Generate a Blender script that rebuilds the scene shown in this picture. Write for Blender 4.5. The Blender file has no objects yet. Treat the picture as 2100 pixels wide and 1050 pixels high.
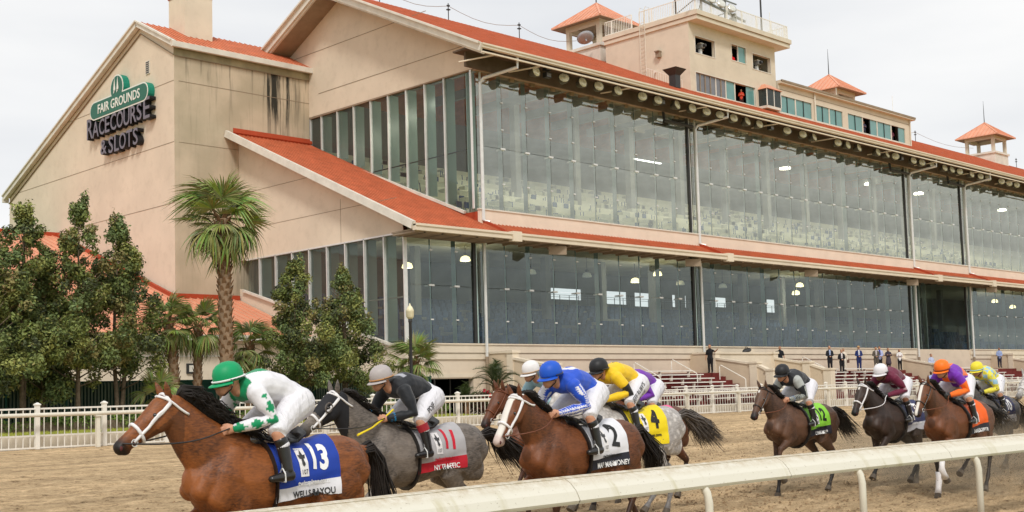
import bpy, bmesh, math, random
import numpy as np
from mathutils import Vector, Matrix, Euler
from mathutils.bvhtree import BVHTree
R = math.radians
random.seed(7)
S = bpy.context.scene
COL = S.collection

# ------------------------------------------------------------------ camera
cam_d = bpy.data.cameras.new('camera'); cam = bpy.data.objects.new('camera', cam_d); COL.objects.link(cam)
def _dir(x, y, f=2494.862, cx=1050.0, cy=600.0):
    v = Vector((x - cx, cy - y, -f)); return v.normalized()
_ex = _dir(3585, 733.5); _ey = _dir(-1420, 878.0); _ey = (_ey - _ex * _ex.dot(_ey)).normalized(); _ez = _ex.cross(_ey)
cam.matrix_world = Matrix(((*_ex, 0), (*_ey, 0), (*_ez, 1.9), (0, 0, 0, 1)))
cam_d.sensor_width = 36; cam_d.lens = 42.769; cam_d.shift_y = 0.0357143
cam_d.clip_start = 0.1; cam_d.clip_end = 6000
S.camera = cam
# ------------------------------------------------------------------ world + sun
W = bpy.data.worlds.new('World'); S.world = W; W.use_nodes = True
SUN_EL = R(46)
def setup_world():
    nt = W.node_tree; nt.nodes.clear(); N = nt.nodes.new; L = nt.links.new
    out = N('ShaderNodeOutputWorld'); bg = N('ShaderNodeBackground'); bg.inputs[1].default_value = 0.1
    sky = N('ShaderNodeTexSky'); sky.sky_type = 'NISHITA'; sky.sun_disc = False
    sky.sun_elevation = SUN_EL; sky.sun_rotation = R(222)
    tc = N('ShaderNodeTexCoord'); mp = N('ShaderNodeMapping'); mp.inputs['Scale'].default_value = (1.2, 1.2, 5)
    nz = N('ShaderNodeTexNoise'); nz.inputs['Scale'].default_value = 1.6; nz.inputs['Detail'].default_value = 5
    cr = N('ShaderNodeValToRGB'); cr.color_ramp.elements[0].position = 0.33; cr.color_ramp.elements[0].color = (5.9, 6.0, 6.15, 1)
    cr.color_ramp.elements[1].position = 0.62; cr.color_ramp.elements[1].color = (7.35, 7.3, 7.2, 1)
    mx = N('ShaderNodeMix'); mx.data_type = 'RGBA'; mx.inputs[0].default_value = 0.95
    L(tc.outputs['Generated'], mp.inputs[0]); L(mp.outputs[0], nz.inputs[0]); L(nz.outputs[0], cr.inputs[0])
    L(sky.outputs[0], mx.inputs[6]); L(cr.outputs[0], mx.inputs[7]); L(mx.outputs[2], bg.inputs[0]); L(bg.outputs[0], out.inputs[0])
setup_world()
sd = bpy.data.lights.new('sun', 'SUN'); sd.energy = 1.5; sd.angle = R(10); sd.color = (1.0, 0.96, 0.9)
sun = bpy.data.objects.new('sun', sd); COL.objects.link(sun)
# sun stands behind the camera, over the infield
_sv = Vector((-0.62, -0.69, 0.96)).normalized()
sun.rotation_euler = _sv.to_track_quat('Z', 'Y').to_euler()
S.view_settings.view_transform = 'Standard'; S.view_settings.look = 'None'; S.view_settings.gamma = 1
S.view_settings.use_curve_mapping = False; S.view_settings.exposure = 0.47

# ------------------------------------------------------------------ materials
def newmat(name):
    m = bpy.data.materials.new(name); m.use_nodes = True; nt = m.node_tree
    b = nt.nodes['Principled BSDF']; return m, nt, b
def P(name, col, rough=0.7, spec=0.3, var=0.12, vs=6.0, bump=0.0, bs=40.0, metal=0.0, coat=0.0, grime=0.0, emit=None, es=0):
    """plain material with mottled colour and fine relief"""
    m, nt, b = newmat(name); N = nt.nodes.new; L = nt.links.new
    tc = N('ShaderNodeTexCoord'); nz = N('ShaderNodeTexNoise'); nz.inputs['Scale'].default_value = vs; nz.inputs['Detail'].default_value = 6
    L(tc.outputs['Object'], nz.inputs[0])
    mr = N('ShaderNodeMapRange'); mr.inputs[1].default_value = 0.3; mr.inputs[2].default_value = 0.7
    mr.inputs[3].default_value = 1 - var; mr.inputs[4].default_value = 1 + var
    L(nz.outputs[0], mr.inputs[0])
    mx = N('ShaderNodeMix'); mx.data_type = 'RGBA'; mx.blend_type = 'MULTIPLY'; mx.inputs[0].default_value = 1
    mx.inputs[6].default_value = (*col, 1); L(mr.outputs[0], mx.inputs[7])
    src = mx.outputs[2]
    if grime:
        n2 = N('ShaderNodeTexNoise'); n2.inputs['Scale'].default_value = 1.3; n2.inputs['Detail'].default_value = 9; n2.inputs['Roughness'].default_value = 0.7
        L(tc.outputs['Object'], n2.inputs[0]); r2 = N('ShaderNodeMapRange'); r2.inputs[1].default_value = 0.5; r2.inputs[2].default_value = 0.72; r2.inputs[3].default_value = 0; r2.inputs[4].default_value = grime
        L(n2.outputs[0], r2.inputs[0]); m2 = N('ShaderNodeMix'); m2.data_type = 'RGBA'; L(r2.outputs[0], m2.inputs[0]); L(src, m2.inputs[6])
        m2.inputs[7].default_value = (col[0] * .45, col[1] * .42, col[2] * .36, 1); src = m2.outputs[2]
    L(src, b.inputs['Base Color']); b.inputs['Roughness'].default_value = rough
    b.inputs['Specular IOR Level'].default_value = spec; b.inputs['Metallic'].default_value = metal
    if coat: b.inputs['Coat Weight'].default_value = coat; b.inputs['Coat Roughness'].default_value = .15
    if bump:
        n3 = N('ShaderNodeTexNoise'); n3.inputs['Scale'].default_value = bs; n3.inputs['Detail'].default_value = 4; L(tc.outputs['Object'], n3.inputs[0])
        bp = N('ShaderNodeBump'); bp.inputs['Strength'].default_value = bump; bp.inputs['Distance'].default_value = 0.02; L(n3.outputs[0], bp.inputs['Height']); L(bp.outputs[0], b.inputs['Normal'])
    if emit: b.inputs['Emission Color'].default_value = (*emit, 1); b.inputs['Emission Strength'].default_value = es
    return m
def attr_mat(name, rough=0.75, spec=0.25, var=0.1, vs=30, sheen=0.0, bump=0.15, bs=60):
    m, nt, b = newmat(name); N = nt.nodes.new; L = nt.links.new
    a = N('ShaderNodeAttribute'); a.attribute_name = 'Col'
    tc = N('ShaderNodeTexCoord'); nz = N('ShaderNodeTexNoise'); nz.inputs['Scale'].default_value = vs; nz.inputs['Detail'].default_value = 4
    L(tc.outputs['Object'], nz.inputs[0]); mr = N('ShaderNodeMapRange'); mr.inputs[3].default_value = 1 - var; mr.inputs[4].default_value = 1 + var; mr.inputs[1].default_value = .3; mr.inputs[2].default_value = .7
    L(nz.outputs[0], mr.inputs[0]); mx = N('ShaderNodeMix'); mx.data_type = 'RGBA'; mx.blend_type = 'MULTIPLY'; mx.inputs[0].default_value = 1
    L(a.outputs['Color'], mx.inputs[6]); L(mr.outputs[0], mx.inputs[7]); L(mx.outputs[2], b.inputs['Base Color'])
    b.inputs['Roughness'].default_value = rough; b.inputs['Specular IOR Level'].default_value = spec
    if sheen: b.inputs['Sheen Weight'].default_value = sheen
    n3 = N('ShaderNodeTexNoise'); n3.inputs['Scale'].default_value = bs; L(tc.outputs['Object'], n3.inputs[0])
    bp = N('ShaderNodeBump'); bp.inputs['Strength'].default_value = bump; bp.inputs['Distance'].default_value = .01; L(n3.outputs[0], bp.inputs['Height']); L(bp.outputs[0], b.inputs['Normal'])
    return m
M = {}
M['stucco'] = P('stucco', (.69, .59, .465), .92, .1, .07, .35, .25, 30, grime=.2)
M['tower'] = P('tower_stucco', (.66, .585, .47), .92, .1, .05, .8, .25, 30, grime=.18)
M['cream'] = P('cream_plaster', (.72, .63, .50), .9, .1, .06, .7, .2, 30, grime=.15)
M['apronwall'] = P('apron_wall', (.62, .51, .375), .9, .1, .06, .9, .2, 30, grime=.12)
M['white'] = P('white_trim', (.70, .66, .58), .6, .3, .08, 1.5, 0.05, 10, grime=.25)
M['silver'] = P('silver_metal', (.72, .72, .70), .35, .5, .06, 3, metal=.3)
M['roof'] = P('red_roof', (.68, .235, .115), .6, .3, .16, 1.4, .05, 8, grime=.35)
M['roofseam'] = P('roof_seam', (.46, .13, .06), .6, .3, .16, 1.4)  # darker than the roof, puts shading of the ribs into the colour
M['roofpale'] = P('pale_red_roof', (.68, .31, .19), .5, .35, .10, 1.0, .05, 8, grime=.1)
M['roofdark'] = P('red_flashing', (.40, .06, .022), .5, .3, .10, 1.0)
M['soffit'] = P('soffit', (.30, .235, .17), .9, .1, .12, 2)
M['soffitdark'] = P('shaded_soffit', (.12, .09, .065), .9, .1, .15, 2)  # darker copy of the soffit, eave shade put into its colour
M['darkmetal'] = P('dark_metal', (.03, .03, .03), .5, .4, .1, 5)
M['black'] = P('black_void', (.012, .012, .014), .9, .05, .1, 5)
M['concrete'] = P('concrete', (.46, .40, .32), .9, .1, .1, 1.2, .2, 25, grime=.25)
M['maroon'] = P('maroon_concrete', (.17, .035, .03), .85, .15, .15, 2, .1, 20)
M['fencewhite'] = P('fence_white', (.80, .77, .70), .55, .3, .05, 2, grime=.1)
M['pipe'] = P('pipe_cream', (.70, .66, .56), .5, .3, .06, 2, grime=.25)
M['teal'] = P('teal_window', (.13, .30, .29), .12, .6, .08, 1.5)
M['greywin'] = P('grey_window', (.16, .17, .19), .12, .6, .15, 1)
M['inwall'] = P('interior_wall', (.26, .27, .27), .9, .1, .25, .3)
M['inceil'] = P('interior_ceiling', (.34, .34, .33), .9, .1, .3, .3)
M['tier'] = P('seating_tier', (.84, .82, .66), .8, .2, .12, .6)
M['seatblue'] = P('seat_blue', (.07, .12, .24), .6, .3, .3, 2)
M['fin'] = P('glass_fin', (.42, .56, .53), .25, .5, .1, .5)
M['fin2'] = P('glass_fin_dark', (.22, .34, .32), .25, .5, .1, .5)
M['finup'] = P('glass_fin_upper', (.26, .33, .33), .25, .5, .1, .5)
M['stain'] = None
def glass_mat(name, tint, refl, rcol=(1, 1, 1), rough=.02, film=.10):
    m, nt, b = newmat(name); nt.nodes.remove(b); N = nt.nodes.new; L = nt.links.new
    out = nt.nodes['Material Output']; tr = N('ShaderNodeBsdfTransparent'); tr.inputs[0].default_value = (*tint, 1)
    gl = N('ShaderNodeBsdfGlossy'); gl.inputs[0].default_value = (*rcol, 1); gl.inputs['Roughness'].default_value = rough
    fr = N('ShaderNodeFresnel'); fr.inputs[0].default_value = 1.5
    tc = N('ShaderNodeTexCoord'); mp = N('ShaderNodeMapping'); mp.inputs['Scale'].default_value = (.35, .35, 1.1)
    nz = N('ShaderNodeTexNoise'); nz.inputs['Scale'].default_value = .55; nz.inputs['Detail'].default_value = 7; nz.inputs['Roughness'].default_value = .65
    L(tc.outputs['Object'], mp.inputs[0]); L(mp.outputs[0], nz.inputs[0])
    mr = N('ShaderNodeMapRange'); mr.inputs[1].default_value = .3; mr.inputs[2].default_value = .72; mr.inputs[3].default_value = refl * .5; mr.inputs[4].default_value = refl * 1.5
    L(nz.outputs[0], mr.inputs[0])
    ad = N('ShaderNodeMath'); ad.operation = 'ADD'; ad.use_clamp = True; L(mr.outputs[0], ad.inputs[0]); L(fr.outputs[0], ad.inputs[1])
    df = N('ShaderNodeBsdfDiffuse'); df.inputs[0].default_value = (.42, .44, .42, 1)   # dust film
    m0 = N('ShaderNodeMixShader'); m0.inputs[0].default_value = film; L(tr.outputs[0], m0.inputs[1]); L(df.outputs[0], m0.inputs[2])
    ms = N('ShaderNodeMixShader'); L(ad.outputs[0], ms.inputs[0]); L(m0.outputs[0], ms.inputs[1]); L(gl.outputs[0], ms.inputs[2]); L(ms.outputs[0], out.inputs[0])
    bp = N('ShaderNodeBump'); n2 = N('ShaderNodeTexNoise'); n2.inputs['Scale'].default_value = .8; L(tc.outputs['Object'], n2.inputs[0])
    bp.inputs['Strength'].default_value = .12; bp.inputs['Distance'].default_value = .05; L(n2.outputs[0], bp.inputs['Height']); L(bp.outputs[0], gl.inputs['Normal'])
    return m
M['glassup'] = glass_mat('upper_glass', (.94, .98, .92), .30, (.76, .79, .71))
M['glasslow'] = glass_mat('lower_glass', (.86, .95, .93), .10, (.60, .68, .68), film=.03)
M['glassend'] = glass_mat('end_glass', (.84, .93, .88), .02, (.42, .46, .46))
M['glassdark'] = glass_mat('dark_glass', (.4, .5, .5), .0, (.5, .6, .6))

def stain_mat():
    """grimy rendered wall: black run-off streaks under the eave"""
    m, nt, b = newmat('stained_stucco'); N = nt.nodes.new; L = nt.links.new
    tc = N('ShaderNodeTexCoord'); sp = N('ShaderNodeSeparateXYZ'); L(tc.outputs['Object'], sp.inputs[0])
    mp = N('ShaderNodeMapping'); mp.inputs['Scale'].default_value = (2.2, 2.2, .13); L(tc.outputs['Object'], mp.inputs[0])
    n1 = N('ShaderNodeTexNoise'); n1.inputs['Scale'].default_value = 1.6; n1.inputs['Detail'].default_value = 8; n1.inputs['Roughness'].default_value = .65; L(mp.outputs[0], n1.inputs[0])
    n2 = N('ShaderNodeTexNoise'); n2.inputs['Scale'].default_value = .35; n2.inputs['Detail'].default_value = 6; L(tc.outputs['Object'], n2.inputs[0])
    def ramp(src, a, b_, c=0., d=1.):
        r = N('ShaderNodeMapRange'); r.inputs[1].default_value = a; r.inputs[2].default_value = b_; r.inputs[3].default_value = c; r.inputs[4].default_value = d; r.interpolation_type = 'SMOOTHSTEP'; L(src, r.inputs[0]); return r.outputs[0]
    def mul(a, b_):
        x = N('ShaderNodeMath'); x.operation = 'MULTIPLY'
        L(a, x.inputs[0])
        if isinstance(b_, (int, float)): x.inputs[1].default_value = b_
        else: L(b_, x.inputs[1])
        return x.outputs[0]
    def add(a, b_):
        x = N('ShaderNodeMath'); x.operation = 'ADD'; x.use_clamp = True; L(a, x.inputs[0]); L(b_, x.inputs[1]); return x.outputs[0]
    # heavy patch: x 43.4..46.2, z 18.4..23.4 ; light run-off everywhere below the eave
    hx = mul(ramp(sp.outputs[0], 42.9, 43.9), ramp(sp.outputs[0], 45.0, 46.0, 1, 0)); hz = mul(ramp(sp.outputs[2], 18.0, 21.5), ramp(sp.outputs[2], 24.4, 22.6, 0.25, 1))
    heavy = mul(mul(hx, hz), ramp(n1.outputs[0], .42, .60))
    light = mul(ramp(n1.outputs[0], .50, .74), ramp(sp.outputs[2], 17.5, 24.2, .10, .75))
    foot = mul(mul(ramp(n1.outputs[0], .40, .60), ramp(sp.outputs[2], 19.6, 18.2, 0, .55)), ramp(sp.outputs[0], 40.5, 42.0))
    a = add(add(heavy, light), foot)
    c1 = N('ShaderNodeMix'); c1.data_type = 'RGBA'; c1.inputs[6].default_value = (.60, .50, .37, 1); c1.inputs[7].default_value = (.46, .39, .28, 1); L(ramp(n2.outputs[0], .35, .65), c1.inputs[0])
    c2 = N('ShaderNodeMix'); c2.data_type = 'RGBA'; L(a, c2.inputs[0]); L(c1.outputs[2], c2.inputs[6]); c2.inputs[7].default_value = (.045, .043, .035, 1)
    L(c2.outputs[2], b.inputs['Base Color']); b.inputs['Roughness'].default_value = .93; b.inputs['Specular IOR Level'].default_value = .1
    return m
M['stain'] = stain_mat()

def track_mat():
    m, nt, b = newmat('track_dirt'); N = nt.nodes.new; L = nt.links.new
    tc = N('ShaderNodeTexCoord')
    def noise(scale, sx=1, sy=1, detail=6, rough=.6):
        mp = N('ShaderNodeMapping'); mp.inputs['Scale'].default_value = (sx, sy, 1); L(tc.outputs['Object'], mp.inputs[0])
        n = N('ShaderNodeTexNoise'); n.inputs['Scale'].default_value = scale; n.inputs['Detail'].default_value = detail; n.inputs['Roughness'].default_value = rough; L(mp.outputs[0], n.inputs[0]); return n.outputs[0]
    big = noise(.35, .35, 1.0); clod = noise(3.2, .8, 1.2, 9, .78); fine = noise(19, 1, 1, 6, .8); lines = noise(1.0, .05, 1.5, 5, .6)
    cr = N('ShaderNodeValToRGB'); e = cr.color_ramp.elements; e[0].position = .40; e[0].color = (.06, .035, .017, 1); e[1].position = .64; e[1].color = (.70, .52, .315, 1)
    x = e.new(.475); x.color = (.43, .305, .175, 1)
    ad = N('ShaderNodeMath'); ad.operation = 'MULTIPLY_ADD'; L(clod, ad.inputs[0]); ad.inputs[1].default_value = .62
    a2 = N('ShaderNodeMath'); a2.operation = 'MULTIPLY'; L(fine, a2.inputs[0]); a2.inputs[1].default_value = .42; L(a2.outputs[0], ad.inputs[2]); L(ad.outputs[0], cr.inputs[0])
    mr = N('ShaderNodeMapRange'); mr.inputs[1].default_value = .35; mr.inputs[2].default_value = .65; mr.inputs[3].default_value = .86; mr.inputs[4].default_value = 1.16
    mix = N('ShaderNodeMath'); mix.operation = 'MULTIPLY'; m1 = N('ShaderNodeMapRange'); m1.inputs[1].default_value = .42; m1.inputs[2].default_value = .60; m1.inputs[3].default_value = .86; m1.inputs[4].default_value = 1.14; L(lines, m1.inputs[0])
    L(big, mr.inputs[0]); L(mr.outputs[0], mix.inputs[0]); L(m1.outputs[0], mix.inputs[1])
    mu = N('ShaderNodeMix'); mu.data_type = 'RGBA'; mu.blend_type = 'MULTIPLY'; mu.inputs[0].default_value = 1; L(cr.outputs[0], mu.inputs[6]); L(mix.outputs[0], mu.inputs[7])
    L(mu.outputs[2], b.inputs['Base Color']); b.inputs['Roughness'].default_value = .97; b.inputs['Specular IOR Level'].default_value = .08
    bp = N('ShaderNodeBump'); bp.inputs['Strength'].default_value = .9; bp.inputs['Distance'].default_value = .10; L(ad.outputs[0], bp.inputs['Height']); L(bp.outputs[0], b.inputs['Normal'])
    return m
M['track'] = track_mat()
M['grass'] = P('grass_blade', (.40, .42, .08), .8, .2, .3, 3)
M['soil'] = P('lawn_soil', (.26, .27, .07), .95, .1, .3, 3)
M['hedge'] = attr_mat('hedge_leaf', .7, .3, .2, 5)
M['leaf'] = attr_mat('tree_leaf', .6, .35, .2, 4)
M['bark'] = P('bark', (.17, .13, .09), .95, .1, .3, 8, .5, 30)
M['palmbark'] = P('palm_bark', (.19, .11, .06), .95, .1, .35, 10, .5, 20)
M['palmsmooth'] = P('palm_trunk_smooth', (.26, .18, .115), .95, .1, .2, 6, .5, 20)
M['palmleaf'] = attr_mat('palm_leaf', .5, .4, .15, 5)
M['greenslat'] = P('green_slat', (.02, .08, .06), .7, .2, .25, 1)
M['greenmesh'] = P('green_screen', (.018, .065, .05), .8, .15, .2, 1)

# ------------------------------------------------------------------ mesh helpers
class MB:
    def __init__(s): s.v = []; s.f = []; s.m = []
    def add(s, vs, fs, mi=0):
        o = len(s.v); s.v += [tuple(v) for v in vs]; s.f += [tuple(i + o for i in f) for f in fs]; s.m += [mi] * len(fs)
    def box(s, x0, x1, y0, y1, z0, z1, mi=0):
        s.add([(x0, y0, z0), (x1, y0, z0), (x1, y1, z0), (x0, y1, z0), (x0, y0, z1), (x1, y0, z1), (x1, y1, z1), (x0, y1, z1)],
              [(0, 3, 2, 1), (4, 5, 6, 7), (0, 1, 5, 4), (1, 2, 6, 5), (2, 3, 7, 6), (3, 0, 4, 7)], mi)
    def beam(s, a, b, w, h, up=(0, 0, 1), mi=0):
        a = Vector(a); b = Vector(b); t = (b - a).normalized(); u = Vector(up); sd_ = t.cross(u)
        if sd_.length < 1e-4: sd_ = t.cross(Vector((0, 1, 0)))
        sd_.normalize(); u = sd_.cross(t).normalized(); vs = []
        for p in (a, b):
            for i, j in ((-1, -1), (1, -1), (1, 1), (-1, 1)): vs.append(p + sd_ * i * w / 2 + u * j * h / 2)
        s.add(vs, [(0, 3, 2, 1), (4, 5, 6, 7), (0, 1, 5, 4), (1, 2, 6, 5), (2, 3, 7, 6), (3, 0, 4, 7)], mi)
    def prism(s, poly, ax, a, b, mi=0):
        """poly of 2d points extruded along axis ax from a to b"""
        def mk(p, c):
            return (c, p[0], p[1]) if ax == 'x' else ((p[0], c, p[1]) if ax == 'y' else (p[0], p[1], c))
        n = len(poly); vs = [mk(p, a) for p in poly] + [mk(p, b) for p in poly]
        fs = [tuple(range(n)), tuple(range(2 * n - 1, n - 1, -1))] + [(i, i + n, (i + 1) % n + n, (i + 1) % n) for i in range(n)]
        s.add(vs, fs, mi)
    def hull8(s, bot, top, mi=0):
        s.add(list(bot) + list(top), [(0, 3, 2, 1), (4, 5, 6, 7), (0, 1, 5, 4), (1, 2, 6, 5), (2, 3, 7, 6), (3, 0, 4, 7)], mi)
    def tube(s, pts, r, n=8, mi=0, cap=True, flat=1.0, up=(0, 0, 1)):
        pts = [Vector(p) for p in pts]; k = len(pts); rs = r if hasattr(r, '__len__') else [r] * k; vs = []; prev = None
        for i, p in enumerate(pts):
            t = (pts[min(i + 1, k - 1)] - pts[max(i - 1, 0)]).normalized()
            sd_ = t.cross(Vector(up)) if prev is None else t.cross(prev)
            if prev is None and sd_.length < .05: sd_ = t.cross(Vector((0, 1, 0)))
            sd_.normalize(); u = sd_.cross(t); prev = u
            for j in range(n):
                an = 2 * math.pi * j / n; vs.append(p + (sd_ * math.cos(an) + u * math.sin(an) * flat) * rs[i])
        fs = [(i * n + j, i * n + (j + 1) % n, (i + 1) * n + (j + 1) % n, (i + 1) * n + j) for i in range(k - 1) for j in range(n)]
        if cap: fs += [tuple(range(n - 1, -1, -1)), tuple(range((k - 1) * n, k * n))]
        s.add(vs, fs, mi)
    def lathe(s, prof, c=(0, 0, 0), n=16, mi=0, axis='z'):
        vs = []
        for r, z in prof:
            for j in range(n):
                a = 2 * math.pi * j / n; x, y = r * math.cos(a), r * math.sin(a)
                p = (x, y, z) if axis == 'z' else ((x, -z, y) if axis == '-y' else (z, x, y))
                vs.append((p[0] + c[0], p[1] + c[1], p[2] + c[2]))
        k = len(prof); s.add(vs, [(i * n + j, i * n + (j + 1) % n, (i + 1) * n + (j + 1) % n, (i + 1) * n + j) for i in range(k - 1) for j in range(n)] + [tuple(range(n - 1, -1, -1)), tuple(range((k - 1) * n, k * n))], mi)
    def mesh(s, name, mats, smooth=False):
        me = bpy.data.meshes.new(name); me.from_pydata(s.v, [], s.f)
        if not isinstance(mats, (list, tuple)): mats = [mats]
        for m in mats: me.materials.append(m)
        if len(mats) > 1: me.polygons.foreach_set('material_index', s.m)
        if smooth: me.polygons.foreach_set('use_smooth', [True] * len(me.polygons))
        me.update(); return me
    def build(s, name, mats, parent=None, smooth=False, kind=None, world=True, label=None):
        return link(name, s.mesh(name, mats, smooth), parent, kind, world, label)
def link(name, me, parent=None, kind=None, world=True, label=None):
    ob = bpy.data.objects.new(name, me); COL.objects.link(ob)
    if parent is not None:
        ob.parent = parent
        if world:
            b = parent; off = Vector((0, 0, 0))
            while b is not None: off += b.location; b = b.parent
            ob.location = -off
    if kind: ob['kind'] = kind
    if label: ob['label'] = label
    return ob
def tag(o, label, cat, group=None):
    o['label'] = label; o['category'] = cat
    if group: o['group'] = group
    return o
def thing(name, label, cat, loc=(0, 0, 0), group=None, rz=0):
    o = bpy.data.objects.new(name, None); COL.objects.link(o); o.location = loc; o.rotation_euler = (0, 0, rz); o.empty_display_size = .2
    return tag(o, label, cat, group)
def dup(root, loc=None, rz=None, label=None, sc=None):
    def cp(o, par):
        c = o.copy(); COL.objects.link(c); c.parent = par
        for ch in list(o.children): cp(ch, c)
        return c
    r = cp(root, None)
    if loc is not None: r.location = loc
    if rz is not None: r.rotation_euler = (0, 0, rz)
    if sc is not None: r.scale = (sc, sc, sc)
    if label: r['label'] = label
    return r
def holes_wall(mb, ax, c0, c1, u0, u1, z0, z1, holes, mi=0):
    """wall in plane across axis ax (thickness c0..c1), spanning u and z, with rectangular holes"""
    us = sorted({u0, u1, *[h[0] for h in holes], *[h[1] for h in holes]}); us = [u for u in us if u0 <= u <= u1]
    for a, b in zip(us, us[1:]):
        hs = sorted([(h[2], h[3]) for h in holes if h[0] <= a + 1e-6 and h[1] >= b - 1e-6]); z = z0
        for h in hs + [(z1, z1)]:
            if h[0] > z + 1e-5:
                if ax == 'y': mb.box(a, b, c0, c1, z, h[0], mi)
                else: mb.box(c0, c1, a, b, z, h[0], mi)
            z = max(z, h[1])

# ------------------------------------------------------------------ organic bodies
def loft(bm, pts, rs, up=(0, 0, 1), n=14):
    pts = [Vector(p) for p in pts]; k = len(pts); ring = []
    # rounded end caps
    t0 = (pts[0] - pts[1]).normalized(); t1 = (pts[-1] - pts[-2]).normalized()
    P_ = [pts[0] + t0 * min(rs[0]) * .75] + [pts[0] + t0 * min(rs[0]) * .45] + pts + [pts[-1] + t1 * min(rs[-1]) * .45] + [pts[-1] + t1 * min(rs[-1]) * .75]
    R_ = [(rs[0][0] * .25, rs[0][1] * .25), (rs[0][0] * .78, rs[0][1] * .78)] + list(rs) + [(rs[-1][0] * .78, rs[-1][1] * .78), (rs[-1][0] * .25, rs[-1][1] * .25)]
    K = len(P_); rows = []
    for i, p in enumerate(P_):
        t = (P_[min(i + 1, K - 1)] - P_[max(i - 1, 0)]).normalized(); sd_ = t.cross(Vector(up))
        if sd_.length < .05: sd_ = t.cross(Vector((1, 0, 0)))
        sd_.normalize(); u = sd_.cross(t)
        rows.append([bm.verts.new(p + sd_ * math.cos(2 * math.pi * j / n) * R_[i][0] + u * math.sin(2 * math.pi * j / n) * R_[i][1]) for j in range(n)])
    for i in range(K - 1):
        for j in range(n): bm.faces.new((rows[i][j], rows[i][(j + 1) % n], rows[i + 1][(j + 1) % n], rows[i + 1][j]))
    bm.faces.new(rows[0][::-1]); bm.faces.new(rows[-1])
def organic(name, limbs, voxel, smooth=4):
    """limbs: list of (pts, [(hw,hh)...], up). returns mesh, coords Nx3, limb index N, t N, signed offset Nx3"""
    bm = bmesh.new()
    for L_ in limbs: loft(bm, L_[0], L_[1], L_[2] if len(L_) > 2 else (0, 0, 1))
    bmesh.ops.recalc_face_normals(bm, faces=bm.faces)
    me = bpy.data.meshes.new('tmp'); bm.to_mesh(me); bm.free()
    ob = bpy.data.objects.new('tmp', me); COL.objects.link(ob)
    r = ob.modifiers.new('r', 'REMESH'); r.mode = 'VOXEL'; r.voxel_size = voxel; r.use_smooth_shade = True
    if smooth: s = ob.modifiers.new('s', 'SMOOTH'); s.factor = .5; s.iterations = smooth
    dg = bpy.context.evaluated_depsgraph_get(); out = bpy.data.meshes.new_from_object(ob.evaluated_get(dg)); out.name = name
    bpy.data.objects.remove(ob); bpy.data.meshes.remove(me)
    n = len(out.vertices); co = np.empty(n * 3, np.float32); out.vertices.foreach_get('co', co); co = co.reshape(n, 3)
    sp, sr, sl, st = [], [], [], []
    for li, L_ in enumerate(limbs):
        p = np.array([tuple(q) for q in L_[0]], float); q = np.array(L_[1], float); k = len(p)
        for i in range(k - 1):
            for f in np.linspace(0, 1, 7)[: 7 if i == k - 2 else 6]:
                sp.append(p[i] * (1 - f) + p[i + 1] * f); sr.append((q[i] * (1 - f) + q[i + 1] * f).mean()); sl.append(li); st.append((i + f) / (k - 1))
    sp = np.array(sp, np.float32); sr = np.array(sr, np.float32); sl = np.array(sl); st = np.array(st)
    idx = np.empty(n, int)
    for a in range(0, n, 4000):
        d = np.linalg.norm(co[a:a + 4000, None, :] - sp[None], axis=2) / sr[None]; idx[a:a + 4000] = d.argmin(1)
    return out, co, sl[idx], st[idx], co - sp[idx]
def set_col(me, cols):
    at = me.color_attributes.new('Col', 'FLOAT_COLOR', 'POINT')
    c = np.ones((len(me.vertices), 4), np.float32); c[:, :3] = cols; at.data.foreach_set('color', c.ravel())
def bvh_of(me):
    vs = [v.co.copy() for v in me.vertices]; return BVHTree.FromPolygons(vs, [tuple(p.vertices) for p in me.polygons])
def text_mesh(txt, size=1.0, off=0.0, ext=0.0, sx=1.0, shear=0.0):
    cu = bpy.data.curves.new('txt', 'FONT'); cu.body = txt; cu.size = size; cu.align_x = 'CENTER'; cu.align_y = 'CENTER'; cu.offset = off; cu.extrude = ext; cu.resolution_u = 3; cu.shear = shear
    ob = bpy.data.objects.new('txt', cu); COL.objects.link(ob); dg = bpy.context.evaluated_depsgraph_get()
    me = bpy.data.meshes.new_from_object(ob.evaluated_get(dg)); bpy.data.objects.remove(ob)
    me.transform(Matrix.Diagonal((sx, 1, 1, 1))); return me

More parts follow.
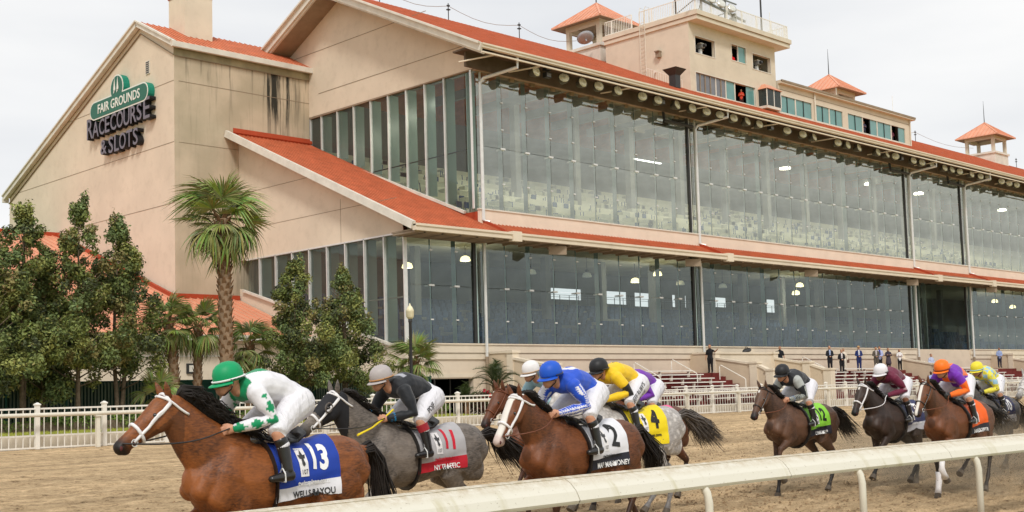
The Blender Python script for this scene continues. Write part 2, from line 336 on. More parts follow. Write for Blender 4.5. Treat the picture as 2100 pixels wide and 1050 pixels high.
# ================================================================== GROUND
def ground_z(y):
    if y < 14: return 0.0
    return min(0.4, 0.4 * (y - 14) / 28.0)
def build_ground():
    mb = MB(); xs = [-3000, -300, -60] + [i * 1.0 for i in range(-20, 161, 2)] + [300, 3000]; ys = [5.2, 6, 8, 10, 12, 14, 18, 22, 26, 30, 34, 38, 42.9]
    for x in xs:
        for y in ys: mb.v.append((x, y, ground_z(y)))
    ny = len(ys)
    for i in range(len(xs) - 1):
        for j in range(ny - 1): a = i * ny + j; mb.f.append((a, a + ny, a + ny + 1, a + 1)); mb.m.append(0)
    for i, v in enumerate(mb.v): mb.v[i] = (v[0], v[1], v[2] - .045)
    mb.build('track_base', M['track'], kind='structure')
    # churned top layer, finer where it lies nearer the rail
    from mathutils import noise
    nr, nc = 300, 330; ys = 6.4 * np.exp(np.linspace(0, math.log(42.9 / 6.4), nr)); rt = np.linspace(.30, 2.75, nc); vs = []
    for y in ys:
        am = .046 if y < 30 else .024
        for q in rt:
            x = y * q; p = Vector((x, y, 0)); n1 = noise.fractal(p * 3.1, .9, 2.1, 4); n2 = noise.noise(p * .55)
            lane = .010 * math.sin(y * 7.0 + n2 * 2.5)
            z = ground_z(y) + am * n1 + .012 * n2 + lane
            if 8.2 < y < 14.5: z -= .045 * max(0, noise.noise(Vector((x * 2.6, y * 3.4, 4.2))) - .12) * 2.2
            vs.append((x, y, z))
    fs = [(i * nc + j, i * nc + j + 1, (i + 1) * nc + j + 1, (i + 1) * nc + j) for i in range(nr - 1) for j in range(nc - 1)]
    me = bpy.data.meshes.new('dirt_track'); me.from_pydata(vs, [], fs); me.materials.append(M['track']); link('dirt_track', me, None, 'structure')
    mb = MB(); mb.add([(-4000, -4000, -.06), (4000, -4000, -.06), (4000, 4000, -.06), (-4000, 4000, -.06)], [(0, 1, 2, 3)])
    mb.build('ground', M['soil'], kind='structure')
    mb = MB(); mb.box(-60, 160, -30, 6.1, -.05, .05); mb.build('infield_lawn', M['soil'], kind='structure')
    mb = MB(); mb.box(41.0, 170, 43.05, 50, -.05, .86); mb.box(0, 41.0, 49.6, 59.0, -.05, .95); mb.build('apron_pavement', M['concrete'], kind='structure')
    mb = MB()
    mb.hull8([(0, 43.25, -.05), (41, 43.25, -.05), (41, 49.6, -.05), (0, 49.6, -.05)], [(0, 43.25, .84), (41, 43.25, .84), (41, 49.6, 1.05), (0, 49.6, 1.05)])
    mb.build('lawn_strip', M['soil'], kind='structure')
    # blades of grass on the lawn strip and at the infield edge
    mb = MB(); rnd = random.Random(3)
    for _ in range(26000):
        x = rnd.uniform(14, 41); y = rnd.uniform(43.3, 46.6); z = .84 + .21 * (y - 43.25) / 6.35; h = rnd.uniform(.04, .11); a = rnd.uniform(0, 6.28); w = .012
        mb.add([(x - w * math.cos(a), y - w * math.sin(a), z), (x + w * math.cos(a), y + w * math.sin(a), z), (x + rnd.uniform(-.04, .04), y + rnd.uniform(-.04, .04), z + h)], [(0, 1, 2)])
    for _ in range(9000):
        x = rnd.uniform(12, 24); y = rnd.uniform(4.6, 6.35); z = .03; h = rnd.uniform(.03, .10); a = rnd.uniform(0, 6.28); w = .008
        mb.add([(x - w * math.cos(a), y - w * math.sin(a), z), (x + w * math.cos(a), y + w * math.sin(a), z), (x + rnd.uniform(-.03, .03), y + rnd.uniform(-.03, .03), z + h)], [(0, 1, 2)])
    tag(mb.build('grass', M['grass'], kind='stuff'), 'short yellow green grass on the lawn strip and infield edge', 'grass')
    # kerb wall behind the picket fence
    mb = MB(); mb.box(-20, 170, 42.92, 43.25, .0, .86); tag(mb.build('kerb_wall', P('pale_kerb', (.72, .66, .55), .85, .1, .08, 1.5, .1, 20, grime=.2)), 'low pale concrete kerb wall along the outer edge of the track', 'wall')
    # loose clods on the track
    mb = MB()
    for _ in range(5200):
        y = rnd.triangular(8.3, 34, 10); x = rnd.uniform(0.6, 2.0) * y + rnd.uniform(-3, 4); r = rnd.uniform(.01, .035); z = ground_z(y)
        q = [(x + r * rnd.uniform(.6, 1.4) * math.cos(a), y + r * rnd.uniform(.6, 1.4) * math.sin(a), z) for a in (0, 1.57, 3.14, 4.71)]
        mb.add(q + [(x, y, z + r)], [(0, 1, 4), (1, 2, 4), (2, 3, 4), (3, 0, 4)])
    tag(mb.build('dirt_clods', P('damp_clod', (.24, .16, .09), .97, .05, .4, 3), kind='stuff'), 'loose clods of sandy dirt scattered over the track', 'dirt')
build_ground()

# ================================================================== GRANDSTAND
XF, YF = 47.0, 50.0
POSTS = [47.0, 67.34, 97.9, 108.5, 128.8]
RS = .475                                    # main roof slope
def roof_z(y): return 21.15 + RS * (y - 47.5) if y < 62.7 else 21.15 + RS * (62.7 - 47.5) - .465 * (y - 62.7)
def pent_z(y): return 10.78 + .44 * (y - 48.0)
G = thing('grandstand', 'long two storey glass fronted grandstand with orange red metal roofs', 'grandstand', (60, 56, 0))
def part(mb, name, mat, parent=G, **k): return mb.build(name, mat, parent, **k)
XEND = 168
def build_stand():
    # --- podium
    mb = MB(); holes_wall(mb, 'y', 50, 50.4, 41.71, XEND, 0, 4.68, [(42.9, 46.25, 0, 2.8), (93.6, 94.6, 2.3, 3.2), (110, 111.4, 1.6, 2.5)])
    part(mb, 'podium_wall', M['stucco'])
    mb = MB()
    for a, b in ((41.3, 97.9), (108.3, XEND)):
        mb.box(a, b, 49.86, 50, 4.22, 4.66); mb.box(a, b, 49.92, 50, 3.86, 4.22 - .03)
        mb.box(a, b, 49.8, 50, 4.66, 4.74)
    mb.box(41.3, 46.6, 49.96, 50, 2.86, 3.08)
    part(mb, 'podium_ledge', M['cream'])
    mb = MB(); mb.box(97.9, 108.3, 51, 51.3, 3.9, 4.66); part(mb, 'recess_ledge', M['apronwall'])
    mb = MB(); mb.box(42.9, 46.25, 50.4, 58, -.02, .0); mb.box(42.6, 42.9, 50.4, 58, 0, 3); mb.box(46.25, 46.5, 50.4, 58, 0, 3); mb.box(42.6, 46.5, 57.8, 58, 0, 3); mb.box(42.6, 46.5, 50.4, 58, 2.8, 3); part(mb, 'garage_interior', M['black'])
    mb = MB(); mb.box(43.35, 43.42, 49.99, 50.05, 0, 2.8); mb.tube([(45.2, 50.8, 0), (45.2, 50.8, 2.8)], .05, 6); part(mb, 'garage_post', M['darkmetal'])
    # --- lower end (plane X=41.4)
    zb = lambda y: 4.75 + .281 * (y - 51.3)
    mb = MB(); mb.prism([(50.0, 0), (66.1, 0), (66.1, zb(66.1)), (51.3, 4.75), (50.0, 4.72)], 'x', 41.4, 41.7); part(mb, 'end_base_wall', M['stucco'])
    mb = MB(); mb.prism([(50.0, 10.7), (66.1, 10.7), (66.1, pent_z(66.1) - .25), (50.0, pent_z(50) - .25)], 'x', 41.4, 41.7); part(mb, 'end_gable_wall', M['stucco'])
    mb = MB(); mb.beam((41.33, 51.3, 4.75), (41.33, 65.6, zb(65.6)), .2, .14); mb.box(41.25, 41.5, 50, 51.3, 4.66, 4.78); part(mb, 'end_coping', M['white'])
    ys = [49.98 + .0] + [51.67 + 1.745 * i for i in range(8)] + [65.3]
    for i in range(len(ys) - 1):
        a, b = ys[i], ys[i + 1]
        mb = MB(); mb.add([(41.52, a + .03, max(4.76, zb(a))), (41.52, b - .03, max(4.76, zb(b))), (41.52, b - .03, 10.62), (41.52, a + .03, 10.62)], [(0, 3, 2, 1)]); part(mb, 'glass_pane', M['glassend'])
        mb = MB(); mb.box(41.36, 41.6, a - .035, a + .035, max(4.76, zb(a)), 10.66); part(mb, 'mullion', M['silver'])
        if i < 8:
            mb = MB(); mb.box(41.62, 42.25, b - .03, b + .03, max(4.76, zb(b)), 10.66); part(mb, 'glass_fin', M['fin'])
    mb = MB(); mb.box(41.36, 41.6, 50, 65.3, 10.62, 10.7); part(mb, 'window_head', M['silver'])
    mb = MB(); mb.box(41.6, 41.7, 50, 66, 7.2, 7.26); part(mb, 'mid_rail', M['silver'])
    mb = MB(); mb.box(41.39, 41.41, 55.5, 55.53, 10.7, 13.2)
    mb.box(41.39, 41.41, 50.5, 66.1, 12.6, 12.63); mb.box(41.39, 41.41, 58, 66.1, 14.9, 14.93); part(mb, 'wall_joint', M['soffit'])
    # --- upper end (plane X=47)
    zu = lambda y: 12.35 + .405 * (y - 51.0)
    mb = MB(); mb.prism([(50, 20.55), (66.13, 20.62), (76, 20.62), (76, roof_z(76) - .2), (62.7, roof_z(62.7) - .3), (50, roof_z(50) - .3)], 'x', 46.85, 47.15); part(mb, 'gable_wall', M['stucco'])
    mb = MB(); mb.box(46.83, 46.86, 50.0, 65, 22.02, 22.05); mb.box(46.83, 46.86, 54, 70, 24.9, 24.93); part(mb, 'gable_joint', M['soffit'])
    mb = MB(); mb.prism([(50.0, 11.4), (66.13, pent_z(66.13) - .1), (66.13, zu(66.13) - .08), (51.0, 12.27), (50, 12.27)], 'x', 46.9, 47.2); part(mb, 'sloping_flashing', M['roofdark'])
    mb = MB(); mb.beam((46.86, 51.0, 12.33), (46.86, 66.1, zu(66.1)), .2, .16); part(mb, 'sloping_coping', M['white'])
    ys = [50.9 + 1.745 * i for i in range(9)] + [66.1]
    for i in range(len(ys) - 1):
        a, b = ys[i], ys[i + 1]
        mb = MB(); mb.add([(47.0, a + .03, zu(a) + .06), (47.0, b - .03, zu(b) + .06), (47.0, b - .03, 20.55), (47.0, a + .03, 20.55)], [(0, 3, 2, 1)]); part(mb, 'glass_pane', M['glassend'])
        mb = MB(); mb.box(46.88, 47.08, b - .035, b + .035, zu(b) + .06, 20.56); part(mb, 'mullion', M['silver'])
        mb = MB(); mb.box(47.1, 47.75, a - .03, a + .03, zu(a) + .06, 20.55); part(mb, 'glass_fin', M['fin'])
    mb = MB(); mb.box(46.86, 47.08, 50, 66.1, 20.5, 20.6); part(mb, 'window_head', M['soffit'])
    mb = MB(); mb.box(47.1, 47.18, 51, 60.5, 15.98, 16.04); part(mb, 'mid_rail', M['darkmetal'])
    mb = MB(); mb.add([(47.0, 50.05, 12.4), (47.0, 50.85, 12.4), (47.0, 50.85, 20.5), (47.0, 50.05, 20.5)], [(0, 3, 2, 1)]); part(mb, 'glass_pane', M['glassend'])
    # --- front glazing
    def front(z0, z1, gm, fm, zm, x0):
        xs = []
        for a, b in zip(POSTS, POSTS[1:]):
            n = round((b - a) / 2.033); xs.append([a + (b - a) * i / n for i in range(n + 1)])
        if x0 < 47: xs.insert(0, [x0, 43.3, 45.15, 47.0])
        for seg in xs:
            low = z0 < 8
            if low and abs(seg[0] - 97.9) < .01: continue
            for a, b in zip(seg, seg[1:]):
                for p, q in ((z0, zm), (zm, z1)):
                    me = MB(); w_, h_ = b - a - .03, q - p - .025; me.add([(0, 0, 0), (w_, 0, 0), (w_, 0, h_), (0, 0, h_)], [(0, 1, 2, 3)]); key = ('pane', round(b - a, 2), round(q - p, 2), gm.name)
                    if key not in CACHE: CACHE[key] = me.mesh('glass_pane', gm)
                    o = link('glass_pane', CACHE[key], G, world=False); o.location = (a + .015 - G.location.x, YF - G.location.y, p + .012)
                jn = round((b - xs[0][0]) / 2.0); dp = .38 if (jn % 3 == 2 if low else (jn in (1, 2, 3, 4, 6, 9, 14, 20, 26, 31))) else .13
                me = MB(); me.box(-.014, .014, .05, dp, 0, z1 - z0); key = ('fin', z0, fm.name, dp)
                if key not in CACHE: CACHE[key] = me.mesh('glass_fin', fm)
                if b != seg[-1]:
                    o = link('glass_fin', CACHE[key], G, world=False); o.location = (b - G.location.x, YF - G.location.y, z0)
        cl = MB(); n = 5
        for seg in xs:
            if z0 < 8 and abs(seg[0] - 97.9) < .01: continue
            for x in seg[1:-1]:
                for k in range(1, n):
                    z = z0 + (z1 - z0) * k / n
                    if abs(z - zm) < .9: continue
                    cl.box(x - .10, x + .10, 49.95, 49.99, z - .035, z + .035)
                cl.box(x - .18, x + .18, 49.93, 49.99, zm - .05, zm + .05)
                cl.box(x - .04, x + .30, 50.05, 50.5, zm - .04, zm + .04)
        cl.build('glass_clips', M['silver'], G, kind='stuff')
        mb = MB(); mb.add([(129, 50, z0), (XEND, 50, z0), (XEND, 50, z1), (129, 50, z1)], [(0, 1, 2, 3)]); part(mb, 'far_glass_wall', gm)
    front(12.42, 20.45, M['glassup'], M['finup'], 16.1, 47)
    front(4.76, 11.1, M['glasslow'], M['fin2'], 7.9, 41.42)
    # recessed angled bay
    for k in range(3):
        t0, t1 = k / 3, (k + 1) / 3; A = Vector((98.15, 50.15)); B = Vector((107.7, 53.1)); p = A.lerp(B, t0); q = A.lerp(B, t1)
        mb = MB(); mb.add([(p.x, p.y, 4.7), (q.x, q.y, 4.7), (q.x, q.y, 11.1), (p.x, p.y, 11.1)], [(0, 1, 2, 3)]); part(mb, 'glass_pane', M['glassdark'])
        if k:
            mb = MB(); mb.box(p.x - .1, p.x + .1, p.y + .02, p.y + .3, 4.7, 11.1); part(mb, 'glass_fin', M['fin'])
    mb = MB(); mb.add([(107.7, 53.1, 4.7), (108.3, 50.1, 4.7), (108.3, 50.1, 11.1), (107.7, 53.1, 11.1)], [(0, 1, 2, 3)]); part(mb, 'glass_pane', M['glassdark'])
    mb = MB(); mb.prism([(97.9, 50.05), (107.7, 53.05), (108.4, 50.05), (108.4, 53.4), (97.9, 53.4)][:3] + [(107.9, 53.5), (97.9, 50.5)], 'z', 3.9, 4.68); part(mb, 'recess_parapet', M['apronwall'])
    mb = MB(); mb.add([(97.9, 50.4, 0), (107.7, 53.2, 0), (107.7, 53.2, 4), (97.9, 50.4, 4)], [(0, 1, 2, 3)]); part(mb, 'recess_wall', M['apronwall'])
    mb = MB(); mb.box(97.9, 108.5, 48.2, 54, 10.95, 11.0); part(mb, 'recess_ceiling', M['soffit'])
    # posts: white downspout + dark mullion pair
    for x in POSTS[:5]:
        if x > 47.1:
            mb = MB(); mb.box(x - .62, x - .45, 49.90, 50.05, 12.4, 20.4); part(mb, 'dark_post', M['darkmetal'])
            mb = MB(); mb.tube([(x - .5, 49.8, 19.75), (x - .5, 49.5, 19.75), (x - 3.6, 49.5, 19.75), (x - 3.6, 49.6, 20.7)], .11, 8); part(mb, 'rain_pipe', M['darkmetal'])
        mb = MB(); mb.box(x - .42, x - .36, 49.92, 50.06, 12.4, 20.4); mb.box(x + .30, x + .36, 49.92, 50.06, 12.4, 20.4); part(mb, 'post_frame', M['silver'])
        mb = MB(); mb.tube([(x + 1.2, 47.75, 20.9), (x + 1.2, 47.75, 20.35), (x + .25, 49.6, 19.95), (x + .1, 49.72, 19.7), (x + .1, 49.72, 11.75), (x + .3, 49.4, 11.6)], .10, 8, up=(0, 1, 0)); part(mb, 'downspout', M['silver'])
        mb = MB(); mb.tube([(x + .1, 49.74, 10.9), (x + .1, 49.74, 4.0)], .09, 8); part(mb, 'downspout', M['silver'])
        mb = MB(); mb.tube([(x + .1, 49.74, 4.0), (x + .1, 49.74, .9)], .10, 8); part(mb, 'downspout', M['soffit'])
        mb = MB(); mb.box(x - .62, x - .42, 49.90, 50.05, 4.76, 11.0); part(mb, 'dark_post', M['darkmetal'])
        mb = MB(); mb.box(x - .38, x - .32, 49.92, 50.06, 4.76, 11.0); mb.box(x + .25, x + .3, 49.92, 50.06, 4.76, 11.0); part(mb, 'post_frame', M['fin'])
    # --- spandrel between the storeys
    mb = MB(); mb.box(46.9, XEND, 49.78, 49.98, 11.2, 12.35); part(mb, 'spandrel_wall', P('spandrel', (.76, .64, .53), .9, .1, .05, .8, grime=.15))
    mb = MB(); mb.box(46.85, XEND, 49.72, 49.98, 12.35, 12.43); part(mb, 'spandrel_coping', M['white'])
    # --- pent roof + lean-to roof
    def slab(mb, x0, x1, y0, y1, zf, t, mi=0):
        mb.hull8([(x0, y0, zf(y0) - t), (x1, y0, zf(y0) - t), (x1, y1, zf(y1) - t), (x0, y1, zf(y1) - t)], [(x0, y0, zf(y0)), (x1, y0, zf(y0)), (x1, y1, zf(y1)), (x0, y1, zf(y1))], mi)
    mb = MB(); slab(mb, 46.9, XEND, 48.05, 49.78, pent_z, .12); part(mb, 'pent_roof', M['roof'])
    mb = MB(); slab(mb, 40.55, 46.9, 48.05, 66.1, pent_z, .12); part(mb, 'lean_to_roof', M['roof'])
    mb = MB(); x = 40.8
    while x < XEND:
        y1 = 66.05 if x < 46.9 else 49.77
        mb.hull8([(x - .02, 48.06, pent_z(48.06)), (x + .02, 48.06, pent_z(48.06)), (x + .02, y1, pent_z(y1)), (x - .02, y1, pent_z(y1))], [(x - .02, 48.06, pent_z(48.06) + .06), (x + .02, 48.06, pent_z(48.06) + .06), (x + .02, y1, pent_z(y1) + .06), (x - .02, y1, pent_z(y1) + .06)]); x += .30
    part(mb, 'roof_seams', M['roofseam'], kind='stuff')
    for x in POSTS:
        mb = MB(); slab(mb, x + .12, x + .26, 48.05, 49.78, lambda y: pent_z(y) + .22, .22); part(mb, 'roof_divider', M['roofdark'])
        mb = MB(); mb.box(x + .45, x + 1.15, 47.72, 48.1, 10.36, 10.92); part(mb, 'gutter_box', M['cream'])
    mb = MB()
    e = [40.4, 47.5, 68.0, 98.5, 109.0, 129.4, XEND]
    for a, b in zip(e, e[1:]): mb.box(a + .03, b - .03, 47.8, 48.06, 10.48, 10.80); mb.box(a + .03, b - .03, 47.74, 48.06, 10.72, 10.84)
    part(mb, 'pent_gutter', M['cream'])
    mb = MB(); mb.beam((40.44, 48.0, pent_z(48) - .02), (40.44, 66.0, pent_z(66) - .02), .22, .42); part(mb, 'rake_board', M['white'])
    mb = MB(); mb.box(40.6, XEND, 48.06, 50.0, 10.52, 10.60); mb.box(40.6, 47, 48.06, 49.9, 10.4, 10.5); part(mb, 'pent_soffit', M['soffit'])
    mb = MB()
    for i in range(100): mb.box(41.2 + i * 1.25, 41.32 + i * 1.25, 48.06, 49.9, 10.40, 10.52)
    part(mb, 'soffit_ribs', M['soffit'], kind='stuff')
    mb = MB(); mb.prism([(66.1, pent_z(66.1)), (66.13, pent_z(66.1)), (66.13, pent_z(66.1) + .5), (66.0, pent_z(66.1) + .1)], 'x', 41.0, 47.0); part(mb, 'wall_flashing', M['roofdark'])
    # --- main roof
    mb = MB()
    mb.hull8([(45.3, 47.65, roof_z(47.65) - .15), (XEND, 47.65, roof_z(47.65) - .15), (XEND, 62.7, roof_z(62.7) - .15), (45.3, 62.7, roof_z(62.7) - .15)], [(45.3, 47.65, roof_z(47.65)), (XEND, 47.65, roof_z(47.65)), (XEND, 62.7, roof_z(62.7)), (45.3, 62.7, roof_z(62.7))])
    mb.hull8([(45.3, 62.7, roof_z(62.7) - .15), (XEND, 62.7, roof_z(62.7) - .15), (XEND, 90, roof_z(90) - .15), (45.3, 90, roof_z(90) - .15)], [(45.3, 62.7, roof_z(62.7)), (XEND, 62.7, roof_z(62.7)), (XEND, 90, roof_z(90)), (45.3, 90, roof_z(90))])
    part(mb, 'main_roof', M['roof'])
    mb = MB(); x = 45.6
    while x < XEND:
        mb.hull8([(x - .02, 47.7, roof_z(47.7)), (x + .02, 47.7, roof_z(47.7)), (x + .02, 62.6, roof_z(62.6)), (x - .02, 62.6, roof_z(62.6))], [(x - .02, 47.7, roof_z(47.7) + .05), (x + .02, 47.7, roof_z(47.7) + .05), (x + .02, 62.6, roof_z(62.6) + .05), (x - .02, 62.6, roof_z(62.6) + .05)]); x += .4
    part(mb, 'roof_seams', M['roofseam'], kind='stuff')
    mb = MB(); zf = roof_z
    for a, b in ((47.5, 62.7), (62.7, 82)):
        mb.beam((45.2, a, zf(a) - .22), (45.2, b, zf(b) - .22), .18, .46); mb.beam((45.02, a, zf(a) + .01), (45.02, b, zf(b) + .01), .2, .12); mb.beam((45.34, a, zf(a) - .52), (45.34, b, zf(b) - .52), .16, .14)
    part(mb, 'rake_board', M['white'])
    mb = MB()
    for a, b in ((48.0, 62.7), (62.7, 82)): mb.hull8([(45.4, a, zf(a) - .62), (46.9, a, zf(a) - .62), (46.9, b, zf(b) - .62), (45.4, b, zf(b) - .62)], [(45.4, a, zf(a) - .45), (46.9, a, zf(a) - .45), (46.9, b, zf(b) - .45), (45.4, b, zf(b) - .45)])
    part(mb, 'rake_soffit', M['soffit'])
    mb = MB(); mb.box(45.2, XEND, 47.42, 47.66, 20.92, 21.12); mb.box(45.2, XEND, 47.36, 47.66, 21.06, 21.16); part(mb, 'main_gutter', M['cream'])
    mb = MB(); mb.box(45.2, XEND, 47.46, 47.56, 20.64, 20.72); part(mb, 'eave_rail', M['cream'])
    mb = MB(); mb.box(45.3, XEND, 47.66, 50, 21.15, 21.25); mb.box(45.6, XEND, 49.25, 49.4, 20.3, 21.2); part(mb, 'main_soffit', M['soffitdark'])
    beamm = P('eave_beam', (.36, .27, .19), .9, .1, .12, 1)
    mb = MB(); mb.box(46.9, XEND, 49.5, 50.1, 20.42, 21.2); mb.box(46.9, XEND, 49.35, 49.52, 20.72, 20.84); part(mb, 'eave_beam', beamm)
    for x in [46.2, 49.9, 58.0, 66.0, 74.5, 82.5, 91, 99, 107, 115, 123]:
        mb = MB(); mb.beam((x, 47.6, 20.66), (x - 1.0, 49.4, 20.5), .07, .07); part(mb, 'eave_strut', M['cream'])
    mb = MB(); rnd = random.Random(5)
    for i in range(70):
        x = 48 + i * 1.75; mb.box(x, x + rnd.uniform(.2, .35), 49.9, 50.02, 20.22, 20.44)
    part(mb, 'beam_brackets', M['soffit'], kind='stuff')
    mb = MB(); mb.prism([(50, 0), (90, 0), (90, roof_z(90) - .2), (62.7, roof_z(62.7) - .2), (50, 21.9)], 'x', XEND - .3, XEND - .02); part(mb, 'far_end_wall', M['stucco'])
    # --- interior
    mb = MB(); mb.box(41.7, 98, 50.4, 71.8, 4.4, 4.6); mb.box(98, XEND, 53.6, 71.8, 4.4, 4.6); part(mb, 'lower_floor', M['inwall'])
    mb = MB()
    for k in range(9):
        y = 52.5 + k * 1.5; mb.box(42, XEND, y, y + 1.5, 4.6, 4.9 + .42 * k)
    part(mb, 'lower_seating_tiers', M['inwall'])
    mb = MB(); rnd = random.Random(11)
    for k in range(9):
        y = 52.9 + k * 1.5; x = 42.5
        while x < 125:
            if rnd.random() < .8 and not 97 < x < 109: mb.box(x, x + .45, y, y + .4, 4.9 + .42 * k, 5.35 + .42 * k)
            x += .6
    for i in range(26):
        x = 42.5 + i * 3.3
        if not 96 < x < 108: mb.box(x, x + 1.6, 50.8, 51.5, 4.6, 5.3)
    part(mb, 'stadium_seats', M['seatblue'], kind='stuff')
    lowz = lambda y: 11.25 + .41 * (y - 50)
    mb = MB(); mb.hull8([(41.7, 50.2, lowz(50)), (XEND, 50.2, lowz(50)), (XEND, 72, 15.5), (41.7, 72, 15.5)], [(41.7, 50.2, lowz(50) + .2), (XEND, 50.2, lowz(50) + .2), (XEND, 72, 15.7), (41.7, 72, 15.7)]); part(mb, 'lower_ceiling', M['inwall'])
    hl = [(75.2, 80.0, 9.9, 10.9), (82.6, 86.2, 9.7, 10.9), (87.0, 91.0, 9.6, 10.9), (92.6, 93.5, 9.7, 10.9), (94.6, 95.2, 9.7, 10.9), (99.2, 101.8, 9.9, 10.9), (108.6, 110.6, 9.6, 11.0)]
    mb = MB(); holes_wall(mb, 'y', 71.8, 72.2, 41.5, XEND, 0, 23.7, hl); part(mb, 'back_wall', M['inwall'])
    mb = MB(); mb.box(75, 112, 71.2, 71.24, 10.2, 10.23); mb.box(75, 112, 71.2, 71.24, 10.02, 10.05)
    for i in range(30): mb.box(75 + i * 1.2, 75.05 + i * 1.2, 71.2, 71.24, 9.3, 10.23)
    part(mb, 'concourse_railing', M['darkmetal'])
    for i in range(14): mb = MB(); mb.box(44.5 + i * 6.1, 45.0 + i * 6.1, 60, 60.5, 4.6, 14.5); part(mb, 'column', M['inwall'])
    mb = MB()
    for k in range(8):
        y = 50.8 + k * 2.0; mb.box(47.2, XEND, y, y + 2.0, 11.6, 12.55 + .8 * k)
    part(mb, 'upper_seating_tiers', M['tier'])
    mb = MB(); rnd = random.Random(4)
    for k in range(7):
        y = 50.75 + k * 2.0; x = 47.6
        while x < 125:
            if rnd.random() < .72:
                z = 12.0 + .8 * k
                if k: z = 12.55 + .8 * (k - 1); yy = y - .3
                else: z = 11.9; yy = 50.35
                a = rnd.uniform(-.12, .12); mb.beam((x, yy, z), (x + a, yy, z + rnd.uniform(.5, .85)), .04, .04); mb.beam((x + .3, yy, z), (x + .3 - a, yy, z + rnd.uniform(.5, .85)), .04, .04)
                if rnd.random() < .5: mb.box(x, x + .35, yy, yy + .1, z + .35, z + .7)
            x += rnd.uniform(.6, 1.5)
    part(mb, 'dining_chairs', M['seatblue'], kind='stuff')
    mb = MB(); rnd = random.Random(9)
    for k in range(7):
        for _ in range(34):
            x = rnd.uniform(48, 125); y = 50.8 + k * 2 + .02; z = 12.55 + .8 * k; mb.box(x, x + rnd.uniform(.4, .9), y + .3, y + .9, z, z + .36)
    part(mb, 'tables', P('tablecloths', (.62, .62, .50), .9, .1, .1, 2), kind='stuff')
    mb = MB(); mb.hull8([(47.2, 50.2, 20.5), (XEND, 50.2, 20.5), (XEND, 62.5, 26.8), (47.2, 62.5, 26.8)], [(47.2, 50.2, 20.6), (XEND, 50.2, 20.6), (XEND, 62.5, 27), (47.2, 62.5, 27)])
    mb.box(47.2, XEND, 62.5, 72, 26.7, 26.9)
    for i in range(30): mb.box(50 + i * 4, 50.3 + i * 4, 51, 62, 21.6, 22.2)
    part(mb, 'upper_ceiling', M['inceil'])
    for i in range(12): mb = MB(); mb.box(52 + i * 6.1, 52.5 + i * 6.1, 58, 58.5, 14, 25); part(mb, 'column', M['inceil'])
CACHE = {}
build_stand()

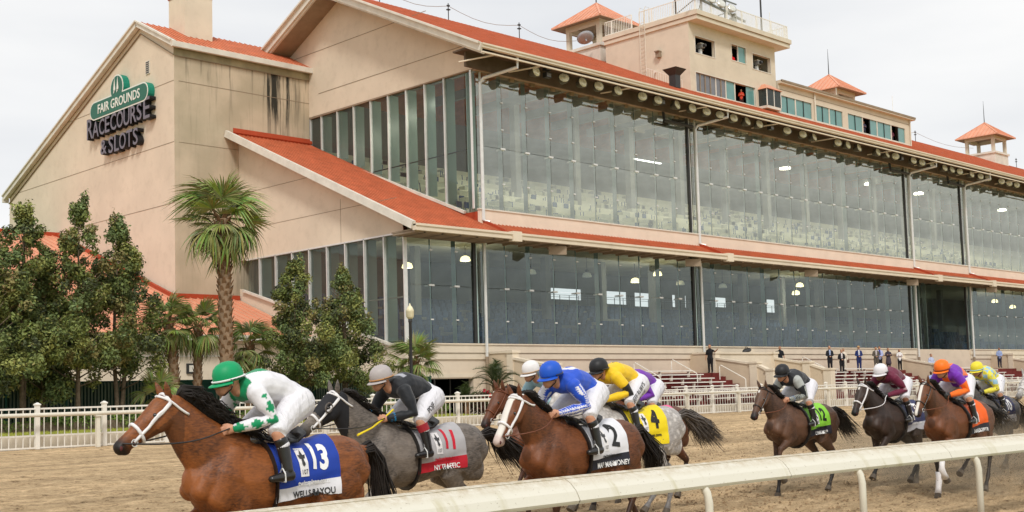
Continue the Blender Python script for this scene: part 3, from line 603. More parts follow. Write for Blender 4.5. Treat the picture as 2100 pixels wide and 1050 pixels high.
def build_wing():
    W_ = thing('gable_wing', 'tall beige gable wing left of the glazing, with chimney and black run-off stains', 'building', (41.9, 78, 0))
    p = lambda mb, n, m, **k: mb.build(n, m, W_, **k)
    YP, ZP = 70.2, 26.15
    zr = lambda y: ZP - .5 * (YP - y) if y < YP else ZP - .405 * (y - YP)
    mb = MB(); mb.prism([(66.1, 0), (90.6, 0), (90.6, zr(90.6) - .2), (YP, ZP - .2), (66.1, zr(66.1) - .2)], 'x', 36.9, 37.2); p(mb, 'gable_wall', M['stucco'])
    mb = MB(); mb.box(37.2, 46.84, 66.1, 66.4, 0, zr(66.1) - .15); mb.box(36.9, 37.2, 66.08, 66.099, 0, zr(66.1) - .2); p(mb, 'front_wall', M['stain'])
    mb = MB(); mb.box(37.2, 52, 90.3, 90.6, 0, zr(90.6) - .2); p(mb, 'rear_wall', M['stucco'])
    for nm, off, z0, t in (('eave_band', .05, .95, .5),):
        mb = MB()
        mb.beam((36.86, 66.1, zr(66.1) - .95), (36.86, YP, ZP - .75), .12, .03); mb.beam((36.86, YP, ZP - .75), (36.86, 90.6, zr(90.6) - .75), .12, .03); mb.box(36.9, 47, 66.02, 66.06, zr(66.1) - 1.02, zr(66.1) - .98)
        p(mb, nm, M['soffit'])
    mb = MB(); mb.box(36.87, 46.97, 66.04, 66.12, zr(66.1) - .98, zr(66.1) - .45); p(mb, 'eave_frieze', P('mossy_frieze', (.34, .30, .19), .95, .1, .35, .9))
    mb = MB()
    for a, b in ((65.75, YP), (YP, 91.0)): mb.beam((36.68, a, zr(a) - .16), (36.68, b, zr(b) - .16), .3, .34); mb.beam((36.5, a, zr(a) + .02), (36.5, b, zr(b) + .02), .14, .1)
    mb.box(36.55, 46.9, 65.62, 65.86, zr(65.75) - .38, zr(65.75) - .04); mb.box(36.5, 36.95, 90.85, 91.05, zr(90.9) - .5, zr(90.9) - .2)
    p(mb, 'fascia', M['white'])
    mb = MB()
    for a, b in ((65.7, YP), (YP, 91.0)):
        mb.hull8([(36.6, a, zr(a) - .1), (47.4, a, zr(a) - .1), (47.4, b, zr(b) - .1), (36.6, b, zr(b) - .1)], [(36.6, a, zr(a)), (47.4, a, zr(a)), (47.4, b, zr(b)), (36.6, b, zr(b))])
    p(mb, 'roof', M['roof'])
    mb = MB(); x = 36.9
    while x < 46.9: mb.beam((x, 65.72, zr(65.72) + .02), (x, YP, zr(YP) + .02), .04, .06); x += .4
    p(mb, 'roof_seam', M['roofseam'], kind='stuff')
    mb = MB()
    for z in (21.55, 17.75, 14.0): mb.box(36.885, 36.9, 66.12, 90 if z < 18 else 82.2, z, z + .03); mb.box(36.92, 47, 66.085, 66.1, z, z + .03)
    p(mb, 'wall_joint', M['soffit'])
    mb = MB(); mb.box(38.9, 40.9, 68.3, 70.3, 24.8, 28.0); ch = p(mb, 'chimney', M['cream'])
    mb = MB(); mb.box(38.85, 40.95, 68.25, 70.35, 28.0, 28.08); mb.build('chimney_cap', M['roofdark'], ch)
    mb = MB(); mb.box(36.84, 36.9, 69.05, 69.55, 22.6, 23.45); v = p(mb, 'vent', M['white'])
    for k in range(6):
        mb = MB(); mb.box(36.82, 36.85, 69.1, 69.5, 22.66 + k * .13, 22.73 + k * .13); mb.build('louvre', M['darkmetal'], v)
    # --- sign
    Sg = thing('building_sign', 'green lozenge sign with raised black lettering under it high on the gable wall', 'sign', (36.9, 72.5, 20))
    s = lambda mb, n, m, **k: mb.build(n, m, Sg, **k)
    gm = P('sign_green', (.02, .13, .085), .5, .3, .05); gs = P('sign_green_edge', (.01, .22, .15), .5, .3, .05); wm = P('sign_white', (.75, .76, .70), .5, .3, .05); bk = P('letter_black', (.012, .012, .014), .5, .3, .05); gr = P('letter_face', (.15, .13, .16), .4, .4, .1)
    def pill(r, grow, x0, x1):
        yl, yr, zc = 75.9 - .05, 68.95 + .05, 21.38; pts = []
        R0 = r + grow
        for i in range(13): a = math.pi / 2 + math.pi * i / 12; pts.append((yl - R0 * .0 - .6 + R0 * -math.cos(a) * -1 * -1, zc + R0 * math.sin(a)))
        return pts
    def outline(g):
        zc = 21.36; r = .62 + g; pts = []
        yl, yr = 75.75, 69.1          # left end has larger Y
        for i in range(11): a = math.pi / 2 - math.pi * i / 10; pts.append((yl + r * math.cos(a), zc + r * math.sin(a)))
        for i in range(11): a = -math.pi / 2 - math.pi * i / 10; pts.append((yr + r * math.cos(a), zc + r * math.sin(a)))
        # round hump
        yc, rc = 72.6, .88 + g; zc2 = zc + .95
        a0 = math.asin(max(-1, min(1, (zc + r - zc2) / rc)))
        for i in range(15): a = math.pi - a0 - (math.pi - 2 * a0) * i / 14; pts.append((yc + rc * math.cos(a), zc2 + rc * math.sin(a)))
        return pts
    mb = MB(); mb.prism(outline(0), 'x', 36.45, 36.9); s(mb, 'sign_box', gs)
    mb = MB(); mb.prism(outline(0), 'x', 36.43, 36.448); s(mb, 'sign_rim', wm)
    mb = MB(); mb.prism(outline(-.09), 'x', 36.41, 36.428); s(mb, 'sign_face', gm)
    def put(txt, size, y, z, x, mat, name, dx=.4, off=.0, sx=1.0, shear=0.0):
        me = text_mesh(txt, size, off, dx / 2, sx, shear); me.transform(Matrix(((0, 0, 1, x), (-1, 0, 0, y), (0, 1, 0, z), (0, 0, 0, 1)))); me.materials.append(mat); return link(name, me, Sg)
    def word(txt, y, z, cap, wd, x, mat, name, dx, bold=.0, shear=0):
        """word centred on y,z of cap height cap and width wd, with small serifs"""
        me = text_mesh(txt, 1.0, bold, 0.0, 1.0, shear); xs = [v.co.x for v in me.vertices]; ys = [v.co.y for v in me.vertices]
        w = max(xs) - min(xs); h = max(ys) - min(ys); bpy.data.meshes.remove(me)
        return put(txt, cap / h, y, z, x, mat, name, dx, bold, (wd / w) / (cap / h), shear)
    word('FAIR GROUNDS', 72.35, 21.34, .62, 5.7, 36.40, wm, 'lettering', .02, .008)
    mb = MB()
    for c in (72.85, 72.42): mb.add([(36.39, c, 23.05), (36.39, c - .14, 22.25), (36.39, c - .02, 22.05), (36.39, c + .14, 22.25)], [(0, 1, 2, 3)]); mb.add([(36.39, c - .1, 22.15), (36.39, c + .16, 21.98), (36.39, c + .12, 22.2)], [(0, 1, 2)])
    s(mb, 'emblem', wm)
    letters = [('R', 76.5, 20.2, 1.42, .92), ('A', 75.6, 20.05, 1.1, .95), ('C', 74.72, 20.08, 1.12, .78), ('E', 73.98, 20.1, 1.1, .66), ('C', 73.1, 20.12, 1.15, .85), ('O', 72.2, 20.12, 1.15, .9), ('U', 71.3, 20.12, 1.15, .85), ('R', 70.45, 20.12, 1.15, .82), ('S', 69.65, 20.15, 1.15, .66), ('E', 68.75, 20.2, 1.42, .85),
               ('&', 74.5, 18.7, 1.0, .9), ('S', 73.45, 18.66, 1.12, .66), ('L', 72.7, 18.66, 1.12, .66), ('O', 71.85, 18.66, 1.12, .9), ('T', 70.95, 18.66, 1.12, .82), ('S', 70.15, 18.66, 1.12, .66)]
    for ch_, y, z, h, w in letters:
        word(ch_, y, z, h, w, 36.66, bk, 'letter', .42, .02); word(ch_, y, z, h * .97, w * .96, 36.44, gr, 'letter_face', .015, .012)
build_wing()

def build_annex():
    A = thing('low_annex', 'low cream service wing with a shallow orange red metal roof behind the trees', 'building', (25, 66, 0))
    p = lambda mb, n, m, **k: mb.build(n, m, A, **k)
    za = lambda y: 8.2 + .345 * (y - 66.0)
    mb = MB(); mb.hull8([(0, 58.3, za(58.3) - .12), (41.3, 58.3, za(58.3) - .12), (41.3, 66.0, za(66) - .12), (0, 66.0, za(66) - .12)], [(0, 58.3, za(58.3)), (41.3, 58.3, za(58.3)), (41.3, 66.0, za(66)), (0, 66.0, za(66))])
    mb.hull8([(0, 66, za(66) - .12), (36.8, 66, za(66) - .12), (36.8, 82, za(82) - .12), (0, 82, za(82) - .12)], [(0, 66, za(66)), (36.8, 66, za(66)), (36.8, 82, za(82)), (0, 82, za(82))])
    p(mb, 'roof', M['roofpale'])
    mb = MB(); x = .3
    while x < 41.2:
        y1 = 66.0 if x > 36.7 else 82; mb.beam((x, 58.35, za(58.35) + .03), (x, y1, za(y1) + .03), .05, .07); x += .5
    p(mb, 'roof_seams', M['roofpale'], kind='stuff')
    mb = MB(); mb.box(0, 36.85, 81.9, 82.2, za(82) - .1, za(82) + .25); mb.beam((36.7, 66, za(66) + .12), (36.7, 82, za(82) + .12), .2, .22); mb.box(36.9, 41.3, 65.95, 66.08, za(66), za(66) + .28); p(mb, 'ridge_flashing', M['roofdark'])
    mb = MB(); mb.box(0, 41.35, 58.1, 58.35, za(58.3) - .32, za(58.3) - .02); p(mb, 'gutter', M['white'])
    mb = MB(); mb.box(0, 41.3, 58.9, 59.2, 0, za(58.9) - .2); mb.box(41.2, 41.38, 59.0, 66, 0, za(59)); p(mb, 'wall', M['cream'])
    mb = MB(); mb.box(0, 41.2, 58.85, 58.9, 4.35, 4.45); p(mb, 'wall_band', M['white'])
    mb = MB(); mb.box(33.5, 34.0, 58.8, 58.9, 3.45, 4.0); w = p(mb, 'wall_lamp', M['darkmetal'])
    mb = MB(); mb.box(33.62, 33.88, 58.78, 58.8, 3.55, 3.9); mb.build('lamp_glass', P('lamp_lens', (.7, .68, .6), .3), w)
    mb = MB(); mb.box(37.3, 38.0, 58.84, 58.9, 3.3, 4.2); v = p(mb, 'wall_vent', M['white'])
    for k in range(5):
        mb = MB(); mb.box(37.36, 37.94, 58.82, 58.84, 3.38 + k * .16, 3.46 + k * .16); mb.build('louvre', M['soffit'], v)
build_annex()

# ---- camera tower and roof level press rooms
def build_tower():
    T = thing('camera_tower', 'square beige tower rising through the roof with open camera windows and a railed top deck', 'tower', (75.4, 55.6, 22))
    p = lambda mb, n, m, **k: mb.build(n, m, T, **k)
    x0, x1, y0, y1 = 69.9, 81.0, 51.77, 59.4
    wins = [(70.62, 73.0, 26.15, 27.38), (75.15, 77.0, 26.38, 27.6), (77.9, 80.3, 26.18, 27.38)]
    low = [(70.55, 78.05, 23.28, 24.68)]; bay = [(78.5, 80.4, 23.3, 24.6)]
    mb = MB(); holes_wall(mb, 'y', y0, y0 + .25, x0, x1, 22.6, 28.3, wins + low + bay); p(mb, 'front_wall', M['tower'])
    mb = MB(); mb.box(x0, x0 + .25, y0 + .25, y1, 22.0, 28.3); p(mb, 'side_wall', M['tower'])
    mb = MB(); mb.box(x1 - .25, x1, y0 + .25, y1, 22.0, 28.3); mb.box(x0, x1, y1, y1 + .25, 22, 28.3); p(mb, 'rear_wall', M['tower'])
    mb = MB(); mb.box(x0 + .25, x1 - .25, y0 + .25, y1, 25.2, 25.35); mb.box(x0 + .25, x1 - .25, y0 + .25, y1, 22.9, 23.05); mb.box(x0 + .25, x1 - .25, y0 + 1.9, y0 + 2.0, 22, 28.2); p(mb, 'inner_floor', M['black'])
    mb = MB(); mb.box(x0 - .12, x1 + .9, y0 - .85, y1 + .3, 28.3, 28.62); mb.box(x0 - .2, x1 + 1.0, y0 - .95, y1 + .4, 28.62, 28.95); p(mb, 'roof_slab', M['tower'])
    mb = MB(); mb.box(x0 - .14, x1 + .92, y0 - .87, y1 + .3, 28.585, 28.62); p(mb, 'slab_groove', M['soffit'])
    # railing
    r = MB(); zb, zt = 28.98, 30.05
    segs = [((x0 - .05, y0 - .7), (x1 + .8, y0 - .7)), ((x0 - .05, y0 - .7), (x0 - .05, y0 + 4.4)), ((x0 - .05, y0 + 5.2), (x0 - .05, y1 + .2)), ((x1 + .8, y0 - .7), (x1 + .8, y1 + .2))]
    nb = 0
    rail = p(MB_line(segs, zb, zt), 'deck_railing', M['fencewhite'])
    for (a, b) in segs:
        L_ = math.dist(a, b); n = int(L_ / .16)
        for i in range(n + 1):
            t = i / n; x = a[0] + (b[0] - a[0]) * t; y = a[1] + (b[1] - a[1]) * t; mb = MB()
            w = .04 if i % 12 == 0 else .014
            key = ('bal', w)
            if key not in CACHE: m_ = MB(); m_.box(-w, w, -w, w, 0, zt - zb); CACHE[key] = m_.mesh('baluster', M['fencewhite'])
            o = link('baluster', CACHE[key], rail, world=False); o.location = Vector((x, y, zb))
    # windows
    for i, (a, b, c, d) in enumerate(wins):
        mb = MB(); e = .06; mb.box(a - e, b + e, y0 - .03, y0 + .02, d, d + e); mb.box(a - e, b + e, y0 - .03, y0 + .02, c - e, c); mb.box(a - e, a, y0 - .03, y0 + .02, c, d); mb.box(b, b + e, y0 - .03, y0 + .02, c, d)
        w = p(mb, 'window_frame', M['white'])
        if i == 1: mb = MB(); mb.box(76.05, b, y0 + .08, y0 + .1, c, d); mb.build('sash', M['teal'], w); mb = MB(); mb.box(76.0, 76.06, y0 + .02, y0 + .1, c, d); mb.build('mullion', M['white'], w)
    a, b, c, d = low[0]; mb = MB(); e = .06
    mb.box(a - e, b + e, y0 - .03, y0 + .02, d, d + e); mb.box(a - e, b + e, y0 - .04, y0 + .02, c - .12, c); mb.box(a - e, a, y0 - .03, y0 + .02, c, d); mb.box(b, b + e, y0 - .03, y0 + .02, c, d)
    w = p(mb, 'window_frame', M['white'])
    cols = [70.55, 71.15, 71.75, 72.4, 73.05, 73.7, 74.3, 75.45, 76.25, 78.05]
    for i, (u, v) in enumerate(zip(cols, cols[1:])):
        if i == 7: continue
        if i == 8: u = 76.95
        mb = MB(); mb.box(u + .03, v - .03, y0 + .1, y0 + .12, c, d); mb.build('pane', M['greywin'] if i < 6 else M['teal'], w)
        if i < 6:
            mb = MB(); mb.box(u + .05, v - .05, y0 + .14, y0 + .16, c + .55, d); mb.build('blind', M['white'], w)
        mb = MB(); mb.box(v - .04, v + .04, y0 + .04, y0 + .14, c, d); mb.build('mullion', M['white'] if i in (3, 5, 6, 7, 8) else M['soffit'], w)
    # bay window with a little red roof
    bx0, bx1 = 78.5, 80.4; yb = y0 - .75
    bw = p(MB_box(bx0, bx1, yb, y0, 23.1, 23.3), 'bay_window', M['white'])
    mb = MB(); mb.add([(bx0 - .12, yb - .12, 24.6), (bx1 + .12, yb - .12, 24.6), (bx1 + .12, y0, 24.6), (bx0 - .12, y0, 24.6), (bx0 + .5, yb + .5, 25.1), (bx1 - .5, yb + .5, 25.1), (bx1 - .5, y0, 25.1), (bx0 + .5, y0, 25.1)], [(0, 3, 2, 1), (4, 5, 6, 7), (0, 1, 5, 4), (1, 2, 6, 5), (2, 3, 7, 6), (3, 0, 4, 7)]); mb.build('bay_roof', M['roofpale'], bw)
    mb = MB(); mb.box(bx0, bx1, yb, yb + .015, 23.3, 24.6); mb.box(bx0, bx0 + .015, yb, y0, 23.3, 24.6); mb.build('bay_glass', M['glassdark'], bw)
    mb = MB()
    for x, y in ((bx0, yb), (bx1, yb), ((bx0 + bx1) / 2, yb)): mb.box(x - .03, x + .03, y - .03, y + .03, 23.3, 24.6)
    mb.build('bay_post', M['fencewhite'], bw)
    # ladder on the side wall
    lad = MB(); 
    for y in (55.55, 56.05): lad.tube([(69.8, y, 23.9), (69.62, y, 24.2), (69.62, y, 29.9), (69.75, y, 30.3), (70.2, y, 30.3), (70.2, y, 29.0)], .025, 6)
    for k in range(17): lad.box(69.6, 69.64, 55.55, 56.05, 24.3 + k * .3, 24.33 + k * .3)
    p(lad, 'ladder', M['pipe'])
    mb = MB(); mb.box(69.62, 69.9, 54.3, 54.65, 26.2, 26.62); mb.box(69.5, 69.9, 54.27, 54.68, 26.6, 26.68); p(mb, 'wall_light', M['soffit'])
    mb = MB(); mb.tube([(69.9, 54.9, 25.2), (69.6, 54.8, 25.15)], .07, 8); p(mb, 'security_camera', M['fencewhite'])
    # thin roof rail beside the tower foot
    mb = MB(); pts = [(69.5, 52.2, 24.0), (69.5, 55.4, 25.55)]; mb.tube(pts, .02, 6)
    for i in range(16): t = i / 15; y = 52.2 + 3.2 * t; mb.box(69.49, 69.51, y, y + .02, roof_z(y), 24.0 + 1.55 * t)
    p(mb, 'foot_railing', M['fencewhite'])
    # press room strip
    B = thing('press_box', 'long low roof level press room with teal glazing right of the tower', 'press box', (92, 54, 23))
    q = lambda mb, n, m, **k: mb.build(n, m, B, **k)
    X0, X1 = 81.25, 102.75
    groups = [(81.35, 86.1, 4), (86.75, 90.9, 4), (91.75, 101.7, 8)]
    mb = MB(); holes_wall(mb, 'y', y0, y0 + .2, X0, X1, 22.8, 25.55, [(a, b, 23.3, 24.72) for a, b, n in groups]); q(mb, 'front_wall', M['tower'])
    mb = MB(); mb.box(X1 - .2, X1, y0 + .2, 57, 22.3, 25.55); mb.box(X0, X1, 56.8, 57, 22.5, 25.55); q(mb, 'side_wall', M['tower'])
    mb = MB(); mb.box(X0, X1 + .35, y0 - .35, 57.3, 25.55, 25.8); q(mb, 'flat_roof', M['tower'])
    mb = MB(); mb.box(X0, X1 + .38, y0 - .4, y0 - .3, 25.66, 25.82); mb.box(X0, X1, y0 - .02, y0, 25.12, 25.15); q(mb, 'roof_edge', M['soffit'])
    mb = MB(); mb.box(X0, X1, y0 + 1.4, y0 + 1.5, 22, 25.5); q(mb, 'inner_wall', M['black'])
    mb = MB(); mb.box(X0, X1, y0 - .06, y0, 23.16, 23.28); q(mb, 'sill', M['white'])
    for a, b, n in groups:
        mb = MB(); e = .05; mb.box(a, b, y0 - .02, y0 + .1, 24.68, 24.72); mb.box(a, b, y0 - .02, y0 + .1, 23.3, 23.34); w = q(mb, 'window_frame', M['white'])
        for k in range(n):
            u, v = a + (b - a) * k / n, a + (b - a) * (k + 1) / n
            if not (n == 8 and k in (2, 6)):
                mb = MB(); mb.box(u + .02, v - .02, y0 + .08, y0 + .1, 23.34, 24.68); mb.build('pane', M['teal'], w)
            mb = MB(); t = .06 if k % 2 == 0 else .025; mb.box(u - t, u + t, y0 + .02, y0 + .12, 23.34, 24.68); mb.build('mullion', M['white'] if k % 2 == 0 else M['darkmetal'], w)
    mb = MB(); mb.tube([(86.42, y0 - .12, 25.6), (86.42, y0 - .12, 23.0)], .06, 8); mb.tube([(X1 - .2, y0 - .1, 25.6), (X1 - .2, y0 - .1, 23.1), (X1 + 1.6, y0 - .8, 22.75)], .06, 8); q(mb, 'downspout', M['pipe'])
def MB_box(*a):
    m = MB(); m.box(*a); return m
def MB_line(segs, zb, zt):
    m = MB()
    for a, b in segs:
        for z in (zb + .06, zt): m.beam((a[0], a[1], z), (b[0], b[1], z), .05, .05)
    return m
build_tower()

# ---- cupolas
def cupola(cx, label, grp):
    C = thing('roof_cupola', label, 'cupola', (cx, 62.7, 28), grp); cy = 62.7; h = 2.6
    p = lambda mb, n, m, **k: mb.build(n, m, C, **k)
    mb = MB(); mb.box(cx - 1.85, cx + 1.85, cy - 1.85, cy + 1.85, 26.4, 28.75); p(mb, 'base', M['white'])
    mb = MB(); mb.box(cx - 2.0, cx + 2.0, cy - 2.0, cy + 2.0, 28.75, 28.98); p(mb, 'base_cap', M['white'])
    for sx in (-1, 1):
        for sy in (-1, 1):
            mb = MB(); mb.box(cx + sx * 1.6 - .17, cx + sx * 1.6 + .17, cy + sy * 1.6 - .17, cy + sy * 1.6 + .17, 28.98, 30.75); p(mb, 'post', M['tower'])
    mb = MB()
    for sx in (-1, 1): mb.box(cx + sx * 1.68 - .1, cx + sx * 1.68 + .1, cy - 1.8, cy + 1.8, 30.55, 30.95)
    for sy in (-1, 1): mb.box(cx - 1.58, cx + 1.58, cy + sy * 1.68 - .1, cy + sy * 1.68 + .1, 30.55, 30.95)
    p(mb, 'lintel', M['tower'])
    mb = MB(); mb.box(cx - 1.8, cx + 1.8, cy - 1.8, cy + 1.8, 30.95, 31.0); mb.add([(cx - h + .05, cy - h + .05, 30.88), (cx + h - .05, cy - h + .05, 30.88), (cx + h - .05, cy + h - .05, 30.88), (cx - h + .05, cy + h - .05, 30.88), (cx - 1.8, cy - 1.8, 30.97), (cx + 1.8, cy - 1.8, 30.97), (cx + 1.8, cy + 1.8, 30.97), (cx - 1.8, cy + 1.8, 30.97)], [(0, 1, 5, 4), (1, 2, 6, 5), (2, 3, 7, 6), (3, 0, 4, 7)]); p(mb, 'soffit', M['soffit'])
    mb = MB(); A = (cx, cy, 32.95); c4 = [(cx - h, cy - h, 30.92), (cx + h, cy - h, 30.92), (cx + h, cy + h, 30.92), (cx - h, cy + h, 30.92)]; l4 = [(a, b, c - .09) for a, b, c in c4]
    mb.add(c4 + [A] + l4, [(0, 1, 4), (1, 2, 4), (2, 3, 4), (3, 0, 4), (0, 5, 6, 1), (1, 6, 7, 2), (2, 7, 8, 3), (3, 8, 5, 0)]); rf = p(mb, 'roof', M['roofpale'])
    for i in range(4):
        mb = MB(); mb.beam(c4[i], A, .16, .08); mb.build('hip_cap', M['roofpale'], rf)
    for s_, ax in ((-1, 0), (-1, 1), (1, 0), (1, 1)):
        for k in range(-4, 5):
            o = k * .52; t = 1 - abs(o) / h; zt = 30.92 + 2.03 * (1 - abs(o) / h)
            a = (cx + o, cy + s_ * h, 30.94) if ax == 0 else (cx + s_ * h, cy + o, 30.94); b = (cx + o, cy + s_ * abs(o), zt) if ax == 0 else (cx + s_ * abs(o), cy + o, zt)
            mb = MB(); mb.beam(a, b, .035, .07); mb.build('seam', M['roofpale'], rf)
    mb = MB(); mb.tube([(cx, cy, 32.9), (cx, cy, 34.6), (cx, cy, 35.6)], [.05, .03, .012], 6); p(mb, 'finial', M['darkmetal'])
for cx_, l_ in ((72.5, 'red roofed open cupola nearest the gable, behind the camera tower'), (107.8, 'red roofed cupola half hidden behind the roof level press room'), (143.4, 'red roofed open cupola farthest right on the ridge')): cupola(cx_, l_, 'cupolas along the roof ridge')

# ---- lightning rods and cable, dish, hood
def rods():
    for i, x in enumerate([50.3, 56.5, 63.6, 81.0 + 29, 118.0, 125.5, 152.0]):
        mb = MB(); z = 28.35; mb.tube([(x, 62.7, z), (x, 62.7, z + 1.25)], .035, 6); mb.box(x - .12, x + .12, 62.6, 62.8, z + .75, z + .82); mb.box(x - .09, x + .09, 62.62, 62.78, z + 1.02, z + 1.12)
        lab = ['ridge rod nearest the gable peak', 'second ridge rod from the gable peak', 'third ridge rod, left of the first cupola', 'ridge rod just right of the press room end', 'ridge rod between press room and far cupola', 'ridge rod just left of the far cupola', 'ridge rod right of the far cupola'][i]
        tag(mb.build('lightning_rod', M['darkmetal']), 'thin dark ' + lab, 'lightning rod', 'lightning rods on the roof ridge')
    mb = MB()
    for a, b in ((45.6, 50.3), (50.3, 56.5), (56.5, 63.6), (63.6, 70), (103.2, 110), (110, 118), (118, 125.5), (125.5, 140)):
        mb.tube([(a + (b - a) * t, 62.7, 29.4 - .5 * math.sin(math.pi * t)) for t in np.linspace(0, 1, 7)], .018, 4)
    tag(mb.build('ridge_cable', M['soffit']), 'thin sagging cable strung between the ridge rods', 'cable')
    mb = MB(); mb.lathe([(.0, 0), (.35, .04), (.65, .14), (.9, .30)], (0, 0, 0), 18); mb.tube([(0, 0, 0), (0, 0, -.3)], .08, 8)
    o = mb.build('satellite_dish', P('dish_grey', (.33, .33, .35), .6), smooth=True); o.location = (69.4, 61.2, 29.05); o.rotation_euler = (R(35), 0, R(150)); o.scale = (.75, .75, .75); tag(o, 'grey satellite dish on the roof between cupola and tower', 'satellite dish')
    mb = MB(); mb.box(-.28, .28, -.28, .28, 0, .9); mb.hull8([(-.28, -.28, .9), (.28, -.28, .9), (.28, .28, .9), (-.28, .28, .9)], [(-.6, -.6, 1.35), (.6, -.6, 1.35), (.6, .6, 1.35), (-.6, .6, 1.35)])
    o = mb.build('roof_vent', M['darkmetal']); o.location = (66.9, 50.9, roof_z(50.9) - .05); tag(o, 'dark flared exhaust hood on the roof below the tower side wall', 'vent')
rods()

# ---- light rig on the tower
def light_rig():
    T = thing('light_rig', 'grey pipe truss of round floodlights standing on the tower deck', 'light rig', (72.6, 51.6, 28.95))
    p = lambda mb, n, m, **k: mb.build(n, m, T, **k)
    mb = MB(); mb.tube([(68.9, 50.9, 29.95), (76.4, 51.3, 29.45)], .10, 8)
    for x in (70.9, 73.9): mb.tube([(x, 51.3, 28.95), (x, 51.3, 30.6)], .09, 8); mb.box(x - .25, x + .25, 51.1, 51.5, 28.95, 29.1)
    for a, b in (((70.0, 51.0, 29.9), (69.9, 53.0, 29.0)), ((70.9, 51.3, 29.8), (72.4, 53.0, 29.0)), ((73.9, 51.3, 29.6), (72.6, 53.0, 29.0)), ((73.9, 51.3, 29.6), (75.4, 52.6, 29.0))): mb.tube([a, b], .04, 6)
    mb.tube([(70.0, 51.2, 30.6), (75.2, 51.2, 30.5)], .06, 8); p(mb, 'truss', P('truss_grey', (.22, .24, .24), .6))
    for i, x in enumerate((70.6, 71.8, 73.05, 74.35)):
        mb = MB(); prof = [(.05, -.45), (.14, -.42), (.3, -.15), (.38, 0), (.40, .02)]; mb.lathe(prof, (0, 0, 0), 16, axis='-y')
        o = p(mb, 'floodlight', M['silver'], world=False, smooth=True); o.location = (x - 72.6, 51.0 - 51.6, 1.28 - .07 * i); o.rotation_euler = (R(-25), 0, R(-14))
        mb = MB(); mb.lathe([(.37, 0), (.30, .05), (.0, .08)], (0, 0, 0), 16, axis='-y'); mb.build('lens', P('lens%d' % i, (.6, .6, .56), .15, .6), o, world=False)
    mb = MB(); mb.box(74.5, 74.9, 51.0, 51.4, 28.96, 29.35); mb.box(74.6, 74.8, 50.95, 51.3, 29.36, 29.65); p(mb, 'ballast_box', P('box_grey', (.45, .45, .42), .6))
    for x, y, h, lab in ((69.95, 52.9, 3.6, 'left'), (79.55, 51.9, 4.0, 'right')):
        mb = MB(); mb.tube([(x, y, 28.95), (x, y, 28.95 + h)], .07, 8); tag(mb.build('antenna_mast', M['darkmetal']), 'thin dark mast at the %s end of the light rig on the tower deck' % lab, 'mast')
    for x, z in ((81.2, 31.4), (100.5, 27.6), (90.8, 26.8)):
        mb = MB(); mb.tube([(x, 52.2, 28.9 if x < 82 else 25.8), (x, 52.2, z)], .02, 5)
        tag(mb.build('whip_antenna', M['fencewhite']), {81.2: 'thin white whip antenna on the right corner of the tower deck', 100.5: 'thin whip antenna near the right end of the press room roof', 90.8: 'short whip antenna near the middle of the press room roof'}[x], 'antenna')
light_rig()

# ---- floodlights under the eave
def floods():
    T = thing('eave_floodlight', 'round glass faced floodlight under the main eave', 'floodlight', (0, 0, 0), 'floodlights under the main eave')
    mb = MB(); mb.lathe([(.06, -.5), (.16, -.46), (.30, -.2), (.36, 0), (.37, .03)], (0, 0, 0), 14, axis='-y'); mb.tube([(0, .3, 0), (0, .3, .45)], .04, 6); mb.build('housing', P('flood_housing', (.09, .08, .06), .5), T, smooth=True)
    mb = MB(); mb.lathe([(.345, 0), (.29, .06), (.15, .10), (.0, .11)], (0, 0, 0), 14, axis='-y'); mb.build('lens', P('flood_lens', (.66, .64, .46), .12, .8, .25, 9, coat=.6), T, smooth=True)
    px = [50.18, 54.22, 55.7, 57.51, 52.56, 59.9, 61.5, 63.49, 65.14, 66.73, 68.26, 69.88, 71.54, 73.01, 76.6, 78.7, 80.3, 83.7, 85.2, 86.9, 89.9, 91.4, 92.8, 95.9, 97.4, 99.2, 101.6, 103.0, 104.5, 106.9, 108.7, 110.3, 113.2, 114.9, 116.6, 119.5, 121.0]
    px = sorted(px); rnd = random.Random(2)
    for i, x in enumerate(px):
        o = T if i == 0 else dup(T); o.location = (x, 48.2, 20.55); o.rotation_euler = (R(rnd.uniform(-22, -8)), 0, R(rnd.uniform(-35, 5) - (12 if x > 92 else 0)))
        nth = ['first', 'second', 'third', 'fourth', 'fifth', 'sixth', 'seventh', 'eighth', 'ninth', 'tenth', 'eleventh', 'twelfth']
        if i < 11: where = nth[i] + ' from the gable corner'
        elif i < 18: where = nth[i - 11] + ' right of the second post'
        elif i < 28: where = nth[i - 18] + ' below the press room counted from the tower'
        else: where = nth[36 - i] + ' from the right edge of the picture'
        o['label'] = 'round floodlight under the main eave, ' + where
    U = thing('twin_floodlight', 'pair of dark square floodlights under the eave near the gable corner', 'floodlight', (51.5, 48.6, 20.6), 'twin dark floodlights under the main eave')
    for z in (.0, .42):
        mb = MB(); mb.box(-.22, .22, -.18, .12, z - .15, z + .15); mb.build('lamp_head', M['darkmetal'], U, world=False)
        mb = MB(); mb.box(-.17, .17, -.20, -.18, z - .11, z + .11); mb.build('lamp_lens', M['greywin'], U, world=False)
    for x, l in ((62.3, 'left of the tower'), (75.0, 'below the tower front'), (94.4, 'below the press room middle')):
        o = dup(U, (x, 48.6, 20.6), 0, 'pair of dark square floodlights under the eave ' + l)
floods()

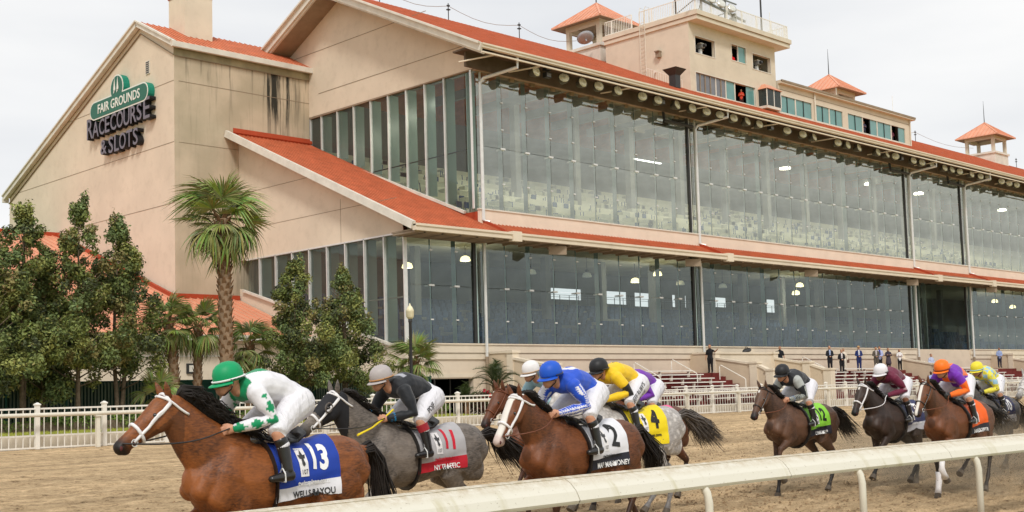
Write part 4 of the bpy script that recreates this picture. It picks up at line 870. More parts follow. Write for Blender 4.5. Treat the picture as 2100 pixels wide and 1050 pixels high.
# ---- hanging lamps inside, horn speakers outside
def pendants():
    def make(name, label, sc, col, es, grp):
        T = thing(name, label, 'pendant lamp', (0, 0, 0), grp)
        mb = MB(); mb.tube([(0, 0, .25), (0, 0, 1.2)], .02, 5); mb.lathe([(.09, .08), (.12, .25), (.06, .32)], (0, 0, 0), 12); mb.build('stem', M['darkmetal'], T)
        mb = MB(); mb.lathe([(.34, -.25), (.345, -.18), (.27, .02), (.10, .10)], (0, 0, 0), 16); mb.build('shade', P(name + '_shade', (.9, .85, .6), .4, emit=col, es=es), T, smooth=True); T.scale = (sc,) * 3
        if es > 1:
            ld = bpy.data.lights.new('bulb', 'POINT'); ld.energy = 60; ld.shadow_soft_size = .25; ld.color = (1, .9, .7); lo = bpy.data.objects.new('bulb', ld); COL.objects.link(lo); lo.parent = T; lo.location = (0, 0, -.6)
        return T
    A = make('pendant_lamp', '', 1.0, (1.0, .82, .40), 1.7, 'lit pendant lamps behind the lower glass'); B = make('unlit_pendant', '', 1.0, (.45, .5, .48), .12, 'unlit pendant lamps behind the lower glass')  # the unlit shades also carry a faint added glow
    f = [(48.3, 10.1, 'at the left corner of the lower storey', A), (53.2, 10.8, 'upper one just left of the first post', A), (70.4, 10.15, 'pinkish one right of centre in the second bay', A), (73.1, 10.8, 'topmost near the second post', A), (93.0, 10.77, 'upper of the pair in the third bay', A), (92.3, 10.05, 'lower of the pair in the third bay', A), (132.5, 10.65, 'upper left beyond the dark recess', A), (137.1, 10.15, 'far right lower one beyond the dark recess', A),
         (59.3, 10.25, 'left in the second bay', B), (65.0, 10.3, 'middle of the second bay', B), (75.9, 10.2, 'beside the second post', B), (81.5, 10.2, 'right of the second post', B)]
    first = {}
    for x, z, l, src in f:
        k = id(src); o = dup(src) if k in first else src; first[k] = 1; o.location = (x, 58, z); o['label'] = ('lit bell shaped hanging lamp, ' if src is A else 'unlit grey bell shaped hanging lamp, ') + l
    C_ = thing('ceiling_lamp', 'bright flat ceiling lamp behind the upper glass', 'ceiling lamp', (94.7, 60, 21.5), 'lit ceiling lamps behind the upper glass')
    mb = MB(); mb.lathe([(.5, -.02), (.52, .1), (.35, .2)], (0, 0, 0), 14); mb.build('lens', P('ceiling_lamp_glow', (.9, .9, .8), .4, emit=(1, .95, .75), es=5), C_, world=False)
    mb = MB(); mb.box(-.1, .1, -.1, .1, .2, .4); mb.build('mount', M['darkmetal'], C_, world=False)
    C_['label'] = 'bright flat ceiling lamp behind the upper glass, leftmost in the third bay'
    for i, x in enumerate((57, 74, 90, 106, 122)):  # added fill lights that brighten the upper seating tiers, no fixtures there
        ld = bpy.data.lights.new('tier_fill_light', 'AREA'); ld.shape = 'RECTANGLE'; ld.size = 15; ld.size_y = .4; ld.energy = 260; ld.color = (1, .95, .80)
        lo = bpy.data.objects.new('tier_fill_light', ld); COL.objects.link(lo); lo.location = (x, 52.0, 20.2); lo.rotation_euler = (R(35), 0, 0)
    for x, l in ((109.9, 'right part of the third bay'), (120.1, 'inside the narrow fourth bay'), (140.6, 'far right bay')): dup(C_, (x, 60, 21.6), 0, 'bright flat ceiling lamp behind the upper glass, ' + l)
    mb = MB(); mb.box(-1.6, 1.6, -.08, .08, 0, .06); o = mb.build('strip_light', P('strip_glow', (.9, .9, .9), .4, emit=(1, 1, .95), es=4)); o.location = (68.4 + 4, 58, 19.3); tag(o, 'long thin fluorescent strip light behind the upper glass', 'strip light')
    H = thing('horn_speaker', '', 'loudspeaker', (0, 0, 0), 'horn speakers under the lower eave')
    mb = MB(); mb.hull8([(-.15, .5, -.1), (.15, .5, -.1), (.15, .5, .1), (-.15, .5, .1)], [(-.55, -.1, -.32), (.55, -.1, -.32), (.55, -.1, .18), (-.55, -.1, .18)]); mb.build('horn', M['soffit'], H)
    mb = MB(); mb.box(-.05, .05, .2, .3, .1, .4); mb.build('bracket', M['darkmetal'], H)
    for i, (x, l) in enumerate(((51.6, 'left of the middle of the second bay'), (64.6, 'just left of the second post'), (79.0, 'right of the second post'), (94.6, 'near the third post'), (109.7, 'at the fourth post'))):
        o = H if i == 0 else dup(H); o.location = (x, 48.3, 10.2); o.rotation_euler = (0, 0, R(-30)); o['label'] = 'tan horn loudspeaker under the lower eave ' + l
pendants()

# ================================================================== FENCES AND RAILS
def fence_y(x): return 43.3 - .085 * (x - 18) if x < 50 else 40.58 - .0 * (x - 50)
def picket_fence():
    F = thing('picket_fence', 'white picket fence with square capped posts along the outer edge of the track', 'fence', (50, 42, .4))
    # the fence follows the kerb; straight run in front of it
    fy = 42.6; zb, zt = .42, 1.86; x = 12.0; i = 0
    mb = MB(); mb.box(-.014, .014, -.012, .012, 0, zt - zb); pk = mb.mesh('picket', M['fencewhite'])
    mb = MB(); mb.box(-.075, .075, -.075, .075, 0, zt - zb + .10); mb.box(-.10, .10, -.10, .10, zt - zb + .10, zt - zb + .14); mb.hull8([(-.1, -.1, zt - zb + .14), (.1, -.1, zt - zb + .14), (.1, .1, zt - zb + .14), (-.1, .1, zt - zb + .14)], [(-.02, -.02, zt - zb + .2), (.02, -.02, zt - zb + .2), (.02, .02, zt - zb + .2), (-.02, .02, zt - zb + .2)]); po = mb.mesh('post', M['fencewhite'])
    far = MB(); x0 = 10.86
    for k in range(44):
        xa = x0 + k * 2.5; o = link('post', po, F, world=False); o.location = (xa - 50, fy - 42, zb - .4)
        for j in range(1, 10):
            xp = xa + j * .25
            if 17 < xp < 92 and i < 300: o = link('picket', pk, F, world=False); o.location = (xp - 50, fy - 42, zb - .4); i += 1
            else: far.box(xp - .02, xp + .02, fy - .012, fy + .012, zb, zt)
        mb = MB(); mb.box(xa + .07, xa + 2.43, fy - .03, fy + .03, zt - .05, zt + .01); mb.build('top_rail', M['fencewhite'], F)
        mb = MB(); mb.box(xa + .07, xa + 2.43, fy - .03, fy + .03, zt - .24, zt - .21); mb.build('second_rail', M['fencewhite'], F)
        mb = MB(); mb.box(xa + .07, xa + 2.43, fy - .03, fy + .03, .86, .92); mb.build('low_rail', M['fencewhite'], F)
        mb = MB(); mb.box(xa + .07, xa + 2.43, fy - .03, fy + .03, .44, .49); mb.build('foot_rail', M['fencewhite'], F)
    far.build('far_pickets', M['fencewhite'], F, kind='stuff')
    Q = thing('outer_rail', 'cream round pipe rail on its own posts just in front of the picket fence', 'rail', (50, 42, .4))
    mb = MB(); mb.tube([(x, 42.15, 1.62) for x in range(0, 131, 5)], .075, 10); mb.build('pipe', M['pipe'], Q, smooth=True)
    for k in range(24):
        x = 5.4 + k * 5.0
        mb = MB(); mb.box(x - .07, x + .07, 42.08, 42.22, .4, 1.54); mb.box(x - .11, x + .11, 42.04, 42.26, 1.5, 1.55); mb.build('post', M['pipe'], Q)
picket_fence()

def rail_y(x):
    return float(np.interp(x, [-10, 5, 7.3, 10.9, 17.75, 26, 50], [7.5, 7.74, 7.90, 7.86, 7.45, 6.85, 5.2]))
def inside_rail():
    m, nt, b = newmat('rail_cover'); N = nt.nodes.new; L = nt.links.new
    tc = N('ShaderNodeTexCoord')
    def nz(s, sc, d=8, r=.7):
        mp = N('ShaderNodeMapping'); mp.inputs['Scale'].default_value = sc; L(tc.outputs['Object'], mp.inputs[0]); n = N('ShaderNodeTexNoise'); n.inputs['Scale'].default_value = s; n.inputs['Detail'].default_value = d; n.inputs['Roughness'].default_value = r; L(mp.outputs[0], n.inputs[0]); return n.outputs[0]
    def rr(src, a, b_, c, d):
        r = N('ShaderNodeMapRange'); r.inputs[1].default_value = a; r.inputs[2].default_value = b_; r.inputs[3].default_value = c; r.inputs[4].default_value = d; L(src, r.inputs[0]); return r.outputs[0]
    def mixc(f, a, col):
        x = N('ShaderNodeMix'); x.data_type = 'RGBA'; L(f, x.inputs[0]); L(a, x.inputs[6]); x.inputs[7].default_value = (*col, 1); return x.outputs[2]
    base = N('ShaderNodeRGB'); base.outputs[0].default_value = (.68, .65, .56, 1)
    sp = N('ShaderNodeSeparateXYZ'); L(tc.outputs['Object'], sp.inputs[0])
    dust = N('ShaderNodeMath'); dust.operation = 'MULTIPLY'; L(rr(nz(9, (1, 1, 1), 9, .8), .38, .60, .1, 1), dust.inputs[0]); L(rr(sp.outputs[2], 1.03, 1.12, 0, .95), dust.inputs[1])
    c = mixc(dust.outputs[0], base.outputs[0], (.42, .33, .20))
    c = mixc(rr(nz(26, (1, 1.6, 1), 6, .7), .62, .70, 0, .75), c, (.22, .16, .09))
    st = N('ShaderNodeMath'); st.operation = 'MULTIPLY'; L(rr(nz(2.6, (1.6, .18, .18), 5, .6), .56, .72, 0, .7), st.inputs[0]); L(rr(sp.outputs[2], 1.08, 1.03, 0, 1), st.inputs[1])
    c = mixc(st.outputs[0], c, (.42, .37, .18))
    L(c, b.inputs['Base Color']); b.inputs['Roughness'].default_value = .65
    Q = thing('inside_rail', 'white curved safety rail with dirt spatter running across the foreground', 'rail', (10, 8, 0))
    prof = [(.02, .96), (.03, 1.02), (.0, 1.07), (-.06, 1.115), (-.14, 1.14), (-.235, 1.14)]
    prof2 = [(-.235, 1.137), (-.33, 1.10), (-.40, 1.02), (-.44, .935), (-.43, .90), (-.40, .895), (-.385, .93)]
    prof = [(.0, .99), (.01, 1.04), (-.015, 1.08), (-.055, 1.11), (-.14, 1.124), (-.22, 1.112)]
    prof2 = [(-.222, 1.106), (-.29, 1.07), (-.36, 1.0), (-.40, .92), (-.39, .90), (-.365, .915)]
    edges = [-9, -5.6, -2.2, 1.3, 4.75, 8.2 - .0, 11.55, 14.95, 18.35, 21.8, 25.2, 28.6, 32]
    off = 1.05
    for a, b_ in zip(edges, edges[1:]):
        for nm, pr in (('rail_cover', prof), ('rail_skirt', prof2)):
            mb = MB(); n = 8; k = len(pr)
            for i in range(n + 1):
                x = a + .006 + (b_ - a - .012) * i / n
                for (dy, z) in pr: mb.v.append((x, rail_y(x) + dy, z))
                for (dy, z) in pr[::-1]: mb.v.append((x, rail_y(x) + dy * .97 - .004, z - .012))
            w = 2 * k
            for i in range(n):
                for j in range(w): mb.f.append((i * w + j, i * w + (j + 1) % w, (i + 1) * w + (j + 1) % w, (i + 1) * w + j)); mb.m.append(0)
            mb.f.append(tuple(range(w))); mb.f.append(tuple(range((n + 1) * w - 1, n * w - 1, -1))); mb.m += [0, 0]
            mb.build(nm, m, Q, smooth=False)
    for x in (4.1, 7.1, 10.1, 12.9, 15.6, 18.5, 21.4, 24.3):
        y = rail_y(x) - .40; mb = MB(); mb.tube([(x, y, -.05), (x, y, .74), (x, y + .02, .84), (x - .01, y + .07, .92), (x - .02, y + .15, .98), (x - .03, y + .24, 1.02)], .042, 12); mb.build('post', M['pipe'], Q, smooth=True)
        mb = MB(); mb.beam((x - .03, y + .18, 1.02), (x - .03, y + .38, 1.07), .08, .04); mb.build('bracket', M['pipe'], Q)
inside_rail()

def back_fence():
    F = thing('screen_fence', 'dark green slatted chain link fence behind the trees', 'fence', (30, 49.5, 1))
    mb = MB(); mb.box(5, 42.6, 49.44, 49.46, 1.0, 2.9); mb.build('screen', M['greenmesh'], F)
    mb = MB(); x = 5.0
    while x < 42.4:
        if not (26.4 < x < 29.5): mb.box(x, x + .07, 49.36, 49.41, 1.02, 2.86)
        x += .15
    mb.build('slats', P('slat_edge', (.12, .15, .12), .7, .2, .5, .4), F, kind='stuff')
    for k in range(16):
        x = 5 + k * 2.5; mb = MB(); mb.tube([(x, 49.33, .9), (x, 49.33, 2.98)], .045, 8); mb.build('post', M['greenslat'], F)
    mb = MB(); mb.tube([(5, 49.33, 2.9), (42.6, 49.33, 2.9)], .03, 6); mb.build('top_rail', M['greenslat'], F)
back_fence()

# ================================================================== APRON: parapets, benches, rails
def apron():
    def wall(x, name, label, y_flat, pts, zf=4.27, w=.36):
        W_ = thing(name, label, 'wall', (x, 46, .86), 'sloping parapet walls of the apron stairs')
        mb = MB(); mb.prism([(49.98, .3), (49.98, zf - .12), (y_flat, zf - .12), (y_flat, pts[0][1] - .1)] + [(a, b - .1) for a, b in pts[1:]] + [(pts[-1][0], .3)], 'x', x, x + w); mb.build('wall', M['apronwall'], W_)
        mb = MB(); mb.box(x - .06, x + w + .06, y_flat - .06, 49.7, zf - .12, zf); mb.build('flat_coping', M['cream'], W_)
        p0 = (y_flat - .02, pts[0][1] - .02)
        mb = MB(); mb.box(x - .08, x + w + .1, y_flat - .36, y_flat + .1, .9, zf - .14); mb.box(x - .14, x + w + .16, y_flat - .42, y_flat + .16, zf - .14, zf + .02); mb.build('pillar', M['cream'], W_)
        for (a, b), (c, d) in zip([p0] + pts[1:], pts[1:]):
            if abs(a - c) > .4: mb = MB(); mb.beam((x + w / 2, a - .3, b - .12), (x + w / 2, c, d - .02), w + .14, .13); mb.build('coping', M['cream'], W_)
        for a, b in pts[1:]:
            mb = MB(); mb.box(x - .1, x + w + .12, a - .28, a + .28, .3, b + .02); mb.build('pillar', M['cream'], W_)
            mb = MB(); mb.box(x - .16, x + w + .18, a - .34, a + .34, b + .02, b + .14); mb.build('pillar_cap', M['cream'], W_)
    wall(47.3, 'parapet_wall', 'sloping parapet wall behind the sago palm, leftmost of the apron walls', 48.2, [(48.2, 3.97), (45.0, 3.32), (43.7, 2.75)])
    wall(66.1, 'parapet_wall', 'sloping parapet wall beside the man standing at the second post', 48.2, [(48.2, 3.95), (44.9, 3.35), (43.7, 2.85)])
    wall(73.0, 'parapet_wall', 'sloping parapet wall below the man in a black shirt', 48.2, [(48.2, 3.95), (45.3, 3.38), (43.7, 2.85)])
    wall(91.4, 'parapet_wall', 'sloping parapet wall right of the group of standing people', 48.2, [(48.2, 3.9), (44.9, 3.2), (43.7, 2.7)])
    wall(112.5, 'parapet_wall', 'farthest sloping parapet wall at the right edge', 48.2, [(48.2, 3.9), (44.9, 3.2), (43.7, 2.7)])
    mb = MB(); mb.box(66.5, 73.0, 48.0, 48.3, .86, 4.12); mb.box(66.5, 73.0, 47.92, 48.38, 4.12, 4.24); tag(mb.build('landing_wall', M['cream']), 'straight level wall joining two sloping parapets, a dark bag lying on it', 'wall')
    secs = [(48.6, 66.0), (73.5, 91.3), (91.9, 112.4)]
    for si, (a, b) in enumerate(secs):
        mb = MB(); n = 9
        for k in range(n):
            y0 = 43.4 + k * .52; y1 = y0 + .52 if k < n - 1 else 49.98
            mb.box(a, b, y0, y1, .3, .86 + .25 * k)
        St = tag(mb.build('terrace_steps', M['maroon']), 'dark maroon stepped terrace with benches, ' + ['left of the second post', 'below the group of people', 'right of the group of people'][si], 'steps')
    # benches
    Bn = None; w0 = 6.4
    cnt = 0
    for si, (a, b) in enumerate(secs):
        for k in range(8):
            y = 43.66 + k * .52; z = .86 + .25 * k; x = a + .5 + (7 - k) * .45
            j = 0
            while x + w0 < b - .1:
                if Bn is None:
                    Bn = thing('bench', '', 'bench', (0, 0, 0), 'white plank benches on the maroon terrace')
                    mb = MB(); mb.box(0, w0, -.12, .12, .36, .42); mb.build('seat', M['fencewhite'], Bn)
                    for q in (.3, w0 / 2, w0 - .3): mb = MB(); mb.box(q - .03, q + .03, -.09, .09, 0, .36); mb.build('leg', M['pipe'], Bn)
                    o = Bn
                else: o = dup(Bn)
                o.location = (x, y, z)
                o['label'] = 'white plank bench, %s row from the top, %s of its row, in the %s terrace' % (['eighth', 'seventh', 'sixth', 'fifth', 'fourth', 'third', 'second', 'first'][k], ['leftmost', 'second', 'third', 'fourth'][min(j, 3)], ['left', 'middle', 'right'][si])
                x += w0 + .75; j += 1; cnt += 1
    # stair handrails
    HR = [(61.3, 46.9, 2.9, 'left of the second post'), (64.6, 45.6, 2.5, 'left of the man at the second post'), (57.0, 46.4, 2.7, 'behind the jockey in yellow'), (77.0, 47.2, 3.1, 'left of the group of people'), (84.9, 45.8, 2.5, 'in front of the group of people'), (93.4, 46.2, 2.7, 'right of the group of people'), (69.2, 43.6, 1.5, 'between the two parapets')]
    for x, y, z, l in HR:
        mb = MB(); mb.tube([(x, y + .9, z - .1 - .0), (x, y + .9, z + .75), (x, y + .8, z + .83), (x + .1, y - .9, z - .05), (x + .1, y - 1.0, z - .15), (x + .1, y - 1.0, max(.86, z - 1.2))], .028, 6, up=(1, 0, 0))
        tag(mb.build('stair_handrail', M['fencewhite']), 'bent pipe handrail on the terrace steps ' + l, 'handrail', 'pipe handrails on the terrace')
    mb = MB(); rnd = random.Random(1)
    mb.lathe([(.05, 0), (.32, .02), (.34, .12), (.26, .24), (.08, .28)], (0, 0, 0), 12); 
    for v in range(len(mb.v)): x, y, z = mb.v[v]; mb.v[v] = (x * 1.3 + .05 * math.sin(9 * z), y * .7, z + .06 * math.sin(5 * x))
    mb.tube([(-.2, 0, .22), (-.1, 0, .36), (.1, 0, .36), (.2, 0, .22)], .02, 6)
    o = mb.build('duffel_bag', M['darkmetal'], smooth=True); o.location = (70.1, 48.15, 4.24); tag(o, 'dark bag lying on the level landing wall', 'bag')
apron()

# ================================================================== PLANTS
def leaf_cloud(name, clumps, n, size, cols, mat, seed, flat=.5):
    """clumps: list of (centre, radius vec). one joined mesh of n small folded leaves in clumps"""
    rs = np.random.RandomState(seed); vol = np.array([c[1][0] * c[1][1] * c[1][2] for c in clumps]) ** .8; pr = vol / vol.sum()
    ci = rs.choice(len(clumps), n, p=pr); C = np.array([c[0] for c in clumps])[ci]; Rr = np.array([c[1] for c in clumps])[ci]
    d = rs.normal(size=(n, 3)); d /= np.linalg.norm(d, axis=1)[:, None]; r = rs.uniform(.25, 1.05, n) ** .5
    p = C + d * Rr * r[:, None] * (1 + .18 * rs.normal(size=(n, 1)))
    nrm = d + rs.normal(size=(n, 3)) * .8 + np.array([0, 0, .5]); nrm /= np.linalg.norm(nrm, axis=1)[:, None]
    t = np.cross(nrm, rs.normal(size=(n, 3))); t /= np.linalg.norm(t, axis=1)[:, None]; b = np.cross(nrm, t)
    s = size * rs.uniform(.6, 1.3, n)[:, None]
    v = np.stack([p - t * s, p + b * s * flat + nrm * s * .15, p + t * s, p - b * s * flat + nrm * s * .15], 1).reshape(-1, 3)
    me = bpy.data.meshes.new(name); f = np.arange(n * 4).reshape(n, 4); me.from_pydata(v.tolist(), [], f.tolist()); me.materials.append(mat)
    cc = np.array(cols)[rs.randint(0, len(cols), len(clumps))][ci] * rs.uniform(.7, 1.3, (n, 1)); k = rs.rand(n) < .25; cc[k] = np.array(cols)[rs.randint(0, len(cols), k.sum())]
    set_col(me, np.repeat(cc, 4, 0)); return me
LEAFC = [(.15, .185, .045), (.22, .235, .06), (.09, .12, .035), (.22, .19, .065), (.13, .17, .05), (.15, .21, .075), (.25, .27, .075), (.06, .075, .03)]
def tree_mesh(h, w, seed, lean=0, base=.22, top=1.0):
    rnd = random.Random(seed); cl = []
    for i in range(105):
        t = rnd.random() ** .85; z = h * (base + (top - base) * t); prof = ((1 - t) ** .62 * min(1, .5 + t * 3.2)) * (1.15 if t < .55 else .95)
        a = rnd.uniform(0, 6.283); rr = w / 2 * prof * rnd.uniform(.2, 1.15)
        s = rnd.uniform(.22, .50) * (1.1 - .55 * t); cl.append(((rr * math.cos(a) + lean * t, rr * math.sin(a), z), (s, s, s * rnd.uniform(.8, 1.3))))
    for k in range(5):   # upright shoots at the top
        a = rnd.uniform(0, 6.28); cl.append(((.25 * math.cos(a) + lean, .25 * math.sin(a), h * rnd.uniform(.93, 1.03)), (.18, .18, .45)))
    crown = leaf_cloud('crown', cl, 21000, .078, LEAFC, M['leaf'], seed)
    tb = MB(); tops = []
    for k in range(2 if seed % 2 else 1):
        o = .12 * (k - .5) if seed % 2 else 0
        tb.tube([(o, 0, -.1), (o * 2, .02, h * .15), (o * 4 + lean * .2, 0, h * .35), (o * 3 + lean * .6, 0, h * .65), (lean, 0, h * .92)], [.11, .09, .075, .05, .015], 8)
    for i in range(22):
        z = h * rnd.uniform(.18, .8); a = rnd.uniform(0, 6.28); L_ = w / 2 * (1 - z / h) ** .6 * rnd.uniform(.6, .95); tb.tube([(lean * z / h, 0, z), (L_ * .5 * math.cos(a), L_ * .5 * math.sin(a), z + .3), (L_ * math.cos(a), L_ * math.sin(a), z + .5 + .2 * L_)], [.035, .022, .008], 5)
    return crown, tb.mesh('trunk', M['bark'], True)
def trees():
    spec = [(18.15, 7.2, 4.2, 0, 'dense evergreen tree cut by the left edge, lowest of the left group'), (19.75, 8.8, 4.0, 1, 'tall pointed evergreen with bare topmost sprigs, second from the left edge'), (21.6, 8.9, 3.9, 2, 'tall evergreen with a narrow upright top in the middle of the left group'),
            (23.75, 8.45, 3.7, 3, 'twin stemmed evergreen, rightmost tall one of the left group'), (31.9, 7.1, 4.1, 4, 'bushy dark evergreen left of the pair before the lower end glazing'), (35.2, 7.0, 4.0, 5, 'bushy dark evergreen right of the pair before the lower end glazing'), (20.7, 6.4, 3.6, 6, 'shorter reddish green tree filling the gap between two taller evergreens')]
    var = {}
    for x, h, w, s, lab in spec:
        T = thing('evergreen_tree', lab, 'tree', (x, 46.6 + (.5 if s % 2 else -.3) + (1.2 if s == 6 else 0), .95), 'evergreen trees in front of the green fence', R(50 * s))
        c, t = tree_mesh(h, w * 1.05, 20 + s, base=.27 if s < 4 else .22)
        link('crown', c, T, world=False); link('trunk', t, T, world=False)
    # hedge
    cl = []
    rnd = random.Random(8)
    for i in range(260): x = rnd.uniform(12, 40.5); cl.append(((x, 46.0 + rnd.uniform(-.25, .25), 1.1 + rnd.uniform(0, .32)), (.25, .25, .2)))
    me = leaf_cloud('foliage', cl, 16000, .05, [(.13, .20, .035), (.10, .16, .03), (.17, .24, .05)], M['hedge'], 5); H = thing('hedge', 'low clipped green hedge seen through the white pickets', 'hedge', (0, 0, 0)); link('foliage', me, H, world=False)
    mb = MB(); mb.box(12, 40.5, 45.85, 46.15, .9, 1.3); mb.build('hedge_stems', M['bark'], H)
    # flowering shrub at the apron corner
    cl = [((rnd.uniform(41.9, 44.2), 45.6 + rnd.uniform(-.4, .4), 1.1 + rnd.uniform(0, .75)), (.35, .35, .3)) for _ in range(40)]
    me = leaf_cloud('foliage', cl, 5000, .07, [(.07, .06, .03), (.10, .04, .03), (.05, .07, .02)], M['hedge'], 6); H = thing('flower_bed', 'reddish shrub bed with a few red flowers beside the sago palm', 'shrub', (0, 0, 0)); link('foliage', me, H, world=False)
    cl = [((rnd.uniform(42.0, 44.4), 45.2 + rnd.uniform(-.3, .3), 1.5 + rnd.uniform(0, .6)), (.08, .08, .08)) for _ in range(14)]
    me = leaf_cloud('flowers', cl, 160, .06, [(.7, .03, .04), (.6, .06, .08)], M['hedge'], 7, .9); link('flowers', me, H, world=False)
trees()

def frond_mesh(kind, seed, L=1.0):
    """fan leaf: petiole along +x then a fan of drooping folded blades"""
    rnd = random.Random(seed); v = []; f = []; col = []
    def add(vs, fs, c): o = len(v); v.extend(vs); f.extend([tuple(i + o for i in q) for q in fs]); col.extend([c] * len(vs))
    pl = L * .75; g = (.19, .235, .06)
    for i in range(4):
        a, b = pl * i / 4, pl * (i + 1) / 4; za, zb_ = -.10 * (a / pl) ** 2, -.10 * (b / pl) ** 2
        add([(a, -.018, za), (a, .018, za), (b, .014, zb_), (b, -.014, zb_)], [(0, 1, 2, 3)], (.13, .14, .04))
        add([(a, 0, za - .03), (a, .018, za), (b, .014, zb_), (b, 0, zb_ - .025)], [(0, 1, 2, 3)], (.13, .14, .04))
    n = 30
    for i in range(n):
        t = (i + .5) / n * 2 - 1; an = t * R(105) + rnd.uniform(-.04, .04); Lb = L * (1.0 - .28 * t * t) * rnd.uniform(.78, 1.08); w = .030 * L * 1.15
        droop = (.35 if kind == 0 else .80 if kind == 1 else .15) * rnd.uniform(.7, 1.5); px, pz = pl, -.10
        c = tuple(q * rnd.uniform(.75, 1.4) for q in g); 
        if rnd.random() < .2: c = (.30, .29, .12)
        prev = None; dx, dy = math.cos(an), math.sin(an); K = 5
        for k in range(K + 1):
            s = k / K; r = Lb * s; z = pz - droop * Lb * s ** 2.6 + .10 * L * math.sin(s * 1.5) * (1 - abs(t)); ww = w * (.35 + 1.1 * s if s < .55 else (1 - s) * 2.1 + .04)
            cx, cy = px + dx * r * (1 - .15 * droop * s * s), dy * r * (1 - .15 * droop * s * s); nx, ny = -dy, dx
            cur = [(cx + nx * ww, cy + ny * ww, z), (cx, cy, z - ww * .7), (cx - nx * ww, cy - ny * ww, z)]
            if prev: add(prev + cur, [(0, 1, 4, 3), (1, 2, 5, 4)], c)
            prev = cur
    me = bpy.data.meshes.new('frond'); me.from_pydata(v, [], f); me.materials.append(M['palmleaf']); set_col(me, np.array(col)); return me
def pinnate_mesh(seed, L=1.2):
    rnd = random.Random(seed); mb = MB(); K = 22
    def sp(s): return Vector((L * s * (1 - .12 * s), 0, .42 * L * math.sin(s * 1.9) - .35 * L * s * s))
    mb.tube([sp(i / 8) for i in range(9)], [.02 - .0018 * i for i in range(9)], 5)
    for i in range(2, K):
        s = i / K; p = sp(s); l = .26 * L * math.sin(math.pi * min(1, s * .9 + .12)) + .04
        for sg in (-1, 1):
            q = p + Vector((l * .45, sg * l, l * .15)); w = Vector((.016, 0, 0)); mb.add([p - w, p + w, q], [(0, 1, 2)])
    me = mb.mesh('frond', M['palmleaf']); set_col(me, np.array([(.045, .07, .015)] * len(mb.v)) * np.random.RandomState(seed).uniform(.7, 1.4, (len(mb.v), 1))); return me
FR = [frond_mesh(0, 1), frond_mesh(1, 2), frond_mesh(2, 3), frond_mesh(1, 4)]
PN = [pinnate_mesh(1), pinnate_mesh(2)]
def palm(name, label, cat, x, y, z0, trunk_h, r, crown, nf, fl, seed, rough=True, pin=False, grp=None, lo=-45):
    T = thing(name, label, cat, (x, y, z0), grp); rnd = random.Random(seed); lean = (crown[0], crown[1])
    if trunk_h > .15:
        n = max(5, int(trunk_h / .12)); pts = [(lean[0] * (i / n) ** 2, lean[1] * (i / n) ** 2, trunk_h * i / n - .1) for i in range(n + 1)]; rr = [r * (1.12 - .15 * (i / n)) * (1 + (.06 * (-1) ** i if rough else .015 * (-1) ** i)) for i in range(n + 1)]
        mb = MB(); mb.tube(pts, rr, 12); mb.build('trunk', M['palmsmooth'] if trunk_h > 4 else M['palmbark'], T, world=False, smooth=True)
        if rough:    # old leaf boots
            mb = MB(); z = trunk_h * (.30 if trunk_h > 4 else .35); k = 0
            while z < trunk_h + .1:
                a = k * 2.4; t = z / trunk_h; cx, cy = lean[0] * t * t, lean[1] * t * t; out = r * (1.35 + .8 * max(0, t - .6)); up = .16 + .10 * t
                ca, sa = math.cos(a), math.sin(a); b = Vector((cx + ca * r * .85, cy + sa * r * .85, z)); tip = Vector((cx + ca * out, cy + sa * out, z + up)); s_ = Vector((-sa, ca, 0)) * r * .38; u = Vector((0, 0, .05))
                mb.add([b - s_, b + s_, tip + s_ * .5, tip - s_ * .5, b - s_ - u * 2, b + s_ - u * 2, tip + s_ * .4 - u * .6, tip - s_ * .4 - u * .6], [(0, 1, 2, 3), (4, 7, 6, 5), (0, 4, 5, 1), (1, 5, 6, 2), (2, 6, 7, 3), (3, 7, 4, 0)]); z += .045 * (1 if trunk_h > 4 else .8); k += 1
            mb.build('leaf_boots', M['palmbark'], T, world=False, kind='stuff')
    for i in range(nf):
        az = i * 2.39996 + rnd.uniform(-.2, .2); t = i / nf; el = R(80 - (80 - lo) * t ** .9 + rnd.uniform(-8, 8)); me = (PN if pin else FR)[rnd.randrange(2 if pin else 3) if t < .7 or pin else 3]
        o = link('frond', me, T, world=False); o.rotation_euler = Euler((rnd.uniform(-.4, .4), -el, az), 'XYZ'); o.scale = (fl * rnd.uniform(.85, 1.1),) * 3
        o.location = (lean[0], lean[1], max(.05, trunk_h - .1 + .15 * (1 - t)))
